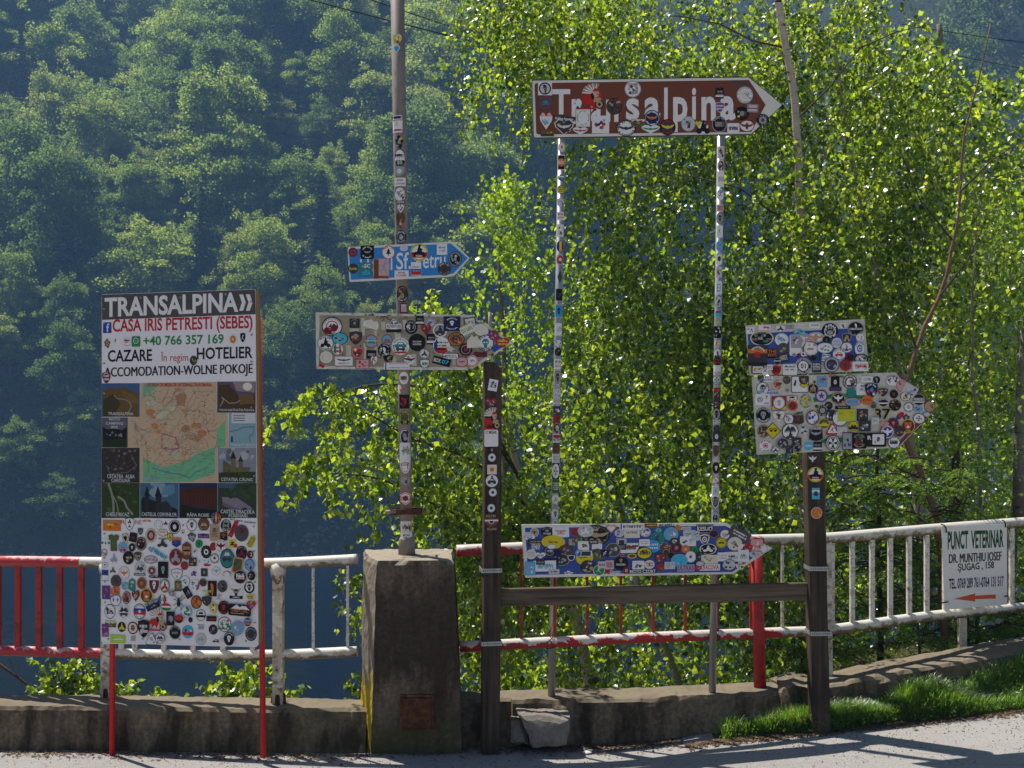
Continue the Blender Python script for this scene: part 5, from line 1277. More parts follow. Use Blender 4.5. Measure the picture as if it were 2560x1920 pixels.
photo(865, 702, 1132, 917, (.10, .08, .13), [((.28, .20, .20), [(.4, 0), (1, 0), (1, .35), (.5, .3)]), ((.75, .65, .55), circ(.8, .16, .13, 12)), ((.07, .04, .02), [(0, .1), (.3, .1), (.5, .35), (.6, .55), (1, .4), (1, 1), (0, 1)]), ((.16, .09, .03), [(.55, .45), (.95, .4), (1, .7), (.6, .75)])]+[((.30, .25, .2), p) for p in path_([(.05, .8), (.15, .6), (.1, .5), (.3, .7), (.5, .68), (.6, .6)], .03)], [('TRANSFĂGĂRĂȘAN', .02, .86, .98, .97)], 'printed photo of a winding road under a low sun at the upper right of the board')
photo(67, 950, 248, 1158, (.10, .10, .13), [((.01, .012, .012), [(0, .3), (.2, .4), (.5, .35), (.8, .42), (1, .3), (1, 1), (0, 1)]), ((.015, .03, .012), [(0, .75), (1, .7), (1, 1), (0, 1)])]+blobs(8, [(.2, .2, .25), (.1, .1, .12)], .1, .5, .9, .68, .02, .07), [('MOTO', .27, .01, .72, .10), ('CAMPING', .13, .15, .85, .24), ('IRIS', .35, .28, .63, .37)], 'dark printed camping photo at the left edge of the map')
photo(945, 918, 1135, 1158, (.22, .34, .38), [((.55, .55, .58), [(.08, 0), (1, 0), (1, .3), (.08, .3)])]+[((.12, .12, .15), [(.15, y), (.6, y), (.6, y+.025), (.15, y+.025)]) for y in (.07, .14, .21)]+[((.06, .16, .35), p) for p in path_([(0, .55), (.3, .5), (.5, .42), (.95, .4), (.9, .6), (.75, .7), (.8, .82)], .025)]+[((.02, .08, .3), [(.05, .68), (.14, .68), (.14, .85), (.05, .85)]), ((.3, .1, .1), circ(.78, .8, .03, 7))], [('TRANSAPUSEANA', .03, .88, 1.0, .97)], 'small printed road map at the right edge of the large map')
photo(67, 1160, 330, 1402, (.035, .030, .030), blobs(60, [(.15, .09, .05), (.07, .05, .04), (.20, .14, .10), (.03, .03, .04)], .05, .02, .95, .62, .01, .06)+[((.16, .15, .14), p) for p in path_([(.1, .5), (.2, .75), (.7, .7), (.95, .5), (.8, .2)], .02)], [('CETATEA  ALBA', .12, .76, .90, .87), ('CAROLINA', .24, .88, .77, .98)], 'printed aerial photo of a fortress town left of the map')
photo(870, 1160, 1136, 1400, (.22, .24, .28), blobs(18, [(.38, .38, .42), (.28, .28, .33), (.12, .13, .17)], .05, 0, .95, .3, .05, .14)+[((.12, .09, .05), [(.12, .35), (.4, .55), (.45, .8), (.1, .8)]), ((.16, .12, .07), [(.33, .3), (.46, .3), (.46, .7), (.33, .7)]), ((.03, .02, .015), [(.31, .31), (.39, .08), (.48, .31)]), ((.14, .11, .07), [(.55, .38), (.65, .38), (.65, .7), (.55, .7)]), ((.04, .03, .02), [(.53, .39), (.6, .22), (.67, .39)]), ((.13, .11, .05), [(.2, .58), (.85, .55), (.85, .72), (.2, .75)]), ((.03, .045, .012), [(0, .72), (1, .68), (1, 1), (0, 1)])]+blobs(12, [(.02, .03, .01), (.05, .07, .02)], .1, .65, .95, .8, .02, .07), [('CETATEA CÂLNIC', .06, .84, .95, .96)], 'printed photo of a walled church with pointed tower right of the map')
photo(67, 1403, 330, 1646, (.028, .05, .012), blobs(30, [(.04, .08, .015), (.02, .035, .01), (.06, .10, .02)], 0, 0, 1, .95, .03, .1)+[((.25, .23, .2), p) for p in path_([(.15, 0), (.25, .3), (.3, .6), (.3, .85)], .06)+path_([(.42, .38), (.6, .5), (.68, .7), (.85, .9)], .055)+path_([(.25, .3), (.4, .6), (.45, .9)], .03)], [('CHEILE BICAZ', .08, .84, .75, .95)], 'printed photo of hairpin roads in green forest at the lower left of the photo row')
photo(332, 1403, 600, 1646, (.05, .12, .20), blobs(12, [(.10, .22, .32), (.2, .3, .38)], .3, 0, .95, .35, .08, .2)+[((.012, .014, .018), [(.05, .4), (.95, .72), (1, .75), (1, 1), (0, 1), (0, .5)]), ((.02, .02, .025), [(.1, .36), (.22, .36), (.22, .8), (.1, .8)]), ((.015, .012, .016), [(.08, .37), (.16, .08), (.24, .37)]), ((.025, .022, .028), [(.4, .38), (.55, .38), (.55, .85), (.4, .85)]), ((.015, .012, .016), [(.37, .39), (.46, .08), (.57, .39)]), ((.03, .03, .035), [(.55, .55), (.7, .5), (.85, .7), (.85, .85), (.55, .9)])], [('CASTELUL CORVINILOR', .01, .84, .98, .95)], 'printed photo of a castle with two spires against a blue sky')
photo(602, 1403, 868, 1646, (.015, .03, .07), [((.06, .018, .012), [(0, .25), (.3, .12), (.6, .1), (1, .15), (1, .75), (0, .6)]), ((.01, .014, .007), [(0, .6), (.4, .72), (1, .75), (1, 1), (0, 1)])]+[((.10, .03, .018), seg(rn(.1, .95), .25, rn(.1, .95), .65, .02)) for i in range(0)]+[((.095, .028, .018), seg(x, .25+.02*i % .1, x+.03, .66, .02)) for i, x in enumerate((.12, .2, .31, .42, .5, .58, .67, .76, .85, .93))], [('RÂPA ROSIE', .19, .84, .80, .96)], 'dark printed photo of red cliffs in the bottom photo row')
photo(870, 1403, 1138, 1646, (.03, .05, .03), [((.05, .09, .16), [(0, 0), (.5, 0), (.35, .2), (0, .15)]), ((.22, .17, .22), [(.08, .4), (.5, .42), (.9, .7), (.88, .85), (.4, .68), (.1, .55)]), ((.14, .10, .14), [(.1, .55), (.4, .68), (.88, .85), (.6, .86), (.1, .65)])]+blobs(24, [(.02, .04, .012), (.045, .07, .02), (.03, .05, .03)], 0, .1, 1, .4, .04, .12)+blobs(14, [(.02, .04, .012), (.05, .08, .02)], 0, .75, 1, .95, .04, .1), [('CASTEL DRACULA', .05, .76, .98, .87), ('POIENARI', .27, .88, .78, .98)], 'printed photo of a ruined mountain castle at the bottom right of the photos')
# the road map
MPc = [(332, 712), (862, 703), (864, 918), (940, 918), (944, 1158), (868, 1160), (868, 1400), (332, 1403), (332, 1158), (248, 1158), (248, 950), (332, 946)]
mp_ = patch(bd, pl, c1, MPc, (.52, .37, .24), -.0006, 'road_map'); mp_['label'] = 'large orange and green road map print in the middle of the board'
A = Art(); cx_, cy_ = 600, 1055
def q_(pts): return [((x-cx_)/350, (cy_-y)/350) for x, y in pts]
A.poly(q_([(335, 715), (470, 712), (330, 830)]), (.20, .38, .24)); A.poly(q_([(335, 1230), (480, 1300), (640, 1250), (760, 1190), (866, 1150), (866, 1330), (700, 1390), (420, 1400), (335, 1330)]), (.16, .42, .22))
A.poly(q_([(880, 1040), (942, 960), (942, 1150), (880, 1150)]), (.16, .42, .22)); A.poly(q_([(335, 1340), (420, 1360), (560, 1398), (335, 1401)]), (.18, .38, .30))
for i in range(26):
    x, y = R.choice([(rn(400, 520), rn(980, 1100)), (rn(560, 800), rn(1000, 1110)), (rn(600, 720), rn(760, 960)), (rn(380, 480), rn(860, 1050)), (rn(480, 660), rn(735, 790))]); r = rn(15, 42)
    A.poly(q_([(x+r*rn(.6, 1.3)*math.cos(a), y+r*rn(.5, .9)*math.sin(a)) for a in (0, .9, 1.8, 2.7, 3.6, 4.5, 5.4)]), R.choice([(.46, .20, .08), (.50, .26, .12), (.40, .19, .09), (.50, .32, .18)]))
for i in range(16):
    x, y = R.choice([(rn(420, 600), rn(850, 980)), (rn(430, 640), rn(1190, 1250)), (rn(360, 420), rn(760, 900))]); r = rn(12, 34); A.poly(q_([(x+r*rn(.6, 1.3)*math.cos(a), y+r*rn(.5, .9)*math.sin(a)) for a in (0, 1.05, 2.1, 3.1, 4.2, 5.2)]), R.choice([(.50, .46, .34), (.40, .44, .30)]))
def road_line(x, y, n, step, col, w_, a=None):
    a = rn(0, 6.28) if a is None else a; L_ = A.L+1; A.L += 1
    for i in range(n):
        x2, y2 = x+step*math.cos(a), y+step*math.sin(a)
        if not (inpoly(x2, y2, MPc) and inpoly(x, y, MPc)): break
        A.poly(q_(seg(x, y, x2, y2, w_)), col, L_); x, y = x2, y2; a += R.gauss(0, .45)
for i in range(60): road_line(rn(345, 860), rn(770, 1370), 12, 17, R.choice([(.20, .27, .18), (.16, .24, .16), (.34, .14, .12), (.25, .22, .2), (.15, .25, .3)]), 2.6)
for i in range(12): road_line(rn(260, 330), rn(960, 1150), 6, 16, (.22, .27, .2), 2.4)
L_ = A.L = A.L+1
for i in range(330):
    x, y = rn(345, 900), rn(770, 1370)
    if inpoly(x, y, MPc): w_ = rn(6, 14); A.poly(q_([(x, y), (x+w_, y), (x+w_, y+3.5), (x, y+3.5)]), R.choice([(.10, .12, .08), (.14, .12, .1), (.3, .1, .08)]), L_)
for p in path_([(400, 1300), (500, 1330), (620, 1345), (680, 1370), (720, 1330), (820, 1290)], 6): A.poly(q_(p), (.06, .22, .35), L_+1)
for p in path_([(478, 1060), (475, 1165), (520, 1170), (600, 1165), (575, 1090), (478, 1060)], 4): A.poly(q_(p), (.42, .04, .10), L_+1)
A.L = L_+2; A.text('RETEAUA DRUMURILOR NATIONALE DIN ROMANIA', (.42, .06, .03), *[z for z in (q_([(368, 737)])[0]+q_([(842, 712)])[0])], .02)
a, b = pl.loc(c1[0]+cx_*c1[2], c1[1]+cy_*c1[2]); m_ = pl.mpp(c1[0]+cx_*c1[2], c1[1])*c1[2]*350
o = link('map_print', art_mesh(A, m_, m_, 0, .0007, .000012, 'map_print'), mp_); o.location = (a, 0, b)
screws(bd, pl, c1, [(338, 122), (611, 120), (925, 98), (1103, 150), (85, 200), (85, 300), (1088, 262), (1105, 380), (85, 577), (1103, 565), (85, 782), (1102, 880), (82, 1387), (1120, 1353)])
screws(bd, pl, c2, [(130, 350), (130, 600), (135, 850), (135, 1060), (170, 1440), (525, 1440), (910, 1445), (1597, 1462), (1690, 1272), (1690, 850), (1680, 530), (1677, 275), (945, 262)], .0055)
lettering(bd, pl, c2, [('R', 'R', 300, 250, 345, 250, 45, .0), ('NE', 'R', 450, 252, 515, 252, 45, .0)])
stickers(bd, pl, c2, '''
207 262 100 58|r O;BRYOR;TT -9 3 9 9 ROMANIA|orange and red souvenir sticker at the top left of the sticker field
392 248 52 70|s K;D9W;imoK4@0,4;imok3@0,-3
568 215 65 30|r -;icaO9|small orange car sticker without a background
690 255 48 50|c g;D9W;ag55;TK -5 -2 5 2 ____.
765 240 30 24|r -;imoK9
858 278 65 73|c K;D9W;D8K;ifaW6
1036 258 58 63|c k;D9W;iskk7;uk
1160 250 62 70|c K;D9N;imtT7;vT
1287 185 60 63|c n;aY;D6Y;V R 1 5;V B -5 -1;ifaY4|round red, yellow and blue sticker overlapping the photo row
1390 265 58 66|c K;uW;vW;D6g;D5K;TW -4 -2 4 2 111
1467 300 24 90 -25|r R;lK4
1553 342 77 88|c d;BmmKmd;Tg 1 -6 5 -3 ___
1460 203 30 9 -5|r -;TK -9 -9 9 9 MOTO
1530 216 40 9 -6|r -;TK -9 -9 9 9 TERROR
1640 232 70 10 -3|r -;TK -9 -9 9 9 PODKARPACIE
504 325 30 38|s k;lg3
613 366 61 75|c T;D9c;D8N;ifap7;ac
735 340 55 38|c R;D9W;D8c;TR -5 -1 5 5 JAWA;vR
812 383 32 42|s o;D8Y;imoo5
945 338 28 35|x W;ieaN7;uk
1036 378 56 60|x d;imtg8;imog4@0,-4;uW
1160 358 66 42|r W;H P -9 2;TT -8 -5 8 -1 P.W.R.__ROCAS;ln1|white and purple rectangular sticker
1275 335 51 87|r T;ifaN5@0,3;lN6
1370 375 40 42|r K;TR -8 2 8 7 GARAGE;BRGR
1655 430 32 72 -28|O Y;D8K;D7Y;lN4|tilted yellow badge at the right edge
228 437 62 92|j o;BooGo|olive green shirt shaped sticker
145 446 50 48|c W;H G -2 3;D5W;itrG6|white round sticker with a green band and fir tree
350 400 36 60 12|v K;D9Y;D8W;D6K
430 386 42 48 -10|r K;imtm8;
512 452 60 71|c K;D9T;D8K;Bmcmg
322 490 52 58|c s;BWsWC;icaR8@0,-4|round blue sticker with a red car
420 490 37 43|c K;isklW6
617 515 36 33|v s;Bgpgk
740 400 55 11|r -;TK -9 -9 9 9 MOTO_BANDA
733 452 64 46|r -;imoK10;imok9|black motorcycle outline without background
878 437 54 53|h B;H O 4 9;BkkRB;vK
985 525 54 96|O N;H O -2 2;imtK9@0,3;TO -6 3 6 6 Sunset;lT2|tall dark badge with an orange sunset between mountains
1112 453 40 44|c G;ieaK4|round bright green sticker
1185 537 56 66|c K;igeK11;D8K;D7W;igeK9;
1258 482 36 44|c R;D8r|plain round red sticker
1342 475 61 68|c W;aR;ieam9|round white sticker with a dark red eagle
1455 452 36 44|r Y;imoK5;lK2|bright yellow square with a small motorcycle
1490 472 18 22|f R
1552 546 62 73|c K;ug;imom8;
1642 565 39 43|c g;D9K;TR -6 -4 0 5 T;TW 0 -4 6 5 2
130 545 32 38|c N;D8W;BNmp
228 602 50 54|r -;imog9;isbg6@0,-6
382 597 61 70|c K;BTNoT;D2T|round black sticker with a brown hat
480 582 40 48|s K;D8T;BKNk;TK -7 3 7 7 RIDERS
610 617 78 43|c g;D9l;TR -6 -3 6 3 KAPTURE;ak
715 568 88 50 -28|r -;TK -9 -6 9 6 Maniacy;TC -8.6 -5 9.2 7 Maniacy|blue slanted handwriting sticker
873 592 70 88|c m;D9R;D8m;imog8;|large dark red bell shaped badge with a rider
1068 530 32 35|x W;BRkbk
965 678 41 44|c k;D8R;D5r
1050 640 42 44|R k;BYOkg
1120 635 20 30|s -;ifag8
1195 650 46 45|c W;BbRbW;H R -8 -3
1273 605 46 52|c k;D9W;icrk6@0,1;uk;vk
1405 605 75 102|c K;D9t;BtGtt;icak8;imtc5@0,5|large teal oval sticker with an old car
1515 675 56 86 -10|R T;D8o;BkoNe;TR -7 -8 7 -5 ROMANIA|tilted olive sticker with rounded corners
1640 670 53 60|c n;D9s;Bskgn
135 672 29 29|c K;D9W;ieaK6
217 727 36 36|r -;imoo10;ifaG3
335 758 61 71|c p;D9W;ap70;D5W;ieaO7|pale pink round sticker with an orange bird
500 703 62 68|c q;BgkgW;imtk8
497 770 62 13|r K;TW -9 -6 9 6 WIND_RIDERS
623 732 46 46|c m;D9c;D8m;ifac6
742 722 56 84|r K;isk.9;iskg7
882 770 61 62|s k;D9W;TR -6 1 6 4 MOTOCROSS;ifag4@0,-4
1055 765 56 52|x W;BPRPR;imoP6
1165 750 37 42|r k;iskg6;
1290 735 46 48|c q;D8W;ieag8
1400 787 66 62|x W;iwiY10;D5W;isln5;un|winged white badge with purple lettering
1543 795 71 72|c g;D9K;H R -4 -2;TW -6 0 6 5 KLE;lW1|black round sticker reading KLE with a red line
1660 782 42 50|c K;ifaT6;BkTk
137 780 37 56|r B;H W -9 0;ieak6@0,4
252 840 61 66|c d;Bmkdm;ifak7|dark cloaked figure sticker
245 930 50 48|f O;BPORp
150 957 46 70|r P;BOPnOP|purple and orange picture sticker at the left edge
345 888 41 43|c s;BYbY
418 876 40 66|O t;BYtWt
520 862 53 62|c N;D9O;D8N;ifaO7
650 880 62 102|s W;D9m;iskW6;HW 5 7;|large dark red shield with a ram skull
648 790 62 12|r -;TK -9 -9 9 9 MOTOKLVB
760 887 52 72|c G;aW;D7W;imoR7;vR
965 840 53 58|c s;D9W;BGsTW
895 890 39 55|r o;ifaT5;lT3
1070 882 62 58 -15|c W;V R 4 8;BbRbW;au80
1155 853 41 43|c N;D8k;ig.k;ug
1250 917 48 80|r K;ibiO10|black panel with an orange bird
1355 893 53 62|c k;D9d;BkKg
1632 905 57 62|c K;uW;D7W;iskK8
1495 960 75 80|s W;iwiT9@0,3;iskk7;HK -8 -4;TW -5 -7 5 -5 CAMPUS|large grey eagle badge on the right
250 1035 59 63|c P;D9W;iskP4@-4,0;iskP4@4,0;uP
362 1010 46 66|c m;BOmOk;ac
460 990 44 62|v m;BTmT;icrT7
572 990 69 76|c Y;D9m;itgO9;TY -5 -7 5 -4 TIGER|round tiger head sticker with yellow rim
832 962 46 42|x g;BRkgk
993 958 36 60 32|r K;BgPgd
1198 945 58 18|r -;TL -9 -9 9 9 SWAMP
1198 980 30 14|r -;TL -9 -9 9 9 V70
730 1030 45 50|c R;V G -8 -3;V W -3 3;ibkC7
635 1087 78 44 24|r n;H s 3 9;BNkTN
905 1060 66 88|r -;ispK10;
958 1013 24 9|r -;TK -9 -9 9 9 DTR
1083 1058 60 71|c K;D9O;aK;D6O;ifik8
1195 1045 53 53|s k;BgkGk
1322 1010 48 45|r -;ifiT10
1265 1118 56 66|x Y;D6W;BYkYk|yellow and white bee-like badge
1372 1112 61 71|c K;uR;vR;iskR6
1540 1138 122 60 -3|R K;imtW10@0,5;TO -8 -4 8 2 TRIP-TEC;TW -8 -7 4 -5 Take_your_next_experience|black sticker reading TRIP-TEC in orange under a white mountain line
1660 1085 52 46|v R;BYbPbb|heart shaped sticker with a blue truck
1650 1005 43 32|v Y;lK2
188 1155 60 76|c k;D9W;imtk8;BkgWk
332 1155 66 76|c W;imtk9@0,3;icak8@0,-3;ag
495 1155 69 82|c k;D9W;ag75;H R -4 0;H B 0 4;D2W|large white round sticker with a small flag shield
770 1108 56 38|c R;H W -2 3;H G -9 -2
690 1240 108 124|r -;ihdK10|large sticker of a feathered rider head over a motorcycle
822 1225 45 72|r K;ibig6;ibig6@2,0;lg1
912 1228 46 44|c k;D9R;HK -9 -3
1045 1150 2 2|r W
987 1150 66 66|c -;ab95;D7W;BGGeG|white sticker with a green tree in a ring of blue figures
1022 1242 25 28|c K;igek10
1130 1192 53 60|c K;D9W;H K -4 0;imtK6@0,4
1245 1227 55 27|r K;TR -8 -5 8 4 Freeborn
1375 1288 74 80|c m;D9W;D7q;imtG12@0,-2;BWRW|large white round badge with green mountains and a dark red rim
1515 1325 66 75|c s;BTsWgs
1620 1262 40 43|c n;H O -6 -1;H s 1 6
1650 1387 63 74|c K;D9k;ag75
195 1285 61 33|r o;H c 4 9;BYNYo
140 1350 38 66|r P;BONOn;Tp -8 -8 8 -4 LIFE
310 1315 45 53|c K;imoY8
425 1325 59 66|c m;am;D8c;ifam8
545 1330 63 96|s K;Bgkgk;lW2
862 1372 66 73|c g;D9K;ug;Tg -5 -2 5 1 BIKER
995 1365 63 70|c C;BRkRW;HR -5 0;icaR8@0,-2
1130 1315 48 52|r -;lk4
1257 1342 49 53|c K;D8k;BTKg
1130 1440 58 64|c g;D9c;D8q;icag7
1430 1432 57 72|c K;AW 7 9 150 30 GOLONKI;iskW7
1285 1462 42 36|r -;icak10
1350 1440 30 30|r -;lg3
270 1440 84 44|R L;BLWL;icaW6@2,0|light green picture of a white van
430 1432 42 52|r -;lm7
627 1435 66 62|t k;D9W;ifag6;TR 2 -7 6 -4 S|white triangle sticker
715 1430 53 57|h k;D9W;imtk8@0,2;Tk -6 -5 6 -2 TEAM
935 1055 3 3|r W
'''.replace('isk.9;', '').replace('isln5;', '').replace('isklW6', 'iskW6').replace('ig.k;', '').replace(';au80', '').replace(';au', ''), .0022)
# ================================================================ grey pole on the pillar
class Pole:
    def __init__(s, ua, va, ub, vb, Y, r, rb=None):
        s.ua, s.va, s.ub, s.vb, s.Y, s.r = ua, va, ub, vb, Y, r; s.base = P(ub, vb, Y)
        d = P(ua, va, Y)-s.base; s.lean = math.atan2(d.x, d.z); s.len = d.length
    def ax(s, v): return s.ub+(s.ua-s.ub)*(v-s.vb)/(s.va-s.vb)
    def loc(s, u, v): return ((u-s.ax(v))*s.Y/F, (Z(v, s.Y)-s.base.z)/math.cos(s.lean))
    def mpp(s, u, v): return (s.Y-s.r)/F
def bender(r, rz=None):
    def f(o):
        me = o.data; bm = bmesh.new(); bm.from_mesh(me); lx = o.location.x
        rr = r if rz is None else rz(o.location.z)
        for k in range(-5, 6):
            bmesh.ops.bisect_plane(bm, geom=bm.verts[:]+bm.edges[:]+bm.faces[:], plane_co=(k*.27*rr-lx, 0, 0), plane_no=(1, 0, 0), dist=1e-6)
        dead = [v for v in bm.verts if abs(v.co.x+lx) > 1.36*rr]
        bmesh.ops.delete(bm, geom=dead, context='VERTS')
        for v in bm.verts:
            a = (v.co.x+lx)/rr
            h = -v.co.y+.0004; v.co.x = (rr+h)*math.sin(a)-lx; v.co.y = -(rr+h)*math.cos(a)
        bm.to_mesh(me); bm.free()
    return f
po = Pole(993, -40, 1017, 1380, 7.60, .038)
gp = empty('sign_pole', po.base, label='tall grey rust-streaked round pole with stickers, standing on the concrete pillar', cat='pole'); gp.rotation_euler = (0, po.lean, 0)
hL = po.len; rz_ = lambda z: .0385+.0065*(z/hL)
tube('shaft', [(0, 0, .05), (0, 0, hL*.3), (0, 0, hL*.6), (0, 0, hL+.6)], [.0385, .0405, .0425, .046], M['pole'], gp, 28)
tube('base_collar', [(0, 0, -.03), (0, 0, .085), (0, 0, .10)], [.062, .056, .045], M['pole'], gp, 6)
z_ = po.loc(1016, 1278)[1]
box('clamp', (0, -.050, z_), (.20, .012, .034), M['rust'], gp, bev=.003); box('clamp', (0, .052, z_), (.20, .012, .034), M['rust'], gp, bev=.003)
tube('clamp_bolt', [(-.13, -.045, z_), (-.06, -.045, z_+.004)], .015, M['pole'], gp, 10)
tube('clamp_bolt', [(.08, -.06, z_), (.08, .06, z_)], .008, M['rust'], gp, 8)
bnd = bender(.04, rz_)
stickers(gp, po, (940, 0, .37383), '''
143 280 34 42|v W;D9Y;BOkb;ifaW5@0,2|yellow and blue smiling face sticker high on the pole
143 340 22 26|v W;D8b
142 838 40 58|R W;D8W;H n 6 9;HR -8 -6;ifaq5;HR 4 5
158 958 34 48|x K;BObY;ifag5|dark sticker with orange crest on the grey pole
162 1062 40 58|c K;D9W;H R -2 2;H n 2 4;H K -9 -3;TK -7 1 7 4 BRIMLEX;imtg6@0,-5
160 1152 36 34|s g;ifaW8;D2k
165 1224 39 29|r W;TK -5 2 5 6 SMART_RIDING;TR -8 -6 8 -2 ACADEMY
165 1308 40 52|c k;D9W;ifag7;Bgkg
168 1358 30 10|r k;TW -8 -7 8 7 UKRAINE
170 1402 20 30|v W;BPbR
168 1480 28 55|v N;BOkN;ifac4@0,-4
172 1590 38 46|c K;uW;D7g;D6K;ifaW7;vW
'''.replace('D2k', ''), .0008, bend=bnd)
stickers(gp, po, (960, 680, .43478), '''
108 130 36 48|c K;uT;D8k;BNTk;ifaT6@0,-2;vW
118 210 22 30|r r;D7W;lp3
118 610 28 36|c W;ibkk7;lk1;TR -2 -7 3 -5 PL
88 672 16 26|c W;H R -6 0
120 745 31 40|r K;ifaR8;BRkK|dark square sticker with a red face on the grey pole
122 838 32 42|c K;D9Y;D8o;icak7;HK -8 -4;TY -3 -7 3 -4 ROM
122 946 34 50|c g;D9P;D8W;D7K;BgkP;iskg6
124 1040 34 60|R W;isbk8@0,3;ifag3@3,2
126 1120 30 38|s W;D8R;D7W;Tk -7 2 7 6 LUONY
126 1198 30 26|s g;Bkgk
127 1298 42 42|h R;D9W;D8R;D7W;TR -9 -3 9 3 DNO_CLUB;D3K|red and white hexagonal sticker low on the grey pole
130 1466 38 38|R q;D9c;isbk9;isbk7
132 1520 38 24|r W;TK -5 2 5 7 SMART_RIDING;TR -8 -7 8 -1 ACADEMY
136 1588 36 34|s K;D9R;D8k;BgRk
'''.replace('D3K', 'D4k'), .0008, bend=bnd)
# ---------------------------------------------------------------- blue arrow sign on the pole
def arrow_sign(name, pl, crop, outline, border, th, face, bordmat, rads, label, y_face=-.0006, inner=None, cat='road sign', back='back'):
    rt = sign_root(name, pl, label=label, cat=cat); ox, oy, s = crop
    pts = roundcorners([pl.loc(ox+x*s, oy+y*s) for x, y in outline], rads)
    outline_panel('panel', pts, th, bordmat, rt, side=M[back])
    if face:
        ip = inner and roundcorners([pl.loc(ox+x*s, oy+y*s) for x, y in inner], [r*.6 for r in rads] if isinstance(rads, list) else rads*.6) or shrink(pts, border)
        flat_patch('face_film', ip, y_face, face, rt)
    return rt
pl = Plane(865, 700, 7.37, 1175, 7.37); cb = (760, 580, .24412)
sg = arrow_sign('direction_sign', pl, cb, [(445, 155), (1525, 97), (1697, 268), (1545, 445), (1480, 460), (465, 512)], 0, .018, M['signblue'], M['signwhite'], [.012, .012, .012, .012, .02, .012],
                'small bright blue arrow sign with white border, higher of two on the grey pole', inner=[(458, 178), (1505, 118), (1678, 268), (1530, 425), (1465, 437), (480, 490)])
lettering(sg, pl, cb, [('Hotel', 'W', 575, 410, 905, 392, 150, .01), ('Sf.', 'W', 945, 388, 1095, 380, 175, .012), ('Petru', 'W', 1150, 378, 1450, 360, 160, .01)])
screws(sg, pl, cb, [(910, 297), (1100, 292)], .006)
stickers(sg, pl, cb, '''
503 208 48 49|c m;D9R;D8m;ag45
648 208 69 70|r K;uW;iwig6;vW|black square sticker at the top of the blue sign
865 208 67 69|c R;D9W;uR;itrK8
1023 165 42 32|c l;D9W;D8l
1180 208 88 92|c Y;uk;vk;D8W;H R -6 0;imoK8@0,1;TW -4 -5 4 -3 POLSKA|round yellow, white and red sticker with motorcycles on the blue sign
1413 176 53 58|r W;icrR3@4,3;icrB3@-4,3;lg2
1547 276 68 78|c K;D9g;D8K;Bgqg;ug
1437 378 69 69|c k;uq;D6N;D5k;vg
505 374 50 51|c K;D9k;TY -8 -3 8 3 Exotic
632 384 70 72|r t;BYbKCk;TW -2 2 7 8 SC;TC -6 -8 6 -3 2024
790 378 82 104|r p;V N -9 -3;ifis8@4,1;HN -9 -4
1000 430 72 36|r W;TK -5 1 5 6 SMART_RIDING;TR -8 -7 8 -1 ACADEMY
1148 378 52 68|r W;H B -4 0;H R -9 -4;lg2
'''.replace('HN -9 -4', 'H N -9 -7'), .0018)
# ---------------------------------------------------------------- old rusty arrow sign
pl = Plane(789, 780, 7.28, 1283, 7.42)
sg = arrow_sign('direction_sign', pl, cb, [(118, 822), (1720, 850), (2140, 1130), (1755, 1385), (1700, 1415), (125, 1402)], 0, .055, M['oldface'], M['oldborder'], [.004]*6,
                'old faded arrow sign with rusty border and blue tip', inner=[(160, 850), (1715, 873), (2095, 1130), (1740, 1365), (1690, 1385), (152, 1378)])
for x0, x1, y0, y1 in ((585, 620, 880, 1060), (625, 760, 960, 990), (470, 560, 990, 1060), (790, 830, 920, 1000), (930, 990, 1040, 1090), (1010, 1050, 900, 1000), (720, 745, 1010, 1330), (1100, 1150, 1250, 1370), (430, 480, 1160, 1290), (610, 640, 1140, 1350), (1520, 1560, 1300, 1360), (900, 940, 1280, 1370), (1400, 1440, 1190, 1330)):
    patch(sg, pl, cb, [(x0, y0), (x1, y0), (x1+4, y1), (x0+4, y1)], (.50, .47, .38), -.0009, 'worn_letter_stroke')
patch(sg, pl, cb, [(1700, 872), (1830, 958), (2095, 1132), (1950, 1235), (1915, 1200), (1985, 1120), (1850, 1000)], 'n', -.0009, 'tip_film', M['deepblue'])
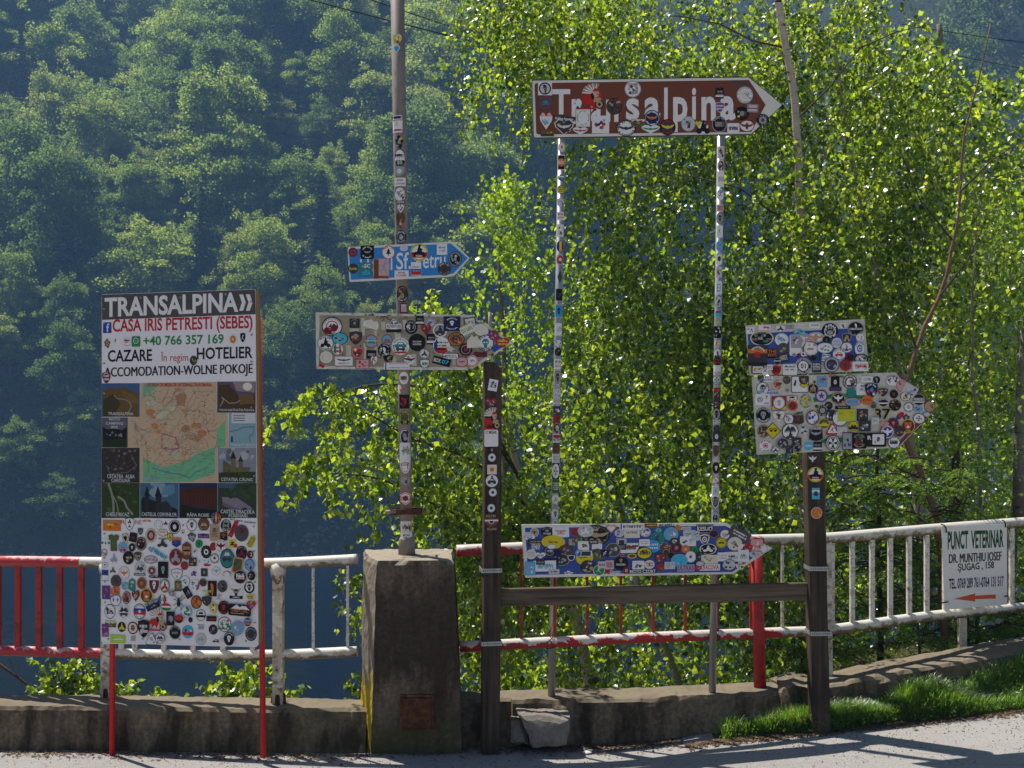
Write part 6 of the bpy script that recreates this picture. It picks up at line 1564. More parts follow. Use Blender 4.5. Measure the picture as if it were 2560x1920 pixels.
stickers(sg, pl, cb, '''
288 968 105 100|c K;D9W;AK 7.4 9.2 165 15 ZYCIE_ZACZYNA_SIE_PO;D6R;D5W;TK -3.6 -2.2 3.4 2.8 40|round white speed-limit style sticker reading 40 on the old arrow sign
278 1010 80 50 20|v m;BRTmk
220 1138 82 80|c g;D9W;imoK7;uK;vK
368 1092 82 62|c k;D9C;BkTk|plain bright blue oval sticker on the old arrow sign
518 935 52 48|R K;D8k;ug;ifag5
530 1085 66 72|s k;BTNrk;iskT6@0,2
690 940 75 46 -20|f W;D8c|crumpled white scrap of sticker on the old arrow sign
920 965 80 78|x W;D9K;D8W;imtk8@0,3;HW -2 1;TK -9 -2 9 2 ADVENTURE;HK -8 -4|white and black round badge reading ADVENTURE
1098 975 66 72|c K;ug;D7g;D6K;BgkW
1185 905 43 46|r K;H W -7 -4;lg2
1295 930 50 45|c l;D9P;D8l;BPgP
1250 1000 56 62|v r;BkmTR;D2k
1392 1010 72 70|c W;D8k;D7g;imok8
1515 940 86 76|r n;iskW5@0,1;AW 6.5 8.5 140 40 MAMMOTHS;AW 8.6 6.6 215 325 LATVIA|dark blue square sticker with a white skull reading MAMMOTHS LATVIA
1700 925 62 50 10|r B;D8Y;D7c;TB -7 -3 7 3 LIDL
1670 1000 78 50 25|r L;D9c;TG -8 -3 8 4 CU_LIDL|pale green and blue tilted sticker near the arrow tip
1668 1068 60 8 22|r s
1812 1003 78 58 -20|c W;D9c|blank white torn oval near the arrow tip
345 1200 54 55|c W;H R -6 -4;V G -7 -3;V R 3 6;lk2
690 1118 60 72|O N;D9O;D8s;imtt8;HW 0 1
850 1108 56 58|c k;D9s;imtk8@0,-1;HO -3 -1;
988 1170 90 90|c W;aG;D7W;icat8@0,1;icak6@0,-3;H R -8 -6|large white round sticker with a green vehicle
1158 1132 88 90|c K;D-;idiW;TW -5 0 5 2 SUN_SHOW;TW -5 -3 5 -1 HUNTERS|large black round sticker with a white diamond
1298 1098 43 54|r K;H W -7 -3;lg2
1408 1165 86 90|c W;H R -9 -2;V B -9 -5;lK3|round Czech coloured white, blue and red sticker
1558 1098 86 70|c K;D9O;ak70;D6O;igek7;BkTk|orange round sticker with black rim lettering
1858 1138 86 86|c k;D9W;uk;vk;D6W;iskt8;Tk -5 -8 5 -5 MOTO|white round sticker reading MOTO near the tip
1943 1058 50 52|c r;D9P;D8r;BgPg
2030 1132 74 56|v R;BYbRP;lY2
550 1238 64 62|s R;D9p;D8R;BkWk;icak6|red shield sticker with a helmet on the old arrow sign
690 1255 52 44|r K;ibkg6;lg1
822 1210 67 68|c K;uW;vW;BWgk;ibiW6
228 1282 68 66|c g;D9W;D8c;ap60
408 1322 90 46|R W;iwik9@0,2;TR -6 -7 6 -3 BANDIT_LT
598 1352 70 48|r P;D9p;BRrRR
718 1318 38 54|v k;D9W;BONR
862 1298 50 42|s K;BOGPY
1080 1305 76 54|x W;iwik10;BOTk
1232 1245 56 54|c k;D9W;ak75;imok6
1655 1205 68 64|c K;ur;D7g;D6K;ifar6;vr
1500 1275 84 30|R k;D9W;ifak4@-7,0;lk2
1805 1255 68 26|r m;lk2
1722 1320 64 62|c R;D9W;D8R;D7W;ibkk5
1615 1330 62 52|c r;D9p;iwiP6;
1410 1325 92 40 -14|r K;TW -9 -5 -1 5 BOX;TC 0 -5 8 5 07|tilted black sticker reading BOX
1235 1348 48 46|s k;D9W;TK -4 -5 4 2 17;lG1
950 1358 132 20|r W;TK -6 1 9 7 ReadySteadyGoMoving;V B -9 -8
950 1390 132 18|r W;TK -6 -4 9 4 readysteadygo_motorrip;V r -9 -8
270 1378 60 16|r -;TW -9 -9 9 9 Gmoto
180 1370 28 15 -25|r R
1730 1120 62 70|f c
1500 1200 50 30|x c;BNcg
'''.replace('idiW;', '').replace(';D-', '').replace('HW 0 1', 'H W 0 1').replace('HO -3 -1', 'H O -3 -1').replace('HW -2 1', 'H W -3 3').replace('HK -8 -4', 'H K -8 -4'), .0018)
# ================================================================ brown Transalpina sign on two posts
pl = Plane(1330, 270, 7.62, 1955, 7.66); cr_ = (1300, 170, .30741)
sg = arrow_sign('direction_sign', pl, cr_, [(95, 96), (1862, 70), (2140, 300), (1885, 543), (108, 574)], 0, .02, M['signwhite'], M['darkedge'], [.02, .01, .02, .012, .02],
                'large clean brown arrow sign reading Transalpina, highest of all, on two tall aluminium posts', inner=[(100, 103), (1860, 77), (2132, 300), (1881, 536), (113, 566)])
ip = roundcorners([pl.loc(cr_[0]+x*cr_[2], cr_[1]+y*cr_[2]) for x, y in ((118, 123), (1862, 98), (1997, 300), (1880, 520), (133, 541))], [.018, 0, 0, 0, .018])
flat_patch('brown_field', ip, -.0011, M['signbrown'], sg)
for a0, ch, x0, x1, yb, h in ((0, 'T', 262, 408, 378, 205), (0, 'r', 420, 505, 455, 205), (0, 'a', 575, 668, 450, 170), (0, 'n', 700, 800, 440, 185), (0, 's', 862, 970, 427, 180), (0, 'a', 1012, 1140, 425, 185),
                              (0, 'l', 1172, 1201, 424, 264), (0, 'p', 1245, 1362, 522, 285), (0, 'i', 1398, 1432, 420, 258), (0, 'n', 1475, 1592, 428, 195), (0, 'a', 1628, 1752, 427, 198)):
    lettering(sg, pl, cr_, [(ch, 'W', x0, yb, x1, yb-1, h, .03)], -.0016)
lettering(sg, pl, cr_, [('REIF', 'd', 1725, 150, 1855, 147, 45, .03)], -.0016)
stickers(sg, pl, cr_, '''
203 168 57 56|r W;D9W;D8W;D1W
203 168 50 50|c K;D8q;ibik9;D1Y|white square sticker with a helmeted duck like bird, top left of the brown sign
208 283 66 60|r d;D-
208 282 56 56|c d;D9R;D8d;ibkb6;ar
212 430 52 70|v W;TR -9 5 9 9 ZLOMBOL;BOWC|white hand sticker with red and cyan lettering
222 530 54 27|r o;H k -9 -3;BRNYo
360 420 92 34 -4|s m;D9k;TW -8 -3 8 5 Rolling_Anarchy|brown winged sticker reading Rolling Anarchy
358 480 80 66|v W;D9k;BTkNk;iwic8
512 408 57 70|r W;D9c;D8c;D8W;ic.;agD|white square sticker with a faint round emblem on the brown sign
590 235 92 100|x R;ihdK11|large sticker of a feathered rider head on the brown sign
490 512 62 32|v W;iwiR10
655 460 70 72|r W;BRgkBgRk|collage of small photos on a white sticker
765 313 64 68|c K;D9N;D8k;uN;BNTN|black and gold round sticker over the missing letter
862 492 78 64|c K;D9W;iwik9;ak80
917 172 68 68|c g;D9W;TR -6 4 6 7 ADVENTURE;Bgkg;D1R|round white sticker breaking the top of the brown sign
960 445 56 30|r o;H c 3 9;BkYRo
1074 408 66 66|c K;D9s;D8n;iwiO8;uW;vW|blue and orange winged round sticker over the letter a
1062 498 76 36|v W;iwiG10
1200 482 66 66|c K;uR;D7k;iwiY9;vR
1368 455 58 62|c g;D9q;Bkgokg
1488 486 52 54|x W;imoK12
1448 455 26 24|v Y
1622 205 34 44|r K;H W -7 -4;lg2
1625 320 38 44|s W;D9P;lW2;uR
1620 458 60 66|c g;D9K;lg1;ug
1735 492 52 44|R q;D9W;ibkg6@0,1;HW 0 0;lk1
1805 370 58 56|c K;BoTYk;ifag6
1828 220 68 70|c g;D9W;ag80;D6c;Bcbgc|round white medallion sticker at the right of the brown sign
1845 472 60 46|c R;D9W;ieaN10
1892 328 44 32 -3|r q;D9n;D8q;H R -2 1
1974 425 52 52|c K;ug;D6g;ifaK5;vg
'''.replace('D1W', '').replace('ic.;agD', 'ag').replace(';D-', ''), .0025)
def metal_post(u0, v0, u1, v1, Y, rows1, rows2, cs1, cs2):
    po = Pole(u0, v0, u1, v1, Y, .0245)
    pr = mk('post', *tube_geo([(0, 0, -.02), (0, 0, po.len+.25)], .0245, 20), M['alu'], sg)
    for p in pr.data.polygons: p.use_smooth = len(p.vertices) == 4
    Mi = Matrix.Rotation(-pl.yaw, 4, 'Z'); pr.location = Mi @ (po.base-sg.location); pr.rotation_euler = (0, po.lean, -pl.yaw)
    b = bender(.0245)
    stickers(pr, po, cs1, rows1, .0006, bend=b); stickers(pr, po, cs2, rows2, .0006, bend=b)
    return po
sc_ = .3012
metal_post(1404, 345, 1379, 1733, 7.72, '''
180 133 33 42|c q;D9c;ag;iskr5
176 258 34 64|R W;D9K;
176 258 30 34|c O;TW -7 -4 7 4 BOX
175 384 30 26|c k;H C -6 0;H W 1 6
173 482 34 38|c K;D9Y;lk3;uk|round yellow sticker on the left aluminium post
170 592 34 40|s g;D9q;Bgkg
170 702 34 34|r W;TK -7 2 7 7 SMART_RIDING;TR -9 -6 9 -1 ACADEMY
168 822 34 52|r c;D9W;BkW;ag60
167 952 34 46|c k;V B -7 -2;V Y -2 3;V R 3 7;
166 1062 36 48|c g;D9W;D8R;D4W;ibkk5@0,-7|red and white crescent sticker on the left aluminium post
165 1205 22 56|d d;ifik9
160 1352 32 48|r K;Bkdk
156 1488 38 56|R p;D9C;D8b;iskn7|bright blue rounded sticker on the left aluminium post
160 1630 36 42|r W;isbg6
'''.replace('D4W', 'D3W'), '''
155 20 36 44|r W;isbg5
152 128 34 34|c k;D9W;BgkW
150 200 32 34|c K;BNkON
148 300 34 42|r W;TK -8 2 8 7 SMART_RIDING;TR -9 -6 9 -1 CRACOV
146 410 34 66|s W;D9k;D8g;iskk8
143 548 32 42|r q;BsRCW
140 622 36 12|r g;TW -9 -9 9 9 BRZECH
140 690 34 42|r k;BWkgW
138 762 32 40|r r;Brkm
140 832 32 44|c g;D9k;iskW7;BYg
138 930 34 50|r W;H R 4 9;Tk -9 -2 9 4 MATERA
135 1000 34 50|r d;BRkmN
132 1080 34 38|r c;D9q;lg2
132 1185 34 66|r K;
130 1185 30 60|c W;imcK8
130 1310 34 60|r t;D9e;lW4
128 1420 32 40|c q;D9W;imog6
126 1540 34 60|c g;D9W;uk;iskk6
126 1610 20 24|c W;D5g
''', (1350, 330, sc_), (1350, 820, sc_))
metal_post(1802, 340, 1781, 1721, 7.74, '''
205 175 34 52|r W;D9q;BRkR;ifak6
205 285 34 58|c W;D9R;D8W;D7k;BRgW
202 395 36 66|r W;lg1
198 525 32 48|c q;D9W;H s 4 8;ifik6
195 635 34 30|r q;D9p;lk3
194 720 34 50|c g;D9k;D8g;iskk8
190 830 32 50|r W;ifik5
190 950 32 44|c s;D9C;BORT
188 1055 32 54|c W;D8W;H Y -3 3;uk;D4k
186 1165 26 46|r q;BNROk
184 1295 32 56|R W;D7W;Ts -5 -6 5 6 E3
182 1412 32 52|c k;D9q;Bkgkg
180 1520 32 40|c C;HR 6 8;
178 1580 30 46|s Y;D8s;icrY8|blue and yellow crest on the right aluminium post
176 1645 34 30|r K;BWk
'''.replace('HR 6 8;', 'H R 4 8'), '''
174 35 32 50|R K;BWrk
172 140 28 44|v c;BOYg
174 215 32 50|c k;D9W;H K -8 -2;ibik6
172 275 32 42|c K;D9N;D8K;lR2
172 350 32 40|r W;TR -9 -8 9 -3 TOURER;D2W
168 430 32 44|c k;D9W;D8G;D7W;imck8;imck8
168 545 32 50|R k;H R 4 9;BOkgO
165 630 32 40|r k;BRYRW
165 715 34 58|c K;D9k;D8g;iskK8
168 775 30 14|r W;TK -9 -7 9 7 ROY
166 835 26 32|c k;BNk
165 900 28 44|R n;D8k;ifaW8
160 1020 32 50|s N;BkTk
158 1095 34 14|r -;TW -7 -9 9 9 Gmoto
162 1160 32 48|c K;iskW6;un
160 1270 32 44|c q;D9r;D8W;BORg
156 1350 34 44|r W;D8q;ifag5
156 1440 34 56|s W;D8k;lg4
154 1560 34 58|R q;imtk8;icak7@0,-3;uk
''', (1740, 330, sc_), (1740, 820, sc_))
# ================================================================ lower blue arrow sign in front of the railing
pl = Plane(1305, 1350, 7.44, 1930, 7.60); cl = (1280, 1290, .30741)
sg = arrow_sign('direction_sign', pl, cl, [(80, 74), (1745, 60), (2117, 262), (1800, 472), (108, 502)], 0, .045, M['deepblue'], M['signwhite'], [.008]*5,
                'long deep blue arrow sign hidden under hundreds of stickers, in front of the red railing', inner=[(105, 96), (1735, 80), (2075, 262), (1790, 455), (132, 478)])
stickers(sg, pl, cl, '''
182 132 36 38|c c;D9g;D8T;ieak6
285 127 52 40|c K;ug;TW -6 -6 6 -2 IT'S_A_BIKER;icrg5@0,2
396 130 68 44 3|r W;TR -6 0 6 5 Florentine;ibkr5@0,-2|white sticker with a red signature on the deep blue sign
515 132 38 34|c R;D7k;TR -8 -5 8 5 MJR
145 172 46 32|c R;D9W;BbCb
185 215 60 30|r k;lg2
335 210 98 54 -3|c Y;TK -4 -2 4 2 Nett_hier|bright yellow oval sticker reading Nett hier
487 212 34 34|R k;D8g;BkRT
545 200 44 36|c o;BTgo
680 155 118 84 -4|c K;D9o;D8K;TT -3 4 3 8 SY;iwiT10;BTkT;vg|large black and gold crest sticker on the deep blue sign
598 122 66 50|c q;BkgWg;imoW6
806 102 42 36|v R;D9W;D8R;D7W;D6W|white heart sticker outlined in red
975 88 104 26|r W;TK -7 1 9 6 ReadySteadyGoMoving;lk1;V B -9 -8
1128 76 54 16|r O;D9N;lY1
1255 74 70 14|r -;TK -9 -9 9 9 AC69ELI
872 138 40 32|c W;D9q;BPgP
975 142 64 36|r W;D9c;TK -7 0 7 5 ULTRAS
1085 132 44 38|c q;D9W;ar;BPBg
1190 115 34 26|c G;D7s;ifar4
1182 182 60 54|c t;BGkse;ifik6
1292 145 62 56|c C;D9s;BWCWg
1408 95 56 20|r -;TW -9 -9 9 9 Gmoto
1350 95 22 20 -25|r O
1440 150 50 36|r q;BkWgNk
1430 205 66 40|r W;BkbgkW
1568 105 70 38|r K;D9q;D8K;TW -9 -4 9 5 KESUO|dark sticker reading KESUO
1565 190 40 44|s W;D8k;igeW6
1640 145 44 36|c k;D9O;D8n
1732 150 42 40|c R;D9W;BRsg
1850 150 92 42 -28|r N;D9d;lW2|dark tilted rectangular sticker near the point of the deep blue sign
1702 216 46 44|c Y;D9K;D8Y;icak6
1810 225 62 56|c q;D9c;BNkrgk
1990 245 56 62|R R;D9p;BWRpW;D1R|red and white square sticker near the point of the deep blue sign
2048 266 32 34|c q;D9W;ag
1880 265 44 36|R W;imok6
1240 250 78 40|x T;D9N;BTNg
1145 245 58 50|c C;D9b;D-;lW2|bright blue round sticker
1075 215 44 28|R W;lg2
955 260 74 40|r W;HR 2 6;imtR6@0,3;lk1
1075 300 64 48|c K;D9Y;TK -5 -1 4 6 40;lk1|yellow round sticker reading 40
1335 258 50 46|c k;D9r;D8n;D5r;iskg4
1252 300 34 36|c K;D9Y;D8k
1410 268 36 32|c O;D9O;D4p|plain orange dot sticker
1482 275 34 32|c G;D8G;iskk5|plain green dot sticker
1592 268 80 50|c K;D9W;D8K;imoW6;TW -8 -1 -5 2 19;TW 5 -1 8 2 99|black oval sticker with the numbers 19 and 99
1205 340 46 42|s k;D8r;BTk
1292 320 32 30|c o;D8K
1450 330 46 46|c q;D9W;ifar5;ifak4
1525 320 36 28|r k;Bgk
1358 360 70 54|c s;D9C;BsWCb|light blue globe-like round sticker
1603 350 70 36|r c;BTWTY
1790 330 72 40|R W;ibkk7;D1k
1880 325 46 50|r W;ibkk7
1710 330 44 36|r W;lg2
1975 315 52 28|s q;Bkgk
1760 395 58 46|c P;D9q;Bkgkg
1850 400 50 34|x c;BTkNg
1605 415 84 26|r W;TR -9 -7 9 7 CRACOVIA|white sticker reading CRACOVIA in red
1410 420 72 30|r s;TR -9 -7 9 7 ULTRAS
1510 415 30 24|c R;Bbp
890 212 44 36|r q;D9k;D8q;D5k
890 250 40 24|r k;lg2
820 275 64 58|c g;D9d;BgqgTg;
690 270 42 46|R W;H k -8 0;icak5
580 240 46 36|r W;iskk6;imok4@4,0
435 285 62 54|c k;D9N;BRskC;ifik5
305 285 50 46|c K;D9n;D8g;D7k;isbW5
195 250 40 26|r -;TW -9 -9 9 9 KENNY
155 310 42 40|c W;D9c;lg3
230 320 44 26|v W;lm1
320 248 36 18|c l;D8W
590 335 74 60 12|c Y;D8Y;TK -5 -1 3 3 er_hier|torn yellow sticker
600 305 50 22|r W;D8k
405 355 72 56|c k;D9g;D8k;Bgkgkg
320 370 60 30|r n
265 405 92 44|r W;isbC9;isbs8|white sticker with blue graffiti writing
145 425 44 56|r C;D8s;BWsC
340 450 44 20|r q;lk1
615 410 60 52|c K;D9k;BTqk;vY
705 440 48 44|c W;D9G;ifiW6|green and white round sticker with a running figure
775 450 22 16 -25|R R
838 453 48 17|r -;TW -9 -9 9 9 Gmoto
885 385 64 58|c k;D9K;iskT4@0,4;TW -6 -3 6 0 PARANORMAL
1025 398 50 36|R W;ibkk4;Bkgk
1115 392 42 36|c W;D8c;lR2;ifar4
735 395 40 28|r q;lR1
790 395 36 36|R l;D8p;lk3
700 320 44 44|c o;BTkgo
755 300 34 28|R n;BWR
975 325 38 20|c Y;D7N
897 320 16 14|c p;D8R
930 443 24 26|R R;D8m;D5p
1060 448 118 17|r k;TW -9 -8 9 8 MOTO_CZORT|dark label reading MOTO_CZORT in white
1210 415 40 30|s r;BkrT
1280 400 44 30|r q;BgTWg
460 465 44 22|x W;Bogk
130 150 22 20|r q
540 300 28 30|c s;BnW
660 210 40 18|r d;lc1
1320 205 40 30|c k;BgW
1525 385 40 24|c d;D8q;
1920 250 34 22 -20|r R;BTk
1490 160 34 40|R q;Bkgs
370 300 30 26|r n
230 375 36 20|r k;lg1
480 340 30 24|s W;D8n
'''.replace('HR 2 6', 'H r 2 6').replace(';D-', ''), .0018)
# ================================================================ white signs on the right wooden post
pl = Plane(1864, 860, 7.44, 2173, 7.50); cw = (1850, 780, .23056)
sg = arrow_sign('sticker_covered_sign', pl, cw, [(62, 146), (1348, 75), (1400, 640), (108, 690)], 0, .012, None, M['stainwhite'], [.006]*4,
                'rectangular white and blue sign covered in stickers, topmost on the right wooden post')
patch(sg, pl, cw, [(85, 240), (540, 212), (560, 560), (105, 585)], 'B', -.0007, 'blue_field', M['deepblue'])
patch(sg, pl, cw, [(540, 212), (1250, 175), (1290, 520), (560, 560)], 'B', -.0007, 'blue_field', M['deepblue'])
stickers(sg, pl, cw, '''
110 200 45 38|r W;BBkg
265 170 75 32|R p;D9W;BRRW;ik.
438 180 58 40|s g;D9W;imok7
540 165 46 24|r g;Bgkg
805 145 66 32|R q;D9W;Tg -6 -1 6 4 SABRE;lg1
975 205 92 86|c K;uW;D7W;D6K;ipag9;vW|large black round sticker with a bear paw, top middle of the rectangular white sign
1115 150 36 32|s W;Bkgk;iskk7
1255 180 92 78|c g;D9K;ibiW4@0,4;TW -8 -2 8 1 SUMMON_RIDERS;vg|large black round sticker in the top right corner
236 285 130 80|c c;D9K;uT;ifit6;BtTgt;TT -9 -3 -4 0 NEVER;TT 4 -3 9 0 STUPID|large dark oval sticker with teal skull figure, left on the rectangular white sign
450 300 78 70|c q;D9W;D-;BsBsl
468 395 64 62|c d;D9N;D8d;BTgd
190 470 110 112|r k;HO 4 6;D3R;icak7@0,-3;uW;HK -9 -6;TR -6 -7 6 -6 ___.|black picture sticker with red sun and an off-road car
350 450 52 52|r K;TO -9 1 9 8 THE;TO -9 -6 9 0 BOYS
470 495 60 50 10|r k;lW4
400 535 40 40|c k;D9g;D8K;HW 0 2
640 360 105 115|R W;Bg
610 320 60 70|r g;BkWgRkW
640 215 80 34|x C;BYWkC
690 245 60 30|x s;BWsY
820 275 95 55|c W;D9r;D8W;ieaT12|round white and red sticker with a spread eagle
935 305 45 45|c k;D9K;itrG6
760 320 55 30|r R;D9p;Bkp
765 400 88 80|c k;D9W;D8W;ag80;BgRW;icaO4;D1k
745 360 40 30|R W;ifag6
915 390 90 56|c q;D9W;BGRsGW|white oval with green hills and red signature
1050 335 60 58|c g;D9W;D8l;lg2
1155 280 52 54|s T;D9k;BTYT;ifaT6
1155 385 70 62|c P;D9g;D8W;BPkgPg
1070 462 72 72|c g;D9W;icaR7;uk;vk|white round sticker with a red animal
1295 395 58 78|c s;D9W;AN 7 9 150 30 BIKERS;igeB6|white round sticker reading BIKERS round a blue wheel
1300 275 45 40|c W;BRW
1310 510 80 60|c K;D8g;BkWk
1190 495 50 46|c K;D9R;D8K;BkmK
640 470 28 24|c n;BRB
585 465 22 22|c r;D8q;D5B
680 458 28 26|c q;D9W;D5r
790 500 44 34|c K;D9o;D8K
918 495 58 46 -12|R k;D9W;TK -5 0 9 7 PCT;TK -8 -7 7 -1 RIDERS;V B -9 -6|white label reading PCT RIDERS
988 570 86 86|c P;D9s;D8q;D7k;BkgPk
1140 580 62 60|c m;D9R;D8r;iskk7;D1k|dark red round sticker near the bottom right
1300 590 88 52|R W;isbR9;isbR8|white sticker with a red graffiti tag in the bottom right corner
685 585 92 90|c g;D9K;AW 7 9 165 15 SCENIC_BALKAN;AW 9 7 200 340 ROAD_TRIP;D6W;TK -3 -3 3 3 01|large black ring sticker reading 01
540 625 78 58|R W;TK -7 4 7 8 Mudmill;icak3@-4,0;icak3@3,0
830 600 52 56|r k;TW -8 4 8 8 DUBOK;TW -8 -1 8 3 RETENG;TW -8 -6 8 -2 JZOLUFT|black label with three lines of white capitals
190 625 70 44|r n;D8c;BOYTP
268 645 44 46|c g;D9W;TK -5 -2 5 5 X;uk
390 635 56 58|s R;TK -6 -4 7 6 8B|red shield sticker with black letters B
320 600 30 30|r W;lk3
'''.replace('ik.', '').replace(';D-', '').replace('HO 4 6', 'H O 2 6').replace('HK -9 -6', 'H K -9 -7').replace('HW 0 2', 'H W 0 2'), .0018)
pl2 = Plane(1880, 1000, 7.44, 2342, 7.54)
sg = arrow_sign('sticker_covered_sign', pl2, cw, [(132, 702), (1690, 655), (2135, 1040), (1720, 1472), (186, 1548)], 0, .014, None, M['stainwhite'], [.006]*5,
                'wide white arrow sign with worn maroon point, packed with stickers, on the right wooden post')
patch(sg, pl2, cw, [(1690, 662), (1760, 705), (2118, 1030), (2128, 1045), (1722, 1455), (1700, 1430), (2040, 1050)], 'm', -.0007, 'maroon_border', M['maroon'])
patch(sg, pl2, cw, [(790, 930), (1040, 880), (1340, 890), (1480, 990), (1470, 1030), (1300, 940), (1050, 920), (800, 980)], 'G', -.0007, 'green_line')
patch(sg, pl2, cw, [(520, 1160), (620, 1085), (690, 1075), (660, 1130), (560, 1190)], 'G', -.0007, 'green_line')
patch(sg, pl2, cw, [(870, 1380), (1100, 1360), (1105, 1410), (880, 1420)], 'G', -.0007, 'green_line')
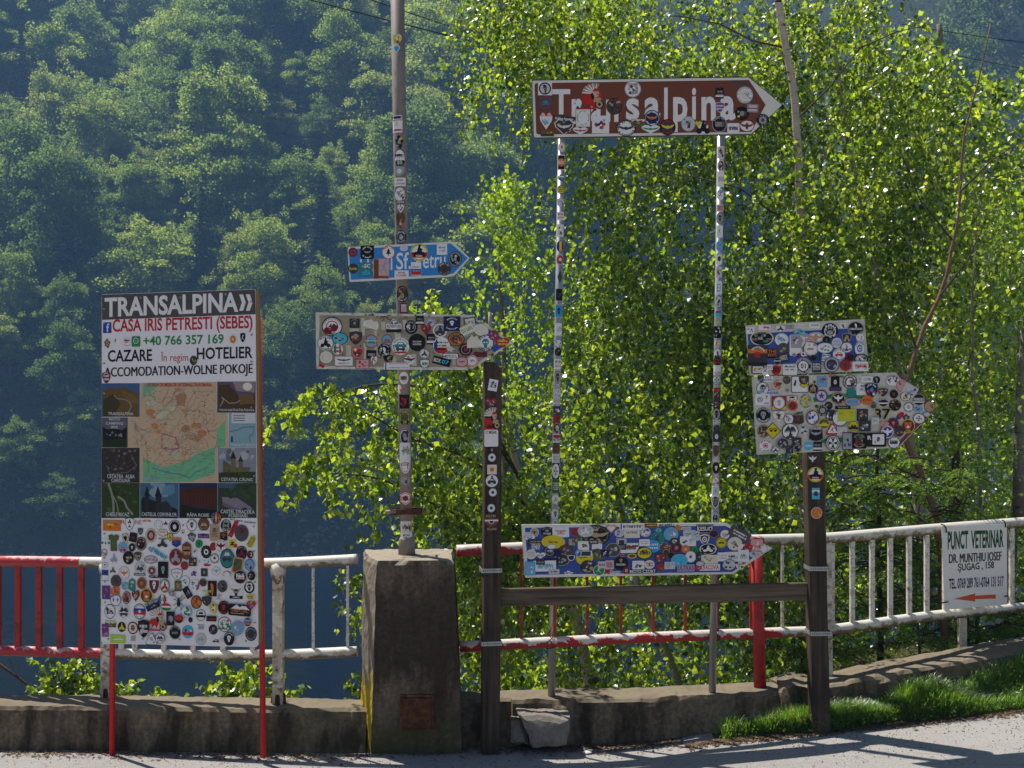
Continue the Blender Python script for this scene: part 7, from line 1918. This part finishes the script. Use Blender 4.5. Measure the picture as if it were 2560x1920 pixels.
stickers(sg, pl2, cw, '''
228 728 38 34|s k;BsTs
305 725 50 34|R W;Tk -7 2 7 8 PCT;Tk -9 -6 9 0 RIDERS
405 785 72 74|x W;D9O;BTNsTW;ifak5|orange sunburst badge on the arrow sign
505 738 42 44|c N;D9d;BNTk
245 830 70 72|c k;D9W;iskk9;Bsg;D1k
355 880 78 34 5|c q;TB -8 -3 8 4 RIDER|white oval label reading RIDER
512 848 32 36|c p;D9W;D8g;ifam5
650 785 100 92|R o;D9c;D9W;itrk4@-6,0;ibik3@-5,3|white rectangle with a cut out plant drawing
690 745 54 56|s k;BTkN;iskT6
692 800 52 24|v o;D8Y
808 758 14 16|c N
790 832 60 56|c T;D9K;imoT6@0,3;TT -5 -6 5 -1 RFE
890 755 60 62|r s;BtnRbt|blue picture sticker on the arrow sign
985 690 24 14 15|r O
1068 695 62 18|r -;TK -9 -9 9 9 Gmoto
1030 760 48 62|r K;ifaW7;iwig4
1032 835 68 22|r k;TP -7 -6 7 6 GAMP
1190 758 80 80|c K;D9W;aK80;D7k;iheW8;D1R|black and white helmet sticker with a red stripe
1290 700 42 28|c c;D8q;ao
1372 730 62 32|R W;ibkk4@5,0;lg2
1480 735 46 46|c W;D9K;ibig7
1562 695 34 28|c c;D9q
1655 745 80 62|c g;D9W;Bkgkgk;uk
1750 805 68 72|c c;D9r;D8p;BTrpm|large pink round sticker near the arrow point
1840 850 80 62 -30|r q;BsWPBgp
1320 840 60 62|R W;ibkk5;Tk -2 4 8 8 BIKERS
1420 850 72 82|s k;D9n;BRsWbR;uW|dark badge with red, white and blue figures
1545 870 60 52|s g;D9k;BTOT;
1665 890 52 52|c g;D9K;ifar6
1790 915 60 50|c K;D9c;BRGk
1935 950 68 64|c g;D9K;TW -8 -2 8 3 FREERIDERS;HW -5 -3|black round sticker near the point of the arrow
2055 1025 62 62|c k;D9T;BROGTR|multicoloured round sticker at the very tip
880 910 70 70|c P;D9P;D8l;istP8;aP|pale purple round sticker with a star
1062 935 76 72|c T;D9K;ieaW8;uT;vT|black round sticker with a white eagle
1205 870 54 52|c t;D9t;ieaG5|plain dark teal round sticker
1218 975 92 46|c R;D9p;D8C;TR -6 -3 6 3 WULFE|red and light blue oval sticker
1372 955 64 54|c O;D9O;TN -7 -2 7 3 BACHAN|orange round sticker
1548 982 58 46|c q;D9K;uW;isk.;HW -3 0
1680 1010 70 64|c N;D9K;uT;BNTk
1828 1030 58 54|c k;D9W;ak80;ifag7
1930 1055 58 34|c q;D9s;BCks
712 965 72 84|c q;D9s;D8Y;BsRYs;aB|round yellow and blue sticker with a rooster
620 965 12 12|c W
420 990 80 78|r B;H R 3 9;H Y -9 -4|rainbow coloured square behind a round sticker
420 985 72 76|c R;D9T;D8W;iskg6
560 950 64 50|s N;D9c;BkNk
568 1018 60 56|c O;D9O;D8R;D6k;TR -3 -4 3 4 X|red orange round sticker
240 950 86 62|R W;ifag8@-3,0;TK 4 1 7 7 7;TR 2 -8 8 -5 VAIN|white label with a mask drawing and a 7
960 1015 46 44|c K;Bgkg
828 1022 18 18|c N;D8k
893 1068 62 60|c B;D9n;au;D5g;D-|dark blue round sticker ringed with stars
1110 1035 86 18|R K;TT -7 -5 7 5 THOSKA|long dark label reading THOSKA
252 1118 84 86|c t;D9K;AW 7.4 9 160 20 LOWE_COUNTRY;iskg7;vW|large black round skull sticker at the left of the arrow sign
415 1130 66 60|v W;BYkTg;ibik7
525 1160 54 56|c k;D9W;BWPgW;ibkP6
628 1155 62 66|O k;D9N;D8k;ifar6;TT -7 5 7 8 CHOPPER|dark pentagon badge reading CHOPPER
785 1145 80 86|c T;D9k;D8W;BsBNB;aN|round badge with a blue motorcycle
975 1120 50 60|r k;BgWk
1080 1150 88 88|c k;D9W;BYgW;uk
1150 1120 100 66|r L;BYLY;TY -8 1 8 9 MOM;TY -8 -8 8 0 FOR|bright lime green lettering sticker
1325 1115 72 74|r q;D9k;BORTgO
1540 1105 112 74|r -;TY -8.6 -8.6 8.6 8.6 37;TK -8 -8 8 8 37|big black and yellow number 37 sticker
1735 1125 60 36 40|c W;D9R;V B -9 -3|red, white and blue tilted oval
1800 1145 50 40|x k;BgkT
1935 1155 66 56 -10|c k;D9W;imck7;D1k
2020 1110 44 28|c g;D9k;D8q
1655 1205 62 58|c m;D9r;iskk6;D8m;iskg5
910 1210 60 54|c Y;D9k;D8o;imtY7;HY -5 -1
1222 1235 60 60|c Y;D9K;D8Y;imtk8;HK -6 -2|round yellow and black landscape sticker
1345 1235 68 58|R k;HK 0 0;BWkW;ibkg6;
1820 1238 76 76|c Y;D9m;itgO9;TY -4 -8 4 -5 TIGER|round tiger head sticker with yellow rim near the arrow point
1720 1290 52 60|c k;D9k;BkgOk
1590 1300 84 82|c R;D9s;D8W;D7B;ieaW8;ar90|large red, white and blue round sticker
255 1292 74 76|c T;D9N;D8k;BTNgT;aT
355 1288 90 94|d K;D9Y;ipaK4@-2,1;ipaK4@3,1|yellow diamond shaped warning sign sticker with two bears
540 1295 92 90|c k;D9W;imtk8@0,4;imok6@0,-5;Tk -7 -1 7 1 MOTO_EXPANDER|large white round sticker with mountains and riders
695 1280 54 62|s q;BkWk;uk
820 1320 86 88|O g;D9K;TW -7 5 7 8 WIRAK;iwig8;ug|large black badge reading WIRAK with a winged figure
995 1268 74 62|t R;D7W;ifik5@0,-2|red bordered warning triangle sticker
1100 1290 56 46|r q;BsWpsW
1160 1400 58 96|r n;D9g;BskgB
1285 1395 82 86|R K;uT;vT;D5R;D4k;BTGk|black square sticker with a shield emblem
1470 1385 110 76|R K;TW -9 0 -5 6 R;D-;
1490 1380 66 56|R W;BkWk;ifak6
1660 1410 68 68|c k;D9W;imtk7;uk;lk1|white round sticker with mountain emblem at the lower right of the arrow sign
275 1450 74 72|c q;D9W;uk;vk;D4R;D3W;D2R|white round sticker with a red ring in the lower left corner
460 1425 68 62|c g;D9k;BgkTg;vg
610 1410 52 50|r k;BWgk
380 1495 50 46|x k;D9W;imok6
530 1490 42 44|r k;Bkgd
615 1480 46 46|c g;D9K;D8g;D7K;BgK
740 1450 54 56|c q;D9C;TW -7 -2 7 2 NOSBAR|light blue round sticker at the bottom of the arrow sign
840 1455 48 50|r K;H W -7 -3;lg2
680 1485 24 28|x c;BT
1000 1420 80 84|c K;D9W;D8K;D7W;imcK9|large white round sticker with a black maltese cross
1460 1180 44 40|r q;BrgW
1440 1020 40 30|c g;D8d
1560 1225 50 36|v p;BRgO
'''.replace(';D-', '').replace('isk.', '').replace('HW -3 0', 'H W -3 0').replace('HW -5 -3', 'H W -5 -3').replace('HY -5 -1', 'H Y -5 -1').replace('HK -6 -2', 'H K -6 -2').replace('HK 0 0;', '').replace(';au', ';aY'), .0018)
# ================================================================ stickers on the wooden posts
cq = (1180, 880, .3012)
class Flat(Plane): pass
ppl = Plane(1195, 1000, 7.46-.062, 1260, 7.46-.062-.010); ppl2 = ppl
def post_stickers(o, pl, crop, rows, dy):
    """stickers on a post face: children of the post"""
    before = set(D.objects); ox, oy, s = crop
    stickers(o, pl, crop, rows, .001)
    Mi = Matrix.Rotation(pl.yaw, 4, 'Z')
    for q in set(D.objects)-before:
        p = Mi @ Vector(q.location)+pl.o-wf.location; q.location = p+Vector((0, dy, 0)); q.rotation_euler = (0, 0, pl.yaw)
posts = [o for o in D.objects if o.parent == wf and o.name.startswith('post')]; posts.sort(key=lambda o: o.data.vertices[0].co.x)
pf = Plane(1206, 1000, 7.46-.070, 1256, 7.46-.070+math.tan(.16)*50/F*7.4)
post_stickers(posts[0], pf, cq, '''
175 275 38 48 -10|r W;lk3;BkW
155 420 50 40|v r;BYbPb;D-|heart shaped sticker with a blue truck on the left wooden post
165 555 72 88|r -;ihdK11|large feathered rider head sticker on the left wooden post
160 715 58 70|R W;TR -8 5 -4 9 O;TK -3 5 8 9 MSAR|white card reading MSAR on the left wooden post
165 812 16 20|d k;D7g
165 875 32 34|c W;D9s;D8W;D4k
166 975 40 40|r c;D4O
165 1070 52 52|c q;D9W;imok8@0,1;icak7;TR -2 -7 2 -5 PL|white round sticker with a black vehicle on the left wooden post
173 1165 33 33|c W;D9s;D8W;D4k
160 1295 32 34|c W;D9s;D8W;D4k
155 1360 44 12|r -;TT -9 -9 9 9 KRYM
162 1412 58 42|s N;H W 2 5;H R 0 2;D4W;D3k
165 1468 44 12|r -;TT -9 -9 9 9 POLAND
'''.replace(';D-', ''), -.0035)
cz = (1980, 1100, .39735)
pf = Plane(2012, 1200, 7.56-.062, 2062, 7.56-.062+math.tan(.03)*50/F*7.5)
post_stickers(posts[1], pf, cz, '''
128 118 32 36|v k;ieaW9;isb.
146 217 51 48|c Y;uk;vk;D8W;H R -6 0;imoK8@0,1;TW -4 -5 4 -3 POLSKA|round yellow, white and red sticker with motorcycles on the right wooden post
148 336 25 36|r s;D9C;imtk8;H W 2 6;D4k
153 458 36 37|c q;D9O;BYOTO;TR -3 -7 3 -5 ___|round orange sticker on the right wooden post
'''.replace('isb.', 'isbW4'), -.006)
# ================================================================ veterinary sign on the right railing
pl = Plane(2354, 1315, 8.22, 2518, 8.46); cv = (2040, 1250, .30145)
vt = sign_root('veterinary_sign', pl, label='white vet notice with green lettering and a red arrow, wired to the white railing', cat='sign')
outline_panel('panel', [pl.loc(cv[0]+x*cv[2], cv[1]+y*cv[2]) for x, y in ((1043, 215), (1583, 198), (1587, 866), (1065, 912))], .004, M['whiteboard'], vt)
lettering(vt, pl, cv, [('PUNCT', 'E', 1092, 415, 1262, 405, 155, .03), ('VETERINAR', 'E', 1285, 405, 1555, 392, 150, .03), ('DR. MUNTHIU IOSEF', 'K', 1103, 525, 1537, 500, 75, .03), ('ŞUGAG , 158', 'K', 1175, 605, 1475, 580, 78, .02), ('TEL. 0769 289 761-0764 131 517', 'n', 1102, 740, 1555, 715, 88, .02)])
patch(vt, pl, cv, [(1142, 820), (1320, 775), (1320, 793), (1490, 783), (1490, 818), (1320, 822), (1320, 842)], 'F', -.0012, 'arrow')
for pts in ([(1075, 270), (1070, 228), (1050, 205), (1025, 200)], [(1568, 225), (1562, 195), (1548, 172), (1530, 165)], [(1090, 843), (1040, 850), (980, 862)], [(1588, 795), (1572, 795), (1555, 797)]):
    q = [(*pl.loc(cv[0]+x*cv[2], cv[1]+y*cv[2]),) for x, y in pts]; tube('tie_wire', [Vector((a, -.008-.002*i, b)) for i, (a, b) in enumerate(q)], .0045, M['blackwire'], vt, 6)
